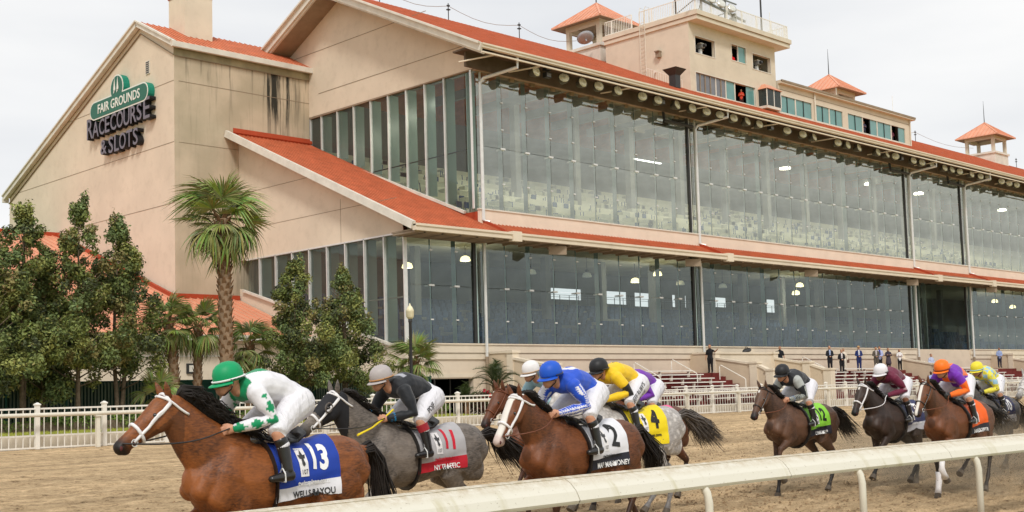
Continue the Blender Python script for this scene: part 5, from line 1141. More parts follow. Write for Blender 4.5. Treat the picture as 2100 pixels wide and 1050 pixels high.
def palms():
    palm('fan_palm', 'tall fan palm with a shaggy upper trunk standing before the gable wing', 'palm tree', 28.05, 45.9, .95, 8.95, .27, (-.15, 0), 30, 1.32, 1, lo=-55)
    palm('cabbage_palm', 'short fan palm with leaning boot covered trunk, leftmost beside the bay horse ears', 'palm tree', 26.35, 47.2, .95, 4.4, .20, (-.35, 0), 22, .9, 2, lo=-60)
    palm('cabbage_palm', 'short fan palm left of the tall palm trunk', 'palm tree', 27.5, 47.4, .95, 4.3, .17, (.05, 0), 22, .9, 3, lo=-60)
    palm('cabbage_palm', 'short fan palm right of the tall palm trunk, drooping over the annex wall', 'palm tree', 30.3, 47.8, .95, 3.5, .18, (.1, 0), 20, .9, 4, lo=-60)
    palm('cabbage_palm', 'small fan palm behind the street lamp pole', 'palm tree', 39.85, 47.4, .95, 2.7, .20, (-.05, 0), 26, .95, 5, lo=-55)
    palm('dwarf_palm', 'stemless fan palm clump left of the leaning cabbage palm', 'palm', 25.0, 46.3, .95, 1.3, .12, (0, 0), 12, .75, 6, rough=False, lo=-5)
    palm('dwarf_palm', 'stemless fan palm clump under the right pair of evergreens', 'palm', 36.8, 47.0, .95, .9, .12, (0, 0), 12, .70, 7, rough=False, lo=-5)
    palm('sago_palm', 'sago palm with feathery arching fronds before the first parapet wall', 'palm', 43.1, 44.9, .86, 1.45, .17, (0, 0), 28, 1.3, 8, pin=True, lo=-5)
    palm('sago_palm', 'small low sago palm beside the dark garage opening', 'palm', 41.5, 45.4, .86, .6, .14, (0, 0), 20, 1.0, 9, pin=True, lo=-5)
palms()

def street_lamp():
    T = thing('street_lamp', 'black lamp post with a cream acorn globe in front of the lower glazing', 'street lamp', (38.5, 46.1, .95))
    mb = MB(); mb.lathe([(.16, 0), (.17, .1), (.11, .25), (.12, .8), (.085, 1.0), (.075, 4.55), (.10, 4.6), (.10, 4.75)], (0, 0, 0), 12); mb.build('pole', M['darkmetal'], T, world=False, smooth=True)
    mb = MB(); mb.lathe([(.11, 4.75), (.19, 4.85), (.20, 5.12), (.21, 5.14), (.13, 5.32), (.05, 5.42), (.02, 5.52)], (0, 0, 0), 16); mb.build('globe', P('acorn_globe', (.78, .72, .50), .4), T, world=False, smooth=True)
street_lamp()

# ================================================================== HORSES
BODY = [(-1.06, 0, 1.30, .09, .12), (-.97, 0, 1.29, .19, .23), (-.80, 0, 1.26, .26, .30), (-.55, 0, 1.25, .275, .315), (-.28, 0, 1.22, .255, .285), (0, 0, 1.19, .285, .315), (.25, 0, 1.18, .285, .345), (.45, 0, 1.20, .25, .375), (.65, 0, 1.21, .22, .34), (.82, 0, 1.22, .18, .25), (.93, 0, 1.23, .11, .14)]
def horse_limbs(head, legs):
    L_ = [([b[:3] for b in BODY], [b[3:] for b in BODY])]                                   # 0 trunk
    nk, hd = head
    L_.append(([p[:3] for p in nk], [p[3:] for p in nk]))                                    # 1 neck
    L_.append(([p[:3] for p in hd], [p[3:] for p in hd]))                                    # 2 head
    for sg, (el, kn, fe, ho) in zip((1, -1), legs[:2]):                                     # 3,4 fore
        y = .15 * sg; k = Vector(kn); f = Vector(fe); h = Vector(ho)
        P3 = lambda q, yy: (q[0], yy, q[1])
        L_.append(([P3((.62, 1.22), y), P3(el, y * 1.05), P3(((el[0] * .55 + kn[0] * .45), (el[1] * .55 + kn[1] * .45)), y), P3(kn, y * .9), P3((kn[0] * .85 + fe[0] * .15, kn[1] * .85 + fe[1] * .15), y * .9), P3((kn[0] * .35 + fe[0] * .65, kn[1] * .35 + fe[1] * .65), y * .85), P3(fe, y * .85), P3((fe[0] * .5 + ho[0] * .5, fe[1] * .5 + ho[1] * .5), y * .85), P3(ho, y * .85)],
                   [(.10, .17), (.085, .12), (.062, .08), (.048, .055), (.036, .042), (.026, .034), (.036, .042), (.030, .032), (.046, .052)], (1, 0, 0)))
    for sg, (st, hk, fe, ho) in zip((1, -1), legs[2:]):                                     # 5,6 hind
        y = .15 * sg; P3 = lambda q, yy: (q[0], yy, q[1])
        L_.append(([P3((-.74, 1.22), y * .9), P3((st[0] * .75 - .16, st[1] * .5 + .58), y * 1.05), P3(st, y * 1.1), P3((st[0] * .5 + hk[0] * .5, st[1] * .5 + hk[1] * .5), y), P3(hk, y * .9), P3((hk[0] * .8 + fe[0] * .2, hk[1] * .8 + fe[1] * .2), y * .85), P3((hk[0] * .35 + fe[0] * .65, hk[1] * .35 + fe[1] * .65), y * .85), P3(fe, y * .85), P3((fe[0] * .5 + ho[0] * .5, fe[1] * .5 + ho[1] * .5), y * .85), P3(ho, y * .85)],
                   [(.14, .27), (.13, .24), (.10, .16), (.065, .095), (.045, .062), (.036, .044), (.028, .036), (.038, .042), (.030, .033), (.046, .052)], (1, 0, 0)))
    # muscle masses: shoulder, breast, thigh, stifle, cheek
    for sg in (1, -1):
        L_.append(([(.72, .13 * sg, 1.02), (.60, .17 * sg, 1.25), (.50, .12 * sg, 1.48)], [(.09, .15), (.085, .17), (.05, .09)], (1, 0, 0)))
        L_.append(([(-.92, .14 * sg, 1.14), (-.76, .18 * sg, 1.24), (-.52, .15 * sg, 1.38)], [(.08, .16), (.095, .22), (.07, .12)], (1, 0, 0)))
        L_.append(([(-.90, .13 * sg, .98), (-.66, .165 * sg, 1.02), (-.50, .16 * sg, .98)], [(.075, .14), (.085, .17), (.06, .10)], (0, 0, 1)))
        L_.append(([(.90, .09 * sg, 1.12), (.84, .09 * sg, 1.22)], [(.085, .10), (.085, .10)]))
    hp = [Vector(p[:3]) for p in hd]; ax = (hp[-1] - hp[0]).normalized(); dn = Vector((-ax.z * -1, 0, ax.x * -1)) if False else Vector((ax.z, 0, -ax.x))
    if dn.z > 0: dn = -dn
    c = hp[1]
    for sg in (1, -1):
        L_.append(([c + dn * .03 + Vector((0, .045 * sg, 0)), c + dn * .05 + ax * .13 + Vector((0, .045 * sg, 0))], [(.05, .095), (.042, .075)]))   # cheek
        L_.append(([c + ax * .08 - dn * .055 + Vector((0, .062 * sg, 0)), c + ax * .18 - dn * .045 + Vector((0, .06 * sg, 0))], [(.030, .03), (.024, .024)]))  # brow
        L_.append(([hp[-1] - dn * .012 - ax * .05 + Vector((0, .034 * sg, 0)), hp[-1] - ax * .0 + Vector((0, .036 * sg, 0))], [(.026, .036), (.026, .034)]))  # nostril wing
    L_.append(([hp[-2] + dn * .06, hp[-1] + dn * .055 - ax * .03], [(.038, .035), (.036, .032)]))  # chin
    return L_
HEAD_LOW = ([(.50, 0, 1.30, .15, .36), (.72, 0, 1.44, .13, .29), (.92, 0, 1.62, .11, .225), (1.07, 0, 1.78, .095, .175), (1.16, 0, 1.87, .085, .14)],
            [(1.13, 0, 1.90, .085, .11), (1.22, 0, 1.82, .092, .150), (1.36, 0, 1.725, .075, .118), (1.50, 0, 1.635, .056, .082), (1.60, 0, 1.57, .055, .070), (1.655, 0, 1.535, .05, .062)])
HEAD_HIGH = ([(.50, 0, 1.29, .15, .36), (.72, 0, 1.42, .13, .285), (.90, 0, 1.57, .11, .22), (1.02, 0, 1.71, .095, .172), (1.10, 0, 1.80, .085, .135)],
             [(1.07, 0, 1.82, .085, .105), (1.155, 0, 1.735, .092, .150), (1.265, 0, 1.62, .075, .118), (1.365, 0, 1.505, .056, .082), (1.435, 0, 1.42, .055, .070), (1.475, 0, 1.37, .05, .062)])
POSE_A = [((.50, .98), (.66, .62), (.62, .30), (.70, .10)), ((.56, 1.0), (.92, .86), (.82, .52), (.64, .44)), ((-.42, .96), (-.86, .66), (-.62, .32), (-.50, .16)), ((-.50, .95), (-1.02, .74), (-1.22, .40), (-1.34, .26))]
POSE_B = [((.54, 1.0), (.84, .76), (1.02, .44), (1.14, .30)), ((.48, .98), (.52, .60), (.30, .38), (.14, .42)), ((-.40, .95), (-.66, .58), (-.36, .30), (-.22, .16)), ((-.50, .95), (-.98, .66), (-.98, .28), (-.90, .08))]
POSE_C = [((.56, 1.0), (.90, .82), (.98, .48), (.86, .34)), ((.50, .98), (.60, .60), (.56, .26), (.62, .06)), ((-.46, .95), (-.92, .62), (-.78, .26), (-.66, .09)), ((-.44, .95), (-.76, .66), (-.44, .44), (-.30, .36))]
def make_horse_mesh(head, legs, vox):
    me, co, li, t, off = organic('body', horse_limbs(head, legs), vox, 5)
    hd = [Vector(p[:3]) for p in head[1]]; a = np.array(hd[0]); ax = np.array((hd[-1] - hd[0]).normalized()); rel = co - a; s = rel @ ax / (hd[-1] - hd[0]).length
    dn = np.array([ax[2], 0, -ax[0]]); dn = -dn if dn[2] > 0 else dn; up = -(rel @ dn)
    ishead = (co[:, 0] > hd[0].x - .08) & (co[:, 2] > hd[-1].z - .25)
    dark = np.zeros(len(co)); 
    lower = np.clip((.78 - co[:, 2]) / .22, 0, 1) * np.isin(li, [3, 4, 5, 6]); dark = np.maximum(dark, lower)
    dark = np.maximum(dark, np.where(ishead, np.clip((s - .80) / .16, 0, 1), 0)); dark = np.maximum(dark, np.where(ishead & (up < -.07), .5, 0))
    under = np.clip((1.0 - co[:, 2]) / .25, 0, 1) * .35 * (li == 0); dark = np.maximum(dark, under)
    blaze = np.where(ishead & (up > -.015), np.clip(1 - np.abs(co[:, 1]) / .11, 0, 1) * np.clip((up + .02) / .05, 0, 1), 0)
    hood = np.where(ishead, np.clip(s, 0, 1), -1)
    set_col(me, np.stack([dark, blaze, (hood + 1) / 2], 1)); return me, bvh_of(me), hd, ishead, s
def coat(name, col, dark, blaze=2.0, white_lo=(0, 0), dapple=0, dcol=None, muzzle=None, legdark=1.0, rough=.52, var=.5, star=False):
    """blaze: threshold on face stripe (2 = none); dapple: strength of dappling"""
    m, nt, b = newmat(name); N = nt.nodes.new; L = nt.links.new
    a = N('ShaderNodeAttribute'); a.attribute_name = 'Col'; sp = N('ShaderNodeSeparateColor'); L(a.outputs['Color'], sp.inputs[0])
    tc = N('ShaderNodeTexCoord'); nz = N('ShaderNodeTexNoise'); nz.inputs['Scale'].default_value = 2.2; nz.inputs['Detail'].default_value = 7; nz.inputs['Roughness'].default_value = .62; L(tc.outputs['Object'], nz.inputs[0])
    mp = N('ShaderNodeMapping'); mp.inputs['Scale'].default_value = (4, 14, 14); mp.inputs['Rotation'].default_value = (0, .4, 0); L(tc.outputs['Object'], mp.inputs[0]); hz = N('ShaderNodeTexNoise'); hz.inputs['Scale'].default_value = 5; hz.inputs['Detail'].default_value = 5; L(mp.outputs[0], hz.inputs[0])
    def rr(src, a_, b_, c, d):
        r = N('ShaderNodeMapRange'); r.inputs[1].default_value = a_; r.inputs[2].default_value = b_; r.inputs[3].default_value = c; r.inputs[4].default_value = d; L(src, r.inputs[0]); return r.outputs[0]
    def mix(f, x, y):
        q = N('ShaderNodeMix'); q.data_type = 'RGBA'
        if isinstance(f, float): q.inputs[0].default_value = f
        else: L(f, q.inputs[0])
        for i, c in ((6, x), (7, y)):
            if isinstance(c, tuple): q.inputs[i].default_value = (*c, 1)
            else: L(c, q.inputs[i])
        return q.outputs[2]
    d2 = dcol or tuple(c * .30 for c in col)
    c = mix(rr(nz.outputs[0], .40, .62, 0, 1), d2, col)
    c = mix(rr(hz.outputs[0], .35, .65, 0, var), c, tuple(min(1, q * 1.35) for q in col))
    if dapple:
        vo = N('ShaderNodeTexVoronoi'); vo.inputs['Scale'].default_value = 13; L(tc.outputs['Object'], vo.inputs[0]); c = mix(rr(vo.outputs[0], .15, .5, dapple, 0), c, tuple(min(1, q * 2.1) for q in col))
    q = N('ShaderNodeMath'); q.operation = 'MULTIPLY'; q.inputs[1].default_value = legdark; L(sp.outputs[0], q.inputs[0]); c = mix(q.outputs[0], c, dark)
    if blaze < 1.5:
        bl = rr(sp.outputs[1], blaze, blaze + .08, 0, 1)
        if star:
            k1 = N('ShaderNodeMath'); k1.operation = 'MULTIPLY'; L(rr(sp.outputs[2], .585, .60, 0, 1), k1.inputs[0]); L(rr(sp.outputs[2], .625, .645, 1, 0), k1.inputs[1]); k2 = N('ShaderNodeMath'); k2.operation = 'MULTIPLY'; L(k1.outputs[0], k2.inputs[0]); L(bl, k2.inputs[1]); bl = k2.outputs[0]
        c = mix(bl, c, (.72, .68, .62))
    if muzzle: 
        c = mix(rr(sp.outputs[2], .93, .97, 0, .8), c, muzzle)
    L(c, b.inputs['Base Color']); b.inputs['Roughness'].default_value = rough; b.inputs['Specular IOR Level'].default_value = .35; b.inputs['Sheen Weight'].default_value = .15; b.inputs['Sheen Tint'].default_value = (*col, 1)
    bp = N('ShaderNodeBump'); bp.inputs['Strength'].default_value = .25; bp.inputs['Distance'].default_value = .01; L(hz.outputs[0], bp.inputs['Height']); L(bp.outputs[0], b.inputs['Normal'])
    return m
M['hair'] = P('dark_hair', (.018, .014, .012), .6, .3, .3, 8)
M['hairgrey'] = P('grey_hair', (.10, .085, .075), .6, .3, .3, 8)
M['leather'] = P('black_leather', (.012, .011, .011), .3, .5, .2, 10, coat=.2)
M['brownleather'] = P('brown_leather', (.16, .05, .02), .45, .4, .2, 10)
M['tackwhite'] = P('white_tack', (.78, .76, .76), .5, .3, .05, 10)
M['eye'] = P('horse_eye', (.01, .006, .004), .05, .8, .1, 10)
M['nostril'] = P('nostril_inside', (.10, .03, .03), .8, .2, .1, 10)
M['hoof'] = P('hoof', (.10, .08, .06), .6, .3, .2, 10)
M['cream'] = M['cream']
M['skin'] = P('skin', (.52, .26, .16), .55, .35, .12, 20)
M['skindark'] = P('skin_dark', (.20, .09, .05), .55, .35, .12, 20)
M['goggles'] = P('goggle_lens', (.02, .018, .015), .08, .8, .1, 10)
M['clear'] = P('goggle_clear', (.35, .36, .33), .08, .8, .1, 10)
def side_hit(bvhs, x, z, y0=1.0):
    for bv in bvhs:
        h = bv.ray_cast(Vector((x, y0, z)), Vector((0, -1, 0)))
        if h[0] is not None: return h[0], h[1]
    return None, None
def text_on(bvh, txt, size, x, z, mat, name, parent, rot=0.0, off=.022, bold=0.0, sx=1.0, thick=0.0):
    """lettering laid over a surface seen from the horse's left side"""
    me = text_mesh(txt, size, bold, 0, sx); bm = bmesh.new(); bm.from_mesh(me)
    for _ in range(3):
        ed = [e for e in bm.edges if e.calc_length() > .045]
        if ed: bmesh.ops.subdivide_edges(bm, edges=ed, cuts=1)
    ca, sa = math.cos(rot), math.sin(rot)
    for v in bm.verts:
        u, w = v.co.x, v.co.y; px = x - (u * ca - w * sa); pz = z + (u * sa + w * ca); h, n = side_hit([bvh], px, pz)
        y = h.y if h is not None else .28
        v.co = Vector((px, y + off, pz))
    bm.normal_update(); bm.to_mesh(me); bm.free(); me.materials.append(mat); return link(name, me, parent, world=False)
def cloth_mesh(bvh, x0, x1, th0, th1, off, bandz=None, mat=None, band=None, drop=0.0):
    """saddle cloth over the back: x from x0 (front) to x1 (rear), angle th from the top, both sides"""
    nx, nt_ = 20, 44; v = []; f = []
    for i in range(nx + 1):
        x = x0 + (x1 - x0) * i / nx; 
        zc = np.interp(x, [b[0] for b in BODY], [b[2] for b in BODY]); hw = np.interp(x, [b[0] for b in BODY], [b[3] for b in BODY]); hh = np.interp(x, [b[0] for b in BODY], [b[4] for b in BODY])
        for j in range(nt_ + 1):
            th = th0 + (th1 - th0) * j / nt_; p = Vector((x, hw * 1.25 * math.sin(th), zc + hh * 1.1 * math.cos(th)))
            c0 = Vector((x, 0, zc)); h = bvh.ray_cast(p + (p - c0) * 1.5, (c0 - p).normalized()); q = h[0] if h[0] is not None else p
            n = (p - c0).normalized(); w = .006 * math.sin(x * 31 + th * 3) + .004 * math.sin(x * 17 - th * 7)
            if abs(th) > 1.75: q = Vector((q.x, math.copysign(max(abs(q.y), hw * .93), q.y), q.z))
            v.append(tuple(q + n * (off + w * .6)))
    for i in range(nx):
        for j in range(nt_): f.append((i * (nt_ + 1) + j, (i + 1) * (nt_ + 1) + j, (i + 1) * (nt_ + 1) + j + 1, i * (nt_ + 1) + j + 1))
    me = bpy.data.meshes.new('saddle_cloth'); me.from_pydata(v, [], f); me.materials.append(mat)
    if band:
        me.materials.append(band); mi = []
        for i in range(nx):
            for j in range(nt_): mi.append(1 if (j < 4 or j >= nt_ - 4) else 0)
        me.polygons.foreach_set('material_index', mi)
    me.polygons.foreach_set('use_smooth', [True] * len(f)); me.update(); return me
def loop_pts(c, ax, hw, hh, n=18, a0=0, a1=2 * math.pi, tilt=0):
    """ellipse round the head axis"""
    up = Vector((-ax.z, 0, ax.x)); 
    if up.z < 0: up = -up
    ax2 = (ax + up * tilt).normalized(); up2 = Vector((-ax2.z, 0, ax2.x)); up2 = up2 if up2.z > 0 else -up2
    return [c + Vector((0, 1, 0)) * hw * math.sin(a0 + (a1 - a0) * i / n) + up2 * hh * math.cos(a0 + (a1 - a0) * i / n) for i in range(n + 1)]
def snap(bvh, p, off=.008):
    h = bvh.find_nearest(p); n = h[1]
    return h[0] + n * off
HM = {}
def horse_mesh(key):
    if key not in HM:
        spec = {'lead': (HEAD_LOW, POSE_A, .0125), 'low': (HEAD_LOW, POSE_B, .017), 'highA': (HEAD_HIGH, POSE_A, .017), 'highB': (HEAD_HIGH, POSE_B, .017), 'highC': (HEAD_HIGH, POSE_C, .017)}[key]
        HM[key] = make_horse_mesh(*spec)
    return HM[key]
def horse(label, X0, Y, mesh, coatm, tack, hairm, cloth, num=None, yaw=0.0, sc=1.0, hood=None, forelock=True, mane='flow', seed=1, dz=0.0, socks=()):
    me0, bv, hd, ish, sarr = horse_mesh(mesh); T = thing('racehorse', label, 'horse', (X0, Y, dz), 'racehorses galloping down the track', R(180 + yaw)); T.scale = (sc * (.92 if mesh == 'lead' else .94 if seed == 3 else .99), sc, sc)
    me = me0.copy(); me.materials.clear(); me.materials.append(coatm); link('body', me, T, world=False)
    rnd = random.Random(seed); ax = (hd[-1] - hd[0]).normalized(); up = Vector((-ax.z, 0, ax.x)); up = up if up.z > 0 else -up; Yv = Vector((0, 1, 0))
    b = lambda mb, n, m, **k: mb.build(n, m, T, world=False, **k)
    # ears
    for sg in (1, -1):
        base = hd[0] + up * .085 + Yv * .055 * sg + ax * .015; tip = base + up * .13 + Yv * .03 * sg - ax * (.075 if mesh != 'lead' else .03); mb = MB()
        mb.tube([base - up * .02, base + (tip - base) * .35, base + (tip - base) * .7, tip], [.03, .036, .024, .004], 8, flat=.6, up=(0, 1, 0)); b(mb, 'ear', coatm, smooth=True)
        mb = MB(); e = snap(bv, hd[0] + ax * .235 + up * .052 + Yv * .12 * sg, -.008); mb.lathe([(.0, -.021), (.014, -.016), (.021, 0), (.014, .016), (0, .021)], e, 10); b(mb, 'eye', M['eye'], smooth=True)
        mb = MB(); e = snap(bv, hd[-1] + ax * .005 + up * .012 + Yv * .09 * sg, -.010); mb.lathe([(.0, -.024), (.012, -.016), (.018, 0), (.012, .016), (0, .024)], e, 8); b(mb, 'nostril', M['nostril'], smooth=True)
    # mane
    mb = MB(); nk = (HEAD_LOW if mesh in ('lead', 'low') else HEAD_HIGH)[0]; crest = [Vector((p[0] - .0, 0, p[2])) + Vector((-.62, 0, .78)).normalized() * p[4] * .93 for p in nk]
    K = 420 if mesh == 'lead' else 200
    for i in range(K):
        t = rnd.random() * (len(crest) - 1.3) + .3; k = int(t); p = crest[k].lerp(crest[min(k + 1, len(crest) - 1)], t - k); sd_ = rnd.choice((1, 1, -1)); L_ = rnd.uniform(.08, .25) * (1.0 if mesh == 'lead' else .5)
        q1 = p + Vector((-.25 * L_, sd_ * .02, .35 * L_)); q2 = p + Vector((-.85 * L_, sd_ * (.05 + rnd.uniform(0, .04)), rnd.uniform(.0, .35) * L_)); q3 = p + Vector((-1.25 * L_, sd_ * .09, rnd.uniform(-.5, .2) * L_))
        mb.tube([p - Vector((0, 0, .015)), q1, q2, q3], [.009, .009, .006, .0015], 4)
    b(mb, 'mane', hairm, smooth=True)
    # tail
    mb = MB(); dock = Vector((-1.05, 0, 1.38))
    tdr = (.30 + .35 * rnd.random()) if mesh != 'lead' else .95; ph = rnd.random() * 6
    for i in range(240):
        y = rnd.gauss(0, .026); z = rnd.gauss(0, .024); L_ = rnd.uniform(.30, .86) * (.42 if mesh == 'lead' else .62 if seed == 3 else 1); dr = tdr + rnd.gauss(0, .05); sp_ = rnd.gauss(0, .05); wv = .04 * math.sin(ph + i * .01)
        mb.tube([dock + Vector((.05, y * .5, z * .4)), dock + Vector((-.13, y, .04 + z)), dock + Vector((-.12 - L_ * .35, y * 1.6 + sp_ * .3 + wv, z * 1.6 - dr * .12)), dock + Vector((-.12 - L_ * .7, y * 1.8 + sp_ * .7 - wv, z * 2 - dr * .42)), dock + Vector((-.12 - L_, y * 2 + sp_ + wv, -dr * .85 + z * 2.6))], [.008, .011, .010, .006, .001], 4)
    b(mb, 'tail', hairm, smooth=True)
    mb = MB(); mb.tube([dock + Vector((.12, 0, -.05)), dock + Vector((-.02, 0, .02)), dock + Vector((-.14, 0, .03))], [.07, .05, .03], 8); b(mb, 'dock', coatm, smooth=True)
    # hooves
    legs = {'lead': POSE_A, 'low': POSE_B, 'highA': POSE_A, 'highB': POSE_B, 'highC': POSE_C}[mesh]
    for i, (q, sg) in enumerate(zip(legs, (1, -1, 1, -1))):
        f_ = Vector((q[2][0], sg * .1275, q[2][1])); h_ = Vector((q[3][0], sg * .1275, q[3][1])); d = (h_ - f_).normalized(); mb = MB(); mb.tube([h_ + d * .0, h_ + d * .04, h_ + d * .085], [.048, .055, .060], 10); b(mb, 'hoof', M['hoof'])
        if i in socks: mb = MB(); m_ = f_.lerp(Vector((q[1][0], sg * .13, q[1][1])), .45); mb.tube([m_, f_.lerp(m_, .3), f_, f_.lerp(h_, .5), h_], [.043, .042, .052, .045, .056], 10); b(mb, 'leg_wrap', M['tackwhite'], smooth=True)
    # bridle
    def strap(pts, w, mat, name, off=.010):
        mb = MB(); pp = [snap(bv, p, off) for p in pts]; mb.tube(pp, w, 6, cap=True); return b(mb, name, mat, smooth=True)
    wq = .016 if tack is M['tackwhite'] else .009
    c = hd[0].lerp(hd[-1], .66); strap(loop_pts(c, ax, .09, .11), wq, tack, 'noseband'); bit = snap(bv, hd[0].lerp(hd[-1], .80) - up * .045 + Yv * .1, .012); bitr = Vector((bit.x, -bit.y, bit.z))
    for sg, bt in ((1, bit), (-1, bitr)):
        pl = hd[0] + up * .04 + Yv * .10 * sg + ax * .05
        strap([pl.lerp(bt, i / 8) + Yv * .03 * sg for i in range(9)], wq * .9, tack, 'cheekpiece')
        if tack is M['tackwhite']: strap([(pl + up * .01).lerp(c + Yv * .09 * sg - up * .02, i / 8) + Yv * .03 * sg for i in range(9)], wq * .8, tack, 'cheekpiece')
        mb = MB(); mb.tube([bt + up * .03 * math.cos(a) + ax * .03 * math.sin(a) for a in np.linspace(0, 2 * math.pi, 11)], .005, 5); b(mb, 'bit_ring', M['silver'])
    strap(loop_pts(hd[0] + ax * .05, ax, .10, .115, 12, -1.35, 1.35, .15), wq * .9, tack, 'browband')
    strap(loop_pts(hd[0] + ax * .02, ax, .11, .17, 20, 0, 2 * math.pi, -.35), wq * .75, tack, 'throatlatch')
    # hood with blinkers
    if hood:
        sel = set(np.nonzero(ish & (sarr > -.12) & (sarr < .60))[0].tolist()); hv = {}; vs = []; fs = []
        for p in me0.polygons:
            if all(i in sel for i in p.vertices):
                for i in p.vertices:
                    if i not in hv: hv[i] = len(vs); vs.append(tuple(me0.vertices[i].co + me0.vertices[i].normal * .007))
                fs.append(tuple(hv[i] for i in p.vertices))
        m2 = bpy.data.meshes.new('hood'); m2.from_pydata(vs, [], fs); m2.materials.append(hood); m2.polygons.foreach_set('use_smooth', [True] * len(fs)); link('blinker_hood', m2, T, world=False)
        for sg in (1, -1):
            e = snap(bv, hd[0] + ax * .235 + up * .045 + Yv * .12 * sg, .012); mb = MB(); mb.tube([e + up * .05 * math.cos(a) + ax * .055 * math.sin(a) + Yv * .012 * sg * (1 + math.cos(a - .5)) for a in np.linspace(0, 2 * math.pi, 15)], .010, 6); b(mb, 'blinker_cup', M['hairgrey'])
            mb = MB(); mb.lathe([(.0, .018), (.022, .012), (.03, 0), (.02, -.012), (0, -.02)], e - Yv * .006 * sg, 10); b(mb, 'eye', M['eye'], smooth=True)
    # saddle cloth, saddle, girth
    base, band, tcol, bcol, numt, name = cloth
    cm = cloth_mesh(bv, .20, -.56, -2.2, 2.2, .014, mat=base, band=band); link('saddle_cloth', cm, T, world=False); cb = bvh_of(cm)
    if numt: text_on(cb, numt, .34 if len(numt) < 2 else .30, -.34 if len(numt) < 2 else -.33, 1.365, tcol, 'number', T, rot=R(-6), off=.006, bold=.012, sx=.85 if len(numt) < 2 else .72)
    if name: text_on(cb, name, .082, -.24, 1.058, bcol, 'name_lettering', T, rot=R(2), off=.007, bold=.002, sx=.9)
    if numt:
        mb = MB(); g = 6; pts = []
        for i in range(g + 1):
            for j in range(g + 1):
                x = -.08 - .11 * i / g; z = 1.21 + .25 * j / g; h, n = side_hit([cb], x, z); pts.append((x, (h.y if h is not None else .28) + .005, z))
        mb.add(pts, [(i * (g + 1) + j, (i + 1) * (g + 1) + j, (i + 1) * (g + 1) + j + 1, i * (g + 1) + j + 1) for i in range(g) for j in range(g)]); b(mb, 'emblem_patch', M['tackwhite'])
        text_on(cb, '107', .06, -.135, 1.25, M['leather'], 'emblem_lettering', T, off=.009)
        # small fleur emblem
        mb = MB(); pts = [(0, .10), (.018, .05), (.045, .055), (.03, .02), (.012, .02), (.02, -.03), (0, -.05), (-.02, -.03), (-.012, .02), (-.03, .02), (-.045, .055), (-.018, .05)]
        vs = []
        for u, w in pts: x, z = -.135 - u, 1.35 + w; h, n = side_hit([cb], x, z); vs.append((x, (h.y if h is not None else .28) + .012, z))
        mb.add(vs, [tuple(range(len(vs)))]); b(mb, 'emblem', M['leather'])
        text_on(cb, 'twinspires.com', .062, -.24, 1.155, tcol, 'sponsor_lettering', T, rot=R(2), off=.008, bold=.002)
    mb = MB(); xs = .10
    sm = [(.30, 1.66, .05), (.18, 1.62, .10), (.02, 1.585, .13), (-.16, 1.61, .15), (-.27, 1.66, .13)]
    for (a, z0, w0), (c_, z1, w1) in zip(sm, sm[1:]): 
        for sg in (1, -1): mb.add([(a, 0, z0), (c_, 0, z1), (c_, sg * w1, z1 - w1 * .45), (a, sg * w0, z0 - w0 * .45), (a, 0, z0 - .04), (c_, 0, z1 - .04), (c_, sg * w1, z1 - w1 * .45 - .03), (a, sg * w0, z0 - w0 * .45 - .03)], [(0, 1, 2, 3), (4, 7, 6, 5), (0, 4, 5, 1), (1, 5, 6, 2), (2, 6, 7, 3), (3, 7, 4, 0)])
    b(mb, 'saddle', M['leather'], smooth=True)
    for gx, gm in ((.20, M['leather']),):
        mb = MB(); pts = []
        zc, hw, hh = 1.18, .29, .345
        for i in range(33):
            th = -math.pi + 2 * math.pi * i / 32; p = Vector((gx + .02 * math.cos(th), hw * math.sin(th), zc + hh * math.cos(th))); pts.append(snap(bv, p, .022))
        mb.tube(pts, .035, 6, flat=.25, up=(1, 0, 0)); b(mb, 'girth', gm)
    return T, bit, bitr, cb, R(180 + yaw), sc

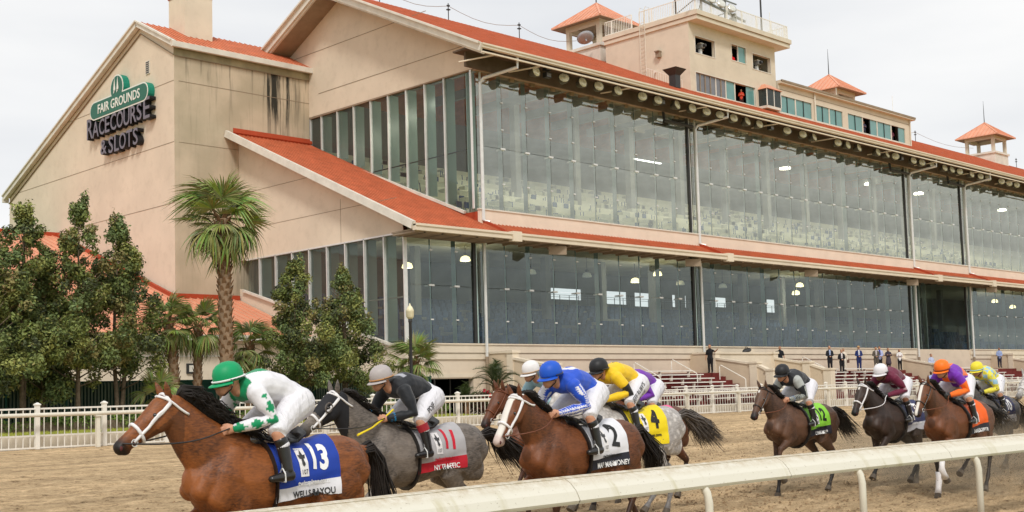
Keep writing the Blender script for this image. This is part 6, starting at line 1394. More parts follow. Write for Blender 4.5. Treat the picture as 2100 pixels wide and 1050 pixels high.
# ================================================================== JOCKEYS
def jockey_limbs(v):
    """v: small pose offsets. returns body limbs"""
    hx, hz = v.get('head', (0, 0)); 
    pel = Vector((-.17, 0, 1.90)); wa = Vector((-.02, 0, 2.00)); ch = Vector((.17, 0, 2.035)); sh = Vector((.31, 0, 2.00)); ne = Vector((.40, 0, 1.995)); hc = Vector((.50 + hx, 0, 2.07 + hz))
    A = {}
    A['torso'] = ([pel, wa, ch, sh], [(.170, .140), (.150, .125), (.180, .140), (.182, .108)])
    A['neck'] = ([sh + Vector((.03, 0, -.01)), ne, hc - Vector((.05, 0, .01))], [(.07, .065), (.055, .055), (.055, .055)])
    A['head'] = ([hc + Vector((-.03, 0, .045)), hc + Vector((.02, 0, .0)), hc + Vector((.055, 0, -.08))], [(.086, .096), (.082, .094), (.056, .058)], (1, 0, 0))
    el = [Vector((.20, .27, 1.735)), Vector((.42, -.25, 1.76))]; wr = [Vector((.50, .13, 1.665)), Vector((.66, -.09, 1.70))]
    if 'arm' in v: el[0] += Vector(v['arm']); wr[0] += Vector(v['arm']) * .3
    for i, sg in enumerate((1, -1)):
        s0 = Vector((.31, .165 * sg, 1.975)); up_ = s0.lerp(el[i], .5) + Vector((0, .02 * sg, 0))
        A['arm%d' % i] = ([s0, up_, el[i], el[i].lerp(wr[i], .45), wr[i]], [(.076, .076), (.062, .062), (.050, .050), (.046, .046), (.028, .032)], (1, 0, 0))
        f = (wr[i] - el[i]).normalized(); pa = wr[i] + f * .055; sd_ = Vector((0, 0, 1)); lat = f.cross(sd_).normalized(); sd_ = lat.cross(f)
        A['palm%d' % i] = ([wr[i] + f * .015, pa + f * .02], [(.022, .036), (.024, .042)], tuple(sd_))
        for k in range(4):
            b0 = pa + f * .035 + sd_ * (.030 - .020 * k); L_ = (.030, .034, .032, .026)[k]; cur = -sg * lat if False else Vector((0, -sg, 0))
            A['finger%d%d' % (i, k)] = ([b0, b0 + f * L_, b0 + f * L_ * .9 + cur * .030, b0 - f * .008 + cur * .036], [(.0095, .0095)] * 3 + [(.008, .008)])
        A['thumb%d' % i] = ([wr[i] + f * .02 + sd_ * .030, pa + sd_ * .052 + Vector((0, -sg * .012, 0)), pa + f * .035 + sd_ * .052 + Vector((0, -sg * .022, 0))], [(.011, .011), (.010, .010), (.008, .008)])
        hp = Vector((-.19, .10 * sg, 1.88)); kn = Vector((.17, .285 * sg, 1.615)); an = Vector((.10, .345 * sg, 1.27)); to = Vector((.28, .345 * sg, 1.215))
        A['thigh%d' % i] = ([hp, hp.lerp(kn, .5) + Vector((0, 0, .02)), kn], [(.115, .12), (.088, .095), (.060, .062)], (0, 0, 1))
        A['shin%d' % i] = ([kn, kn.lerp(an, .35) + Vector((-.02, 0, 0)), an], [(.058, .06), (.055, .058), (.036, .04)], (1, 0, 0))
        A['foot%d' % i] = ([an + Vector((-.04, 0, -.035)), an + Vector((.06, 0, -.045)), to], [(.034, .04), (.04, .036), (.028, .022)])
    nose = hc + Vector((.128, 0, -.050)); A['nose'] = ([hc + Vector((.095, 0, -.018)), nose], [(.012, .014), (.015, .013)]); A['chin'] = ([hc + Vector((.07, 0, -.10)), hc + Vector((.085, 0, -.10))], [(.022, .018), (.018, .016)])
    for i, sg in enumerate((1, -1)): A['ear%d' % i] = ([hc + Vector((-.0, .086 * sg, -.035)), hc + Vector((-.005, .084 * sg, -.005))], [(.008, .018), (.008, .02)])
    return A, hc
JC = {}
def jockey_base(vk):
    if vk in JC: return JC[vk]
    v = {'a': {}, 'b': {'head': (.02, .02), 'arm': (.05, .0, -.03)}, 'c': {'head': (-.02, -.01), 'arm': (-.03, .02, .02)}}[vk]
    A, hc = jockey_limbs(v)
    body = organic('body', [A[k] for k in A], .0085, 2)[0]
    gr = lambda L_, g, e=0: (L_[0], [(a + g, b + g) for a, b in L_[1]], *L_[2:])
    tor = A['torso']
    sl = [([tor[0][0] + Vector((.06, 0, .02)), *tor[0][1:]], [(a + .022, b + .02) for a, b in tor[1]])] + [gr((A['arm%d' % i][0], A['arm%d' % i][1], (1, 0, 0)), .014) for i in (0, 1)]
    # cloth folds: slight billow on the back
    sl.append(([(.0, 0, 2.035), (.12, 0, 2.09), (.22, 0, 2.07)], [(.10, .05), (.12, .055), (.12, .05)]))
    silk = organic('silks', sl, .011, 3)
    br = [([Vector((-.23, 0, 1.885)), Vector((-.13, 0, 1.93)), Vector((-.02, 0, 1.985))], [(.168, .145), (.178, .155), (.158, .138)])] + [([A['thigh%d' % i][0][0] + Vector((-.03, 0, -.0)), A['thigh%d' % i][0][1], A['thigh%d' % i][0][2], A['shin%d' % i][0][1]], [(.145, .155), (.120, .130), (.086, .088), (.066, .068)], (0, 0, 1)) for i in (0, 1)]
    bre = organic('breeches', br, .011, 3)
    boots = []
    for i, sg in enumerate((1, -1)):
        s_ = A['shin%d' % i]; p0 = s_[0][0].lerp(s_[0][1], .55)
        boots.append(organic('boot', [([p0, s_[0][1], s_[0][2]], [(.064, .066), (.060, .064), (.044, .05)], (1, 0, 0)), gr(A['foot%d' % i], .009)], .010, 2)[0])
    for m_ in boots: m_.materials.append(M['leather'])
    JC[vk] = (body, silk, bre, boots, hc, A, bvh_of(bre[0]), bvh_of(silk[0])); return JC[vk]
def jockey(label, H, vk, silkf, helmet, skin=None, gloves=False, cuffs=None, band=None, vest=None, thigh=None, goggle='goggles', whip=True, rein=None, cap=None, back=None, bootband=None):
    T0, bit, bitr, cb, yaw, sc = H; body, silk, bre, boots, hc, A, bb, sb = jockey_base(vk)
    T = thing('person', label, 'person', T0.location, 'jockeys riding the racehorses'); T.rotation_euler = (0, 0, yaw); T.scale = (T0.scale[1] * .99, T0.scale[1], T0.scale[1])
    l = lambda n, me, mat=None: (me.materials.append(mat) if mat and not me.materials else None, link(n, me, T, world=False))[1]
    b = lambda mb, n, m, **k: mb.build(n, m, T, world=False, **k)
    bm_ = body.copy(); bm_.materials.clear(); bm_.materials.append(skin or M['skin']); l('body', bm_)
    sm = silk[0].copy(); set_col(sm, silkf(silk[1], silk[2], silk[3], silk[4])); sm.materials.clear(); sm.materials.append(M['silk']); l('silks', sm)
    bm2 = bre[0].copy(); bm2.materials.clear(); bm2.materials.append(M['breeches']); l('breeches', bm2)
    for m_ in boots: l('boot', m_)
    if bootband:
        for i in (0, 1):
            s_ = A['shin%d' % i]; p0 = s_[0][0].lerp(s_[0][1], .35); p1 = s_[0][0].lerp(s_[0][1], 1.0); mb = MB(); mb.tube([p0, p1], [.070, .068], 14); b(mb, 'boot_cuff', bootband)
    # helmet: dome, brim, band, strap
    hr = Vector((-.30, 0, 1)).normalized(); q = Euler((0, R(14), 0)).to_matrix()
    mb = MB(); prof = [(.118, -.034), (.124, 0), (.121, .046), (.106, .090), (.076, .122), (.035, .139), (.0, .143)]; mb.lathe(prof, (0, 0, 0), 22)
    mb.v = [tuple(Vector(q @ Vector((x * 1.17, y * .98, z))) + hc + Vector((-.012, 0, .045))) for x, y, z in mb.v]; b(mb, 'helmet', helmet, smooth=True)
    mb = MB(); n = 14
    for i in range(n + 1):
        a = R(-75 + 150 * i / n); 
        for rr_, dz_ in ((.115, .0), (.115 + .056 * math.cos(a * .9), -.022), (.115 + .056 * math.cos(a * .9), -.030), (.115, -.008)): mb.v.append(tuple(q @ Vector((rr_ * 1.17 * math.cos(a), rr_ * .98 * math.sin(a), dz_ - .022)) + hc + Vector((-.012, 0, .045))))
    for i in range(n):
        for j in range(4): mb.f.append((i * 4 + j, i * 4 + (j + 1) % 4, (i + 1) * 4 + (j + 1) % 4, (i + 1) * 4 + j)); mb.m.append(0)
    b(mb, 'helmet_brim', cap or helmet, smooth=True)
    if band:
        mb = MB(); pts = [q @ Vector(((.129) * 1.17 * math.cos(a), (.129) * .98 * math.sin(a), -.012)) + hc + Vector((-.012, 0, .045)) for a in np.linspace(0, 2 * math.pi, 25)]; mb.tube(pts, .009, 5); b(mb, 'helmet_band', band)
    # goggles
    gm = M[goggle]; mb = MB(); pts = [hc + Vector((.085 * math.cos(a) + .022, .088 * math.sin(a), -.018 - .006 * math.cos(a))) for a in np.linspace(R(-80), R(80), 13)]; mb.tube(pts, .022, 8); b(mb, 'goggles', gm, smooth=True)
    mb = MB(); pts = [hc + Vector((-.012 + .148 * math.cos(a) * 1.02, .128 * math.sin(a), .03 - .03 * math.cos(a))) for a in np.linspace(R(70), R(290), 16)]; mb.tube(pts, .007, 5); b(mb, 'goggle_strap', M['leather'])
    mb = MB(); mb.tube([hc + Vector((-.01, .09, .0)), hc + Vector((.005, .082, -.06)), hc + Vector((.05, .04, -.115)), hc + Vector((.05, -.04, -.115)), hc + Vector((.005, -.082, -.06)), hc + Vector((-.01, -.09, .0))], .007, 5); b(mb, 'chin_strap', M['leather'])
    if gloves:
        for i in (0, 1):
            keys = ['palm%d' % i] + ['finger%d%d' % (i, k) for k in range(4)] + ['thumb%d' % i]
            g_ = organic('glove', [(A[k][0], [(p + .004, r_ + .004) for p, r_ in A[k][1]], *A[k][2:]) for k in keys], .008, 1)[0]; g_.materials.append(M['leather']); l('glove', g_)
    if cuffs:
        for i in (0, 1):
            a_ = A['arm%d' % i][0]; w0, w1 = a_[-1], a_[-2]; mb = MB(); mb.tube([w0.lerp(w1, .10), w0.lerp(w1, .26)], [.044, .047], 12); mb.tube([w0.lerp(w1, .36), w0.lerp(w1, .48)], [.050, .052], 12); b(mb, 'arm_band', cuffs)
    if thigh:
        tt = thigh if isinstance(thigh, tuple) else (thigh,)
        for k, s_ in enumerate(tt): text_on(bb, s_, .085 if k == 0 else .055, .02 - .05 * k, 1.76 - .075 * k, M['leather'], 'thigh_lettering', T, rot=R(38), off=.006, bold=.001, sx=.9)
    if back: back(T, sb, b)
    # reins from bit to hands
    for bt, i in ((bit, 0), (bitr, 1)):
        pts = []; w = A['arm%d' % i][0][-1] + Vector((.06, 0, -.0))
        for k in range(9): t = k / 8; p = bt.lerp(w, t); p.y += (.06 if i == 0 else -.06) * math.sin(math.pi * t) + (.10 * math.sin(math.pi * min(1, t * 1.1)) * (1 if i == 0 else -1)); p.z -= .05 * math.sin(math.pi * t); pts.append(p)
        mb = MB(); mb.tube(pts, .007, 5); b(mb, 'rein', rein or M['leather'])
    if whip:
        w = A['arm0'][0][-1] + Vector((.05, -.02, 0)); mb = MB(); mb.tube([w + Vector((-.10, .05, .10)), w, w + Vector((.28, .12, -.10)), w + Vector((.52, .17, -.17))], [.012, .012, .010, .014], 7)
        if whip is not True: b(mb, 'whip', whip)
    # stirrups
    for sg in (1, -1):
        f = Vector((.16, .345 * sg, 1.205)); mb = MB(); mb.tube([f + Vector((0, .05, -.02)), f + Vector((0, -.05, -.02)), f + Vector((0, -.045, .05)), f + Vector((-.0, 0, .10)), f + Vector((0, .045, .05)), f + Vector((0, .05, -.02))], .007, 6, up=(1, 0, 0)); b(mb, 'stirrup', M['silver'])
        mb = MB(); mb.tube([f + Vector((0, 0, .10)), Vector((.14, .30 * sg, 1.45)), Vector((.10, .16 * sg, 1.60))], .010, 5); b(mb, 'stirrup_leather', M['leather'])
    return T
M['silk'] = attr_mat('silk_cloth', .6, .3, .10, 12, .2, .9, 11)
def wrinkle():
    m, nt, b = newmat('breeches_cloth'); N = nt.nodes.new; L = nt.links.new; b.inputs['Base Color'].default_value = (.72, .71, .75, 1); b.inputs['Roughness'].default_value = .6
    tc = N('ShaderNodeTexCoord'); mp = N('ShaderNodeMapping'); mp.inputs['Scale'].default_value = (14, 3, 5); mp.inputs['Rotation'].default_value = (0, .7, 0); L(tc.outputs['Object'], mp.inputs[0]); n = N('ShaderNodeTexNoise'); n.inputs['Scale'].default_value = 1.2; n.inputs['Detail'].default_value = 5; n.inputs['Distortion'].default_value = 1.2; L(mp.outputs[0], n.inputs[0])
    bp = N('ShaderNodeBump'); bp.inputs['Strength'].default_value = .8; bp.inputs['Distance'].default_value = .03; L(n.outputs[0], bp.inputs['Height']); L(bp.outputs[0], b.inputs['Normal']); return m
M['breeches'] = wrinkle()

def mk(n, c): return np.tile(np.array(c, float), (n, 1))
WHT, GRN = (.74, .73, .77), (.0, .26, .10)
def silk_plain(c):
    return lambda co, li, t, off: mk(len(co), c)
def silk_white_green(co, li, t, off):
    c = mk(len(co), WHT)
    a = (li == 1) | (li == 2); fr = (t * 4.6 + .1) % 1 - .5; sx_ = np.where(t < .5, off[:, 0] * .95 - off[:, 2] * .25, off[:, 0] * .25 + off[:, 2] * .95); d = np.abs(fr) * 2 + np.abs(sx_) / .058; c[a & (d < .88) & (t > .1)] = GRN
    c[(li == 0) & (co[:, 0] > .345)] = GRN; bk = (np.abs(co[:, 0] - .17) / .15 + np.abs(co[:, 1]) / .11 < 1) & (co[:, 2] > 2.05); c[bk] = GRN; return c
def silk_black(co, li, t, off):
    c = mk(len(co), (.012, .014, .018)); c[(co[:, 0] > .22) & (co[:, 0] < .27) & (np.abs(co[:, 1]) < .12) & (co[:, 2] > 2.06)] = (.35, .36, .4); return c
def silk_blue(co, li, t, off):
    c = mk(len(co), (.015, .08, .55)); a = (li == 1) | (li == 2); st = (np.floor((np.arctan2(off[:, 2], off[:, 0]) + 3.14) * 1.6) % 2) > .5; c[a & st & (t > .08)] = WHT
    r = np.hypot((co[:, 0] - .15) / .11, co[:, 1] / .12); c[(r < 1) & (co[:, 2] > 2.07)] = WHT; c[(r < .55) & (co[:, 2] > 2.07)] = (.015, .08, .55); return c
def silk_yellow(co, li, t, off):
    c = mk(len(co), (.80, .52, .01)); a = (li == 1) | (li == 2); c[a & (t > .28) & (t < .56)] = (.015, .015, .015); c[(np.abs(co[:, 0] - .14) / .07 + np.abs(co[:, 1]) / .09 < 1) & (co[:, 2] > 2.05)] = (.015, .015, .015); return c
def silk_blackgrey(co, li, t, off):
    c = mk(len(co), (.012, .014, .018)); a = (li == 1) | (li == 2); c[a & (t < .17)] = (.38, .40, .38); c[a & (t > .22) & (np.abs(off[:, 0] - .01) < .016)] = (.38, .40, .36); return c
def silk_maroon(co, li, t, off):
    c = mk(len(co), (.13, .008, .035)); a = (li == 1) | (li == 2); c[a & (t > .40) & (t < .47)] = (.5, .35, .38); return c
def silk_orange(co, li, t, off):
    c = mk(len(co), (.90, .16, .01)); a = (li == 1) | (li == 2); c[(li != 1) & (li != 2) & (co[:, 0] > .12) & (np.abs(co[:, 1]) > .05)] = (.16, .02, .40); c[a & (t < .22)] = (.16, .02, .40); c[(li == 0) & (co[:, 2] < 1.98) & (co[:, 0] < .1)] = (.16, .02, .40); return c
def silk_patch(co, li, t, off):
    c = mk(len(co), (.72, .64, .06)); k = (np.floor(co[:, 0] * 11) + np.floor(co[:, 1] * 11 + .3) + np.floor(co[:, 2] * 10)) % 3 == 0; c[k & ((t < .45) | (li == 0))] = (.30, .50, .66); return c
def col(n, c, r=.5, s=.35): return P(n, c, r, s, .06, 9)
def band2(c): return col('cloth_band', c, .7, .2)
def field():
    bay = coat('bay_coat', (.25, .078, .018), (.012, .009, .008), blaze=2, dcol=(.075, .026, .011))
    bay2 = coat('blaze_bay_coat', (.17, .055, .018), (.03, .014, .008), blaze=.52, muzzle=(.55, .42, .38), legdark=.9)
    grey = coat('dark_grey_coat', (.19, .16, .135), (.03, .028, .028), dcol=(.055, .047, .042), legdark=.9, dapple=.12)
    lgrey = coat('light_grey_coat', (.40, .38, .36), (.08, .075, .075), dcol=(.27, .25, .24), dapple=.5, legdark=.7)
    dark = coat('dark_bay_coat', (.125, .062, .036), (.012, .010, .009), blaze=.80, star=True, dcol=(.04, .022, .015))
    dark2 = coat('near_black_coat', (.045, .026, .018), (.010, .009, .008), blaze=.80, star=True, dcol=(.018, .012, .010))
    bay3 = coat('bright_blaze_coat', (.15, .052, .02), (.015, .011, .01), blaze=.74, dcol=(.07, .03, .015))
    brown = coat('plain_brown_coat', (.14, .045, .018), (.02, .012, .01), dcol=(.06, .025, .013))
    steel = coat('steel_coat', (.10, .095, .095), (.02, .02, .02), dcol=(.05, .045, .045))
    W_ = M['tackwhite']; K = M['leather']
    wt = col('print_white', (.8, .8, .8)); bt = col('print_black', (.015, .015, .015)); rt = col('print_red', (.55, .01, .03))
    C13 = (col('cloth_blue', (.01, .045, .34), .6), col('cloth_white_band', (.72, .72, .76), .7), wt, bt, '13', 'WELLS BAYOU')
    C11 = (col('cloth_silver', (.42, .41, .42), .6), col('cloth_red_band', (.50, .015, .03), .7), rt, wt, '11', 'NY TRAFFIC')
    C2 = (col('cloth_white', (.72, .72, .76), .6), col('cloth_black_band', (.02, .02, .03), .7), bt, wt, '2', 'MAILMAN MONEY')
    C12 = (col('cloth_lime', (.25, .62, .05), .6), col('cloth_black_band', (.02, .02, .03), .7), bt, wt, '12', "LYNN'S MAP")
    C1 = (col('cloth_orange', (.85, .12, .01), .6), col('cloth_black_band', (.02, .02, .03), .7), bt, wt, '', 'SHARECROPPER')
    C10 = (col('cloth_navy', (.03, .035, .10), .6), col('cloth_pale_band', (.45, .45, .48), .7), wt, bt, '10', 'SILVER STATE')
    C5 = (col('cloth_navy', (.03, .035, .10), .6), col('cloth_pale_band', (.45, .45, .48), .7), wt, bt, '5', '')
    CY = (col('cloth_yellow', (.80, .62, .01), .6), col('cloth_yellow', (.80, .62, .01), .6), bt, bt, '4', '')
    CP = (col('cloth_pink', (.80, .13, .30), .6), col('cloth_pink', (.80, .13, .30), .6), bt, bt, '9', '')
    h = horse('bay horse with white bridle and blue number cloth, leading at the left', 6.27, 9.45, 'lead', bay, W_, M['hair'], C13, yaw=0, seed=1)
    jockey('jockey in white silks with green diamonds and a green helmet, on the leading bay', h, 'a', silk_white_green, col('helmet_green', (.0, .30, .11)), band=W_, goggle='goggles', whip=None)
    h = horse('dark grey horse in a black blinker hood with silver number cloth, second from the left', 9.40, 11.2, 'low', grey, W_, M['hair'], C11, seed=2, hood=col('hood_black', (.012, .012, .015), .7))
    jockey('jockey in black silks with blue arm bands, on the hooded dark grey', h, 'b', silk_black, col('helmet_grey', (.42, .38, .37)), band=col('helmet_tan', (.45, .22, .08)), cuffs=col('cuff_blue', (.01, .22, .50)), thigh='PDJF', whip=col('whip_yellow', (.85, .65, .02)), bootband=col('boot_red', (.35, .02, .03)))
    h = horse('chestnut bay horse with a broad white blaze and white number cloth, centre of the picture', 10.5, 9.55, 'highA', bay2, W_, M['hair'], C2, seed=3, yaw=2)
    def bk2(T, sb, b):
        pass
    jockey('jockey in blue silks with white striped sleeves, on the blaze faced bay', h, 'a', silk_blue, col('helmet_blue', (.01, .09, .55)), whip=None, rein=M['brownleather'])
    h = horse('pale dappled grey horse with a yellow cloth, half hidden behind the blaze faced bay', 13.85, 11.7, 'highB', lgrey, K, M['hairgrey'], CY, seed=4, yaw=-6, sc=1.06)
    jockey('jockey in yellow silks with black sleeve patches and black helmet, on the dappled grey', h, 'c', silk_yellow, col('helmet_black', (.014, .014, .016)), gloves=True, thigh=("JEFF RUBY'S", 'STEAKHOUSE'), whip=None)
    h = horse('brown horse whose face shows left of the blaze faced bay, farthest from the camera', 13.7, 12.95, 'highB', brown, M['brownleather'], M['hair'], C10, seed=5, sc=1.05)
    jockey('jockey in pale blue silks and white helmet half hidden behind the blue clad one', h, 'b', silk_plain((.30, .48, .55)), col('helmet_white', (.74, .72, .72)), band=col('helmet_tan', (.45, .30, .18)), whip=None)
    h = horse('brown horse with a pink cloth and long flying tail behind the dappled grey', 16.4, 13.4, 'highC', brown, K, M['hairgrey'], CP, seed=6, sc=1.03)
    jockey('jockey in purple silks leaning low behind the one in yellow', h, 'c', silk_plain((.16, .03, .36)), col('helmet_purple', (.14, .03, .30)), whip=None)
    h = horse('dark bay horse with a lime green number cloth, alone in the gap right of centre', 18.72, 11.8, 'highC', dark, K, M['hair'], C12, seed=7, yaw=1)
    jockey('jockey in black silks with grey shoulder stripe, on the lime clothed bay', h, 'b', silk_blackgrey, col('helmet_black2', (.016, .016, .018)), cuffs=col('cuff_blue2', (.02, .10, .30)), whip=None, rein=M['brownleather'])
    h = horse('near black horse with a star and white bridle, left of the orange clothed horse', 20.65, 11.0, 'highB', dark2, W_, M['hair'], C5, seed=8)
    jockey('jockey in maroon silks and a white helmet with clear goggles', h, 'c', silk_maroon, col('helmet_white2', (.76, .74, .76)), gloves=True, goggle='clear', whip=None, rein=W_, skin=M['skindark'])
    h = horse('bay horse with a narrow blaze and an orange cloth, nearest of the right hand group', 19.75, 9.4, 'highC', bay3, K, M['hair'], C1, seed=9, yaw=1, socks=(1, 0))
    T0, cb = h[0], h[3]
    mb = MB(); g = 4; pts = []
    for i in range(g + 1):
        for j in range(g + 1):
            x = -.10 - .13 * i / g; z = 1.20 + .25 * j / g; hh, n = side_hit([cb], x, z); pts.append((x, (hh.y if hh is not None else .28) + .006, z))
    mb.add(pts, [(i * (g + 1) + j, (i + 1) * (g + 1) + j, (i + 1) * (g + 1) + j + 1, i * (g + 1) + j + 1) for i in range(g) for j in range(g)]); mb.build('number_patch', W_, T0, world=False)
    text_on(cb, '1', .24, -.165, 1.325, bt, 'number', T0, off=.012, bold=.008)
    jockey('jockey in orange and purple silks with an orange helmet, nearest of the right hand group', h, 'a', silk_orange, col('helmet_orange', (.92, .18, .01)), gloves=True, band=col('helmet_line', (.25, .05, .01)), whip=None, rein=M['brownleather'])
    h = horse('steel grey horse with a navy number cloth, at the right behind the orange clothed horse', 24.6, 11.0, 'low', steel, K, M['hair'], C10, seed=10)
    jockey('jockey in yellow silks with pale blue patches and a yellow and blue cap', h, 'b', silk_patch, col('helmet_yellowcap', (.78, .66, .04)), band=col('helmet_paleblue', (.30, .55, .70)), gloves=True, whip=None)
    h = horse('grey horse whose white bridled muzzle just enters at the right edge', 25.75, 10.2, 'low', lgrey, W_, M['hair'], C5, seed=11)
field()

# ================================================================== SPECTATORS
M['cloth'] = attr_mat('clothing', .8, .2, .12, 6, 0, .3, 9)
def spectator(label, x, y, z, h, top, legs, skin=(.45, .24, .15), hair=(.04, .025, .015), rz=0, arms='front', shirt=None, hat=None, dress=False, sit=False, bag=False, bust=False, cat_group='spectators and officials on the apron'):
    T = thing('person', label, 'person', (x, y, z), cat_group, rz); k = h / 1.78
    L_ = []; ids = []
    def a(i, pts, r, up=(0, 1, 0)): L_.append(([Vector(p) * k for p in pts], [(u * k * 1.2, v * k * 1.2) for u, v in r], up)); ids.append(i)
    # faces -Y
    hz = 0
    if sit: hz = -.42
    a(1, [(0, 0, .92 + hz), (0, .01, 1.08 + hz), (0, 0, 1.28 + hz), (0, 0, 1.44 + hz)], [(.15, .10), (.135, .095), (.165, .11), (.13, .085)])
    a(0, [(0, 0, 1.46 + hz), (0, -.01, 1.56 + hz)], [(.055, .055), (.05, .05)]); a(0, [(0, -.02, 1.58 + hz), (0, -.02, 1.69 + hz)], [(.066, .082), (.072, .090)]); a(0, [(0, -.10, 1.63 + hz), (0, -.118, 1.615 + hz)], [(.012, .014), (.014, .012)])
    for sg in (1, -1):
        s0 = (.17 * sg, 0, 1.40 + hz)
        if arms == 'front': e, w = (.25 * sg, .0, 1.13 + hz), (.05 * sg, -.20, 1.02 + hz)
        elif arms == 'cross': e, w = (.24 * sg, -.03, 1.16 + hz), (-.06 * sg, -.19, 1.20 + hz)
        elif arms == 'out' and sg == -1: e, w = (-.42, -.05, 1.34 + hz), (-.66, -.10, 1.36 + hz)
        elif arms == 'point' and sg == 1: e, w = (.36, -.12, 1.30 + hz), (.55, -.25, 1.42 + hz)
        else: e, w = (.25 * sg, .02, 1.13 + hz), (.27 * sg, -.05, .88 + hz)
        a(2, [s0, e], [(.055, .055), (.042, .042)]); a(3, [e, w], [(.040, .04), (.028, .03)]); ww = Vector(w); d = (ww - Vector(e)).normalized()
        a(0, [tuple(ww + d * .02), tuple(ww + d * .10)], [(.022, .034), (.016, .028)]); a(0, [tuple(ww + d * .03 + Vector((0, 0, .03))), tuple(ww + d * .07 + Vector((0, -.01, .05)))], [(.012, .012), (.010, .010)])
        if sit:
            a(4, [(.09 * sg, 0, .50), (.12 * sg, -.42, .52)], [(.09, .09), (.065, .065)], (0, 0, 1)); a(4, [(.12 * sg, -.42, .52), (.12 * sg, -.40, .08)], [(.06, .06), (.045, .045)])
            a(5, [(.12 * sg, -.38, .05), (.12 * sg, -.54, .03)], [(.045, .04), (.04, .03)], (0, 0, 1))
        else:
            a(4, [(.085 * sg, 0, .90), (.095 * sg, .0, .50), (.10 * sg, .02, .10)], [(.095, .105), (.065, .07), (.05, .055)]); a(5, [(.10 * sg, .02, .05), (.11 * sg, -.14, .03)], [(.045, .045), (.042, .03)], (0, 0, 1))
    if dress: a(4, [(0, 0, .95), (0, 0, .55)], [(.15, .12), (.20, .17)])
    me, co, li, t, off = organic('body', L_, .019 * k, 2); idv = np.array(ids)[li]; c = mk(len(co), skin)
    sleeve = top if arms != 'bare' else skin
    c[idv == 1] = top; c[idv == 2] = top; c[idv == 3] = top if arms in ('front', 'side') and shirt is not None else (skin if arms in ('out', 'bare', 'point') else top); c[idv == 4] = legs; c[idv == 5] = (.02, .018, .016)
    if shirt is not None: c[(idv == 1) & (np.abs(co[:, 0]) < .05 * k) & (co[:, 1] < 0) & (co[:, 2] > (1.12 + hz) * k)] = shirt
    set_col(me, c); me.materials.append(M['cloth']); link('body', me, T, world=False)
    mb = MB(); hc = Vector((0, .008, 1.70 + hz)) * k
    if hat:
        mb.lathe([(.17 * k, -.012 * k), (.17 * k, .0), (.092 * k, .008 * k), (.085 * k, .09 * k), (.03 * k, .10 * k)], hc + Vector((0, -.02, .02)), 14); mb.build('hat', P('hat_straw', hat, .8), T, world=False, smooth=True)
    mb = MB(); mb.lathe([(.02 * k, .085 * k), (.055 * k, .07 * k), (.078 * k, .03 * k), (.082 * k, -.03 * k), (.07 * k, -.07 * k)], hc, 12)
    mb.v = [(x_ * .98, y_ * 1.15 + (.02 if y_ < 0 else .01) * k, z_) for x_, y_, z_ in mb.v]
    if dress or arms == 'cross': mb.tube([hc + Vector((0, .05, 0)), hc + Vector((0, .07, -.12)) , hc + Vector((0, .08, -.24))], [.075 * k, .085 * k, .05 * k], 8)
    mb.build('hair', P('hair_%d' % len(bpy.data.materials), hair, .7), T, world=False, smooth=True)
    if bag: mb = MB(); mb.box(.22, .38, -.1, .05, .62, .85); mb.tube([(.24, -.02, .85), (.30, -.02, 1.1), (.36, -.02, .85)], .01, 5); mb.build('handbag', P('bag_brown', (.12, .06, .04), .6), T, world=False)
    return T
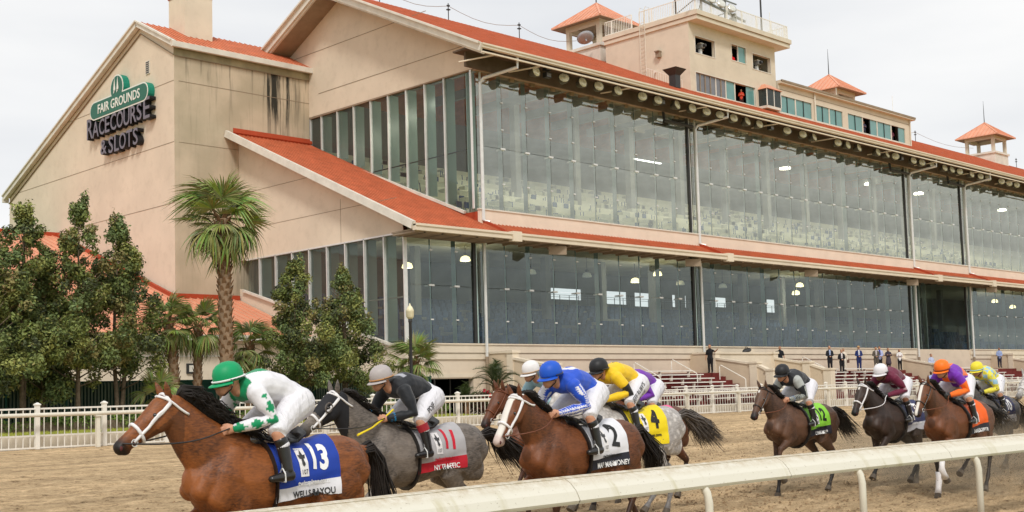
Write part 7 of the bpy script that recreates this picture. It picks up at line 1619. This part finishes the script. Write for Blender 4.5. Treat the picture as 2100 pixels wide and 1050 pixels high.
def crowd():
    z = 2.87; f = R(-48)
    spectator('man in black alone by the second post with one arm on the parapet', 65.0, 47.5, z, 1.85, (.015, .015, .018), (.012, .012, .014), rz=R(-70), arms='point', hair=(.12, .06, .03))
    spectator('man in a black short sleeved shirt leaning with arm stretched behind the sloping parapet', 74.9, 48.6, z + .0, 1.86, (.015, .016, .02), (.02, .02, .025), rz=f, arms='out')
    spectator('taller man in a dark suit at the left end of the standing group', 80.1, 47.7, z, 1.86, (.02, .022, .028), (.018, .018, .022), rz=f, shirt=(.35, .42, .6), hair=(.5, .3, .2))
    spectator('shorter man in a dark open suit, second from the left of the group', 80.4, 46.9, z - .2, 1.76, (.018, .018, .02), (.016, .016, .018), rz=f, shirt=(.65, .6, .6), hair=(.5, .3, .2))
    spectator('woman in white with a brown handbag beside the two dark suits', 81.4, 47.3, z - .05, 1.72, (.70, .62, .52), (.72, .66, .56), rz=f, arms='side', bag=True, hair=(.18, .09, .04))
    spectator('man in a blue suit and tan hat standing alone in the middle of the group', 83.6, 47.3, z, 1.84, (.02, .035, .14), (.02, .03, .11), rz=f, shirt=(.6, .6, .66), hat=(.45, .28, .13))
    spectator('man in a brown grey suit left of the man in a light blue shirt', 86.2, 47.3, z, 1.82, (.11, .095, .075), (.10, .085, .07), rz=f, shirt=(.5, .45, .45))
    spectator('man in a pale blue shirt and tie with dark trousers', 87.3, 47.6, z, 1.88, (.42, .46, .70), (.02, .02, .022), rz=f, shirt=(.03, .04, .22))
    spectator('long haired woman in a dark flowered dress', 88.3, 47.4, z, 1.74, (.05, .04, .06), (.06, .045, .06), rz=f, arms='cross', dress=True, hair=(.16, .07, .03))
    spectator('woman in a white top and black trousers, right end of the standing group', 90.1, 47.4, z, 1.66, (.72, .70, .70), (.014, .014, .016), rz=f, arms='cross', hair=(.05, .02, .015))
    spectator('man in pale blue sitting on the sloping parapet wall', 91.8, 45.6, 3.02 - .30, 1.78, (.42, .46, .62), (.03, .03, .04), rz=R(-30), sit=True)
    spectator('man in a light blue shirt seated low behind the orange helmet', 88.2, 43.9, 1.28, 1.78, (.35, .45, .72), (.03, .03, .05), rz=f, sit=True, skin=(.10, .05, .03), hair=(.01, .01, .01))
    spectator('left one of two seated people just right of the orange helmet', 91.0, 43.9, .95, 1.72, (.2, .05, .04), (.03, .03, .05), rz=f, sit=True, skin=(.3, .14, .09))
    spectator('right one of two seated people just right of the orange helmet', 93.1, 43.9, .95, 1.72, (.12, .10, .1), (.03, .03, .05), rz=f, sit=True, skin=(.35, .16, .1))
    spectator('man in pale blue leaning on the far parapet at the right edge', 110.6, 48.3, z + .1, 1.84, (.30, .38, .62), (.03, .03, .05), rz=f, skin=(.3, .15, .1))
    spectator('man in beige with a cap behind the jockey in yellow and pale blue', 100.6, 44.2, .95, 1.74, (.50, .42, .34), (.3, .27, .2), rz=f, hair=(.55, .42, .38))
    # people in the tower and press room openings
    g = 'people in the tower and press room windows'
    def cameraman(x, y, zz, lab, skin=(.2, .1, .07)):
        T = spectator(lab, x, y, zz, 1.75, (.03, .03, .05), (.02, .02, .02), skin=skin, rz=R(20), arms='point', cat_group=g); return T
    cameraman(71.9, 52.5, 25.36, 'camera operator in the left open window of the tower'); cameraman(79.6, 52.6, 25.36, 'camera operator in the right open window of the tower', (.4, .22, .14))
    for x, lab in ((71.75, 'broadcast camera on a stand in the left open tower window'), (79.0, 'broadcast camera on a stand in the right open tower window')):
        C_ = thing('broadcast_camera', lab, 'camera', (x, 52.15, 25.36), 'broadcast cameras in the tower windows'); b = lambda mb, n, m: mb.build(n, m, C_, world=False)
        mb = MB(); mb.box(-.17, .17, -.3, .3, 1.35, 1.65); b(mb, 'camera_body', P('cam_grey', (.25, .25, .24), .5)); mb = MB(); mb.lathe([(.11, .3), (.12, .5), (.10, .52)], (0, 0, 1.5), 12, axis='-y'); b(mb, 'lens', M['darkmetal'])
        mb = MB(); mb.box(-.22, .22, -.22, .1, 1.66, 1.72); b(mb, 'sun_hood', P('cam_hood', (.6, .55, .45), .6)); mb = MB(); mb.box(-.1, .1, -.1, .1, .95, 1.3); b(mb, 'counterweight', P('cam_white', (.7, .7, .7), .5)); mb = MB(); mb.tube([(0, 0, 0), (0, 0, 1.0)], .06, 8); b(mb, 'pedestal', M['darkmetal'])
    spectator('person in a red top standing in the middle tower window', 75.6, 52.1, 25.3, 1.75, (.65, .01, .015), (.05, .02, .02), rz=f, arms='side', cat_group=g)
    spectator('woman in orange leaning out of the lower tower window', 76.65, 52.1, 22.95, 1.5, (.55, .06, .03), (.05, .02, .02), skin=(.5, .28, .18), rz=f, arms='cross', cat_group=g)
    spectator('person in a white shirt inside the glass bay window', 79.2, 51.6, 22.95, 1.45, (.6, .62, .7), (.03, .03, .04), skin=(.08, .04, .03), rz=f, arms='cross', cat_group=g)
    spectator('person with a hand at the chin in the left open press room window', 94.9, 52.1, 22.9, 1.6, (.05, .045, .08), (.03, .03, .04), rz=f, arms='cross', cat_group=g)
    spectator('person in dark red in the right open press room window', 99.8, 52.1, 22.9, 1.5, (.12, .03, .05), (.03, .03, .04), rz=f, arms='front', cat_group=g)
crowd()

# ---- kicked up dirt behind the right hand group
def kick():
    mb = MB(); rnd = random.Random(12)
    def clod(x, y, z, r):
        d = [(1, 0, 0), (-1, 0, 0), (0, 1, 0), (0, -1, 0), (0, 0, 1), (0, 0, -1)]; v = [(x + a * r * rnd.uniform(.5, 1.3), y + b_ * r * rnd.uniform(.5, 1.3), z + c * r * rnd.uniform(.5, 1.3)) for a, b_, c in d]
        mb.add(v, [(0, 2, 4), (2, 1, 4), (1, 3, 4), (3, 0, 4), (2, 0, 5), (1, 2, 5), (3, 1, 5), (0, 3, 5)])
    for hx, hy, n in ((19.6, 11.6, 120), (21.0, 10.9, 240), (20.6, 9.5, 620), (21.6, 9.4, 420), (25.0, 10.9, 420), (24.0, 10.2, 260), (13.2, 10.6, 120), (15.2, 12.0, 120)):
        for _ in range(n * 4):
            q = rnd.expovariate(1.0); clod(hx + rnd.gauss(.5, .7) + q * .3, hy + rnd.gauss(0, .4), max(.02, abs(rnd.gauss(.0, .28)) + rnd.random() ** 3 * 1.5), rnd.uniform(.003, .009) * (2.6 if rnd.random() < .03 else 1))
    tag(mb.build('kicked_dirt', P('flying_dirt', (.26, .185, .11), .95, .1), kind='stuff'), 'small clods of dirt flying up behind the galloping hooves', 'dirt')
kick()

def dust():
    m = bpy.data.materials.new('dust_volume'); m.use_nodes = True; nt = m.node_tree; nt.nodes.clear(); N = nt.nodes.new; L = nt.links.new
    out = N('ShaderNodeOutputMaterial'); v = N('ShaderNodeVolumePrincipled'); v.inputs['Color'].default_value = (.75, .62, .45, 1); v.inputs['Anisotropy'].default_value = .2
    tc = N('ShaderNodeTexCoord'); n = N('ShaderNodeTexNoise'); n.inputs['Scale'].default_value = .9; n.inputs['Detail'].default_value = 4; L(tc.outputs['Object'], n.inputs[0])
    r = N('ShaderNodeMapRange'); r.inputs[1].default_value = .45; r.inputs[2].default_value = .70; r.inputs[3].default_value = 0; r.inputs[4].default_value = 1.0; L(n.outputs[0], r.inputs[0])
    sp = N('ShaderNodeSeparateXYZ'); L(tc.outputs['Object'], sp.inputs[0]); h = N('ShaderNodeMapRange'); h.inputs[1].default_value = .1; h.inputs[2].default_value = 1.3; h.inputs[3].default_value = 1; h.inputs[4].default_value = 0; L(sp.outputs[2], h.inputs[0])
    q = N('ShaderNodeMath'); q.operation = 'MULTIPLY'; L(r.outputs[0], q.inputs[0]); L(h.outputs[0], q.inputs[1])
    ex = N('ShaderNodeMapRange'); ex.inputs[1].default_value = 18.0; ex.inputs[2].default_value = 21.0; L(sp.outputs[0], ex.inputs[0]); q2 = N('ShaderNodeMath'); q2.operation = 'MULTIPLY'; L(q.outputs[0], q2.inputs[0]); L(ex.outputs[0], q2.inputs[1])
    L(q2.outputs[0], v.inputs['Density']); L(v.outputs[0], out.inputs['Volume'])
    mb = MB(); mb.box(18.0, 36, 8.4, 13.6, .02, 1.3); tag(mb.build('dust_cloud', m, kind='stuff'), 'thin low cloud of dust hanging behind the right hand horses', 'dust')
dust()
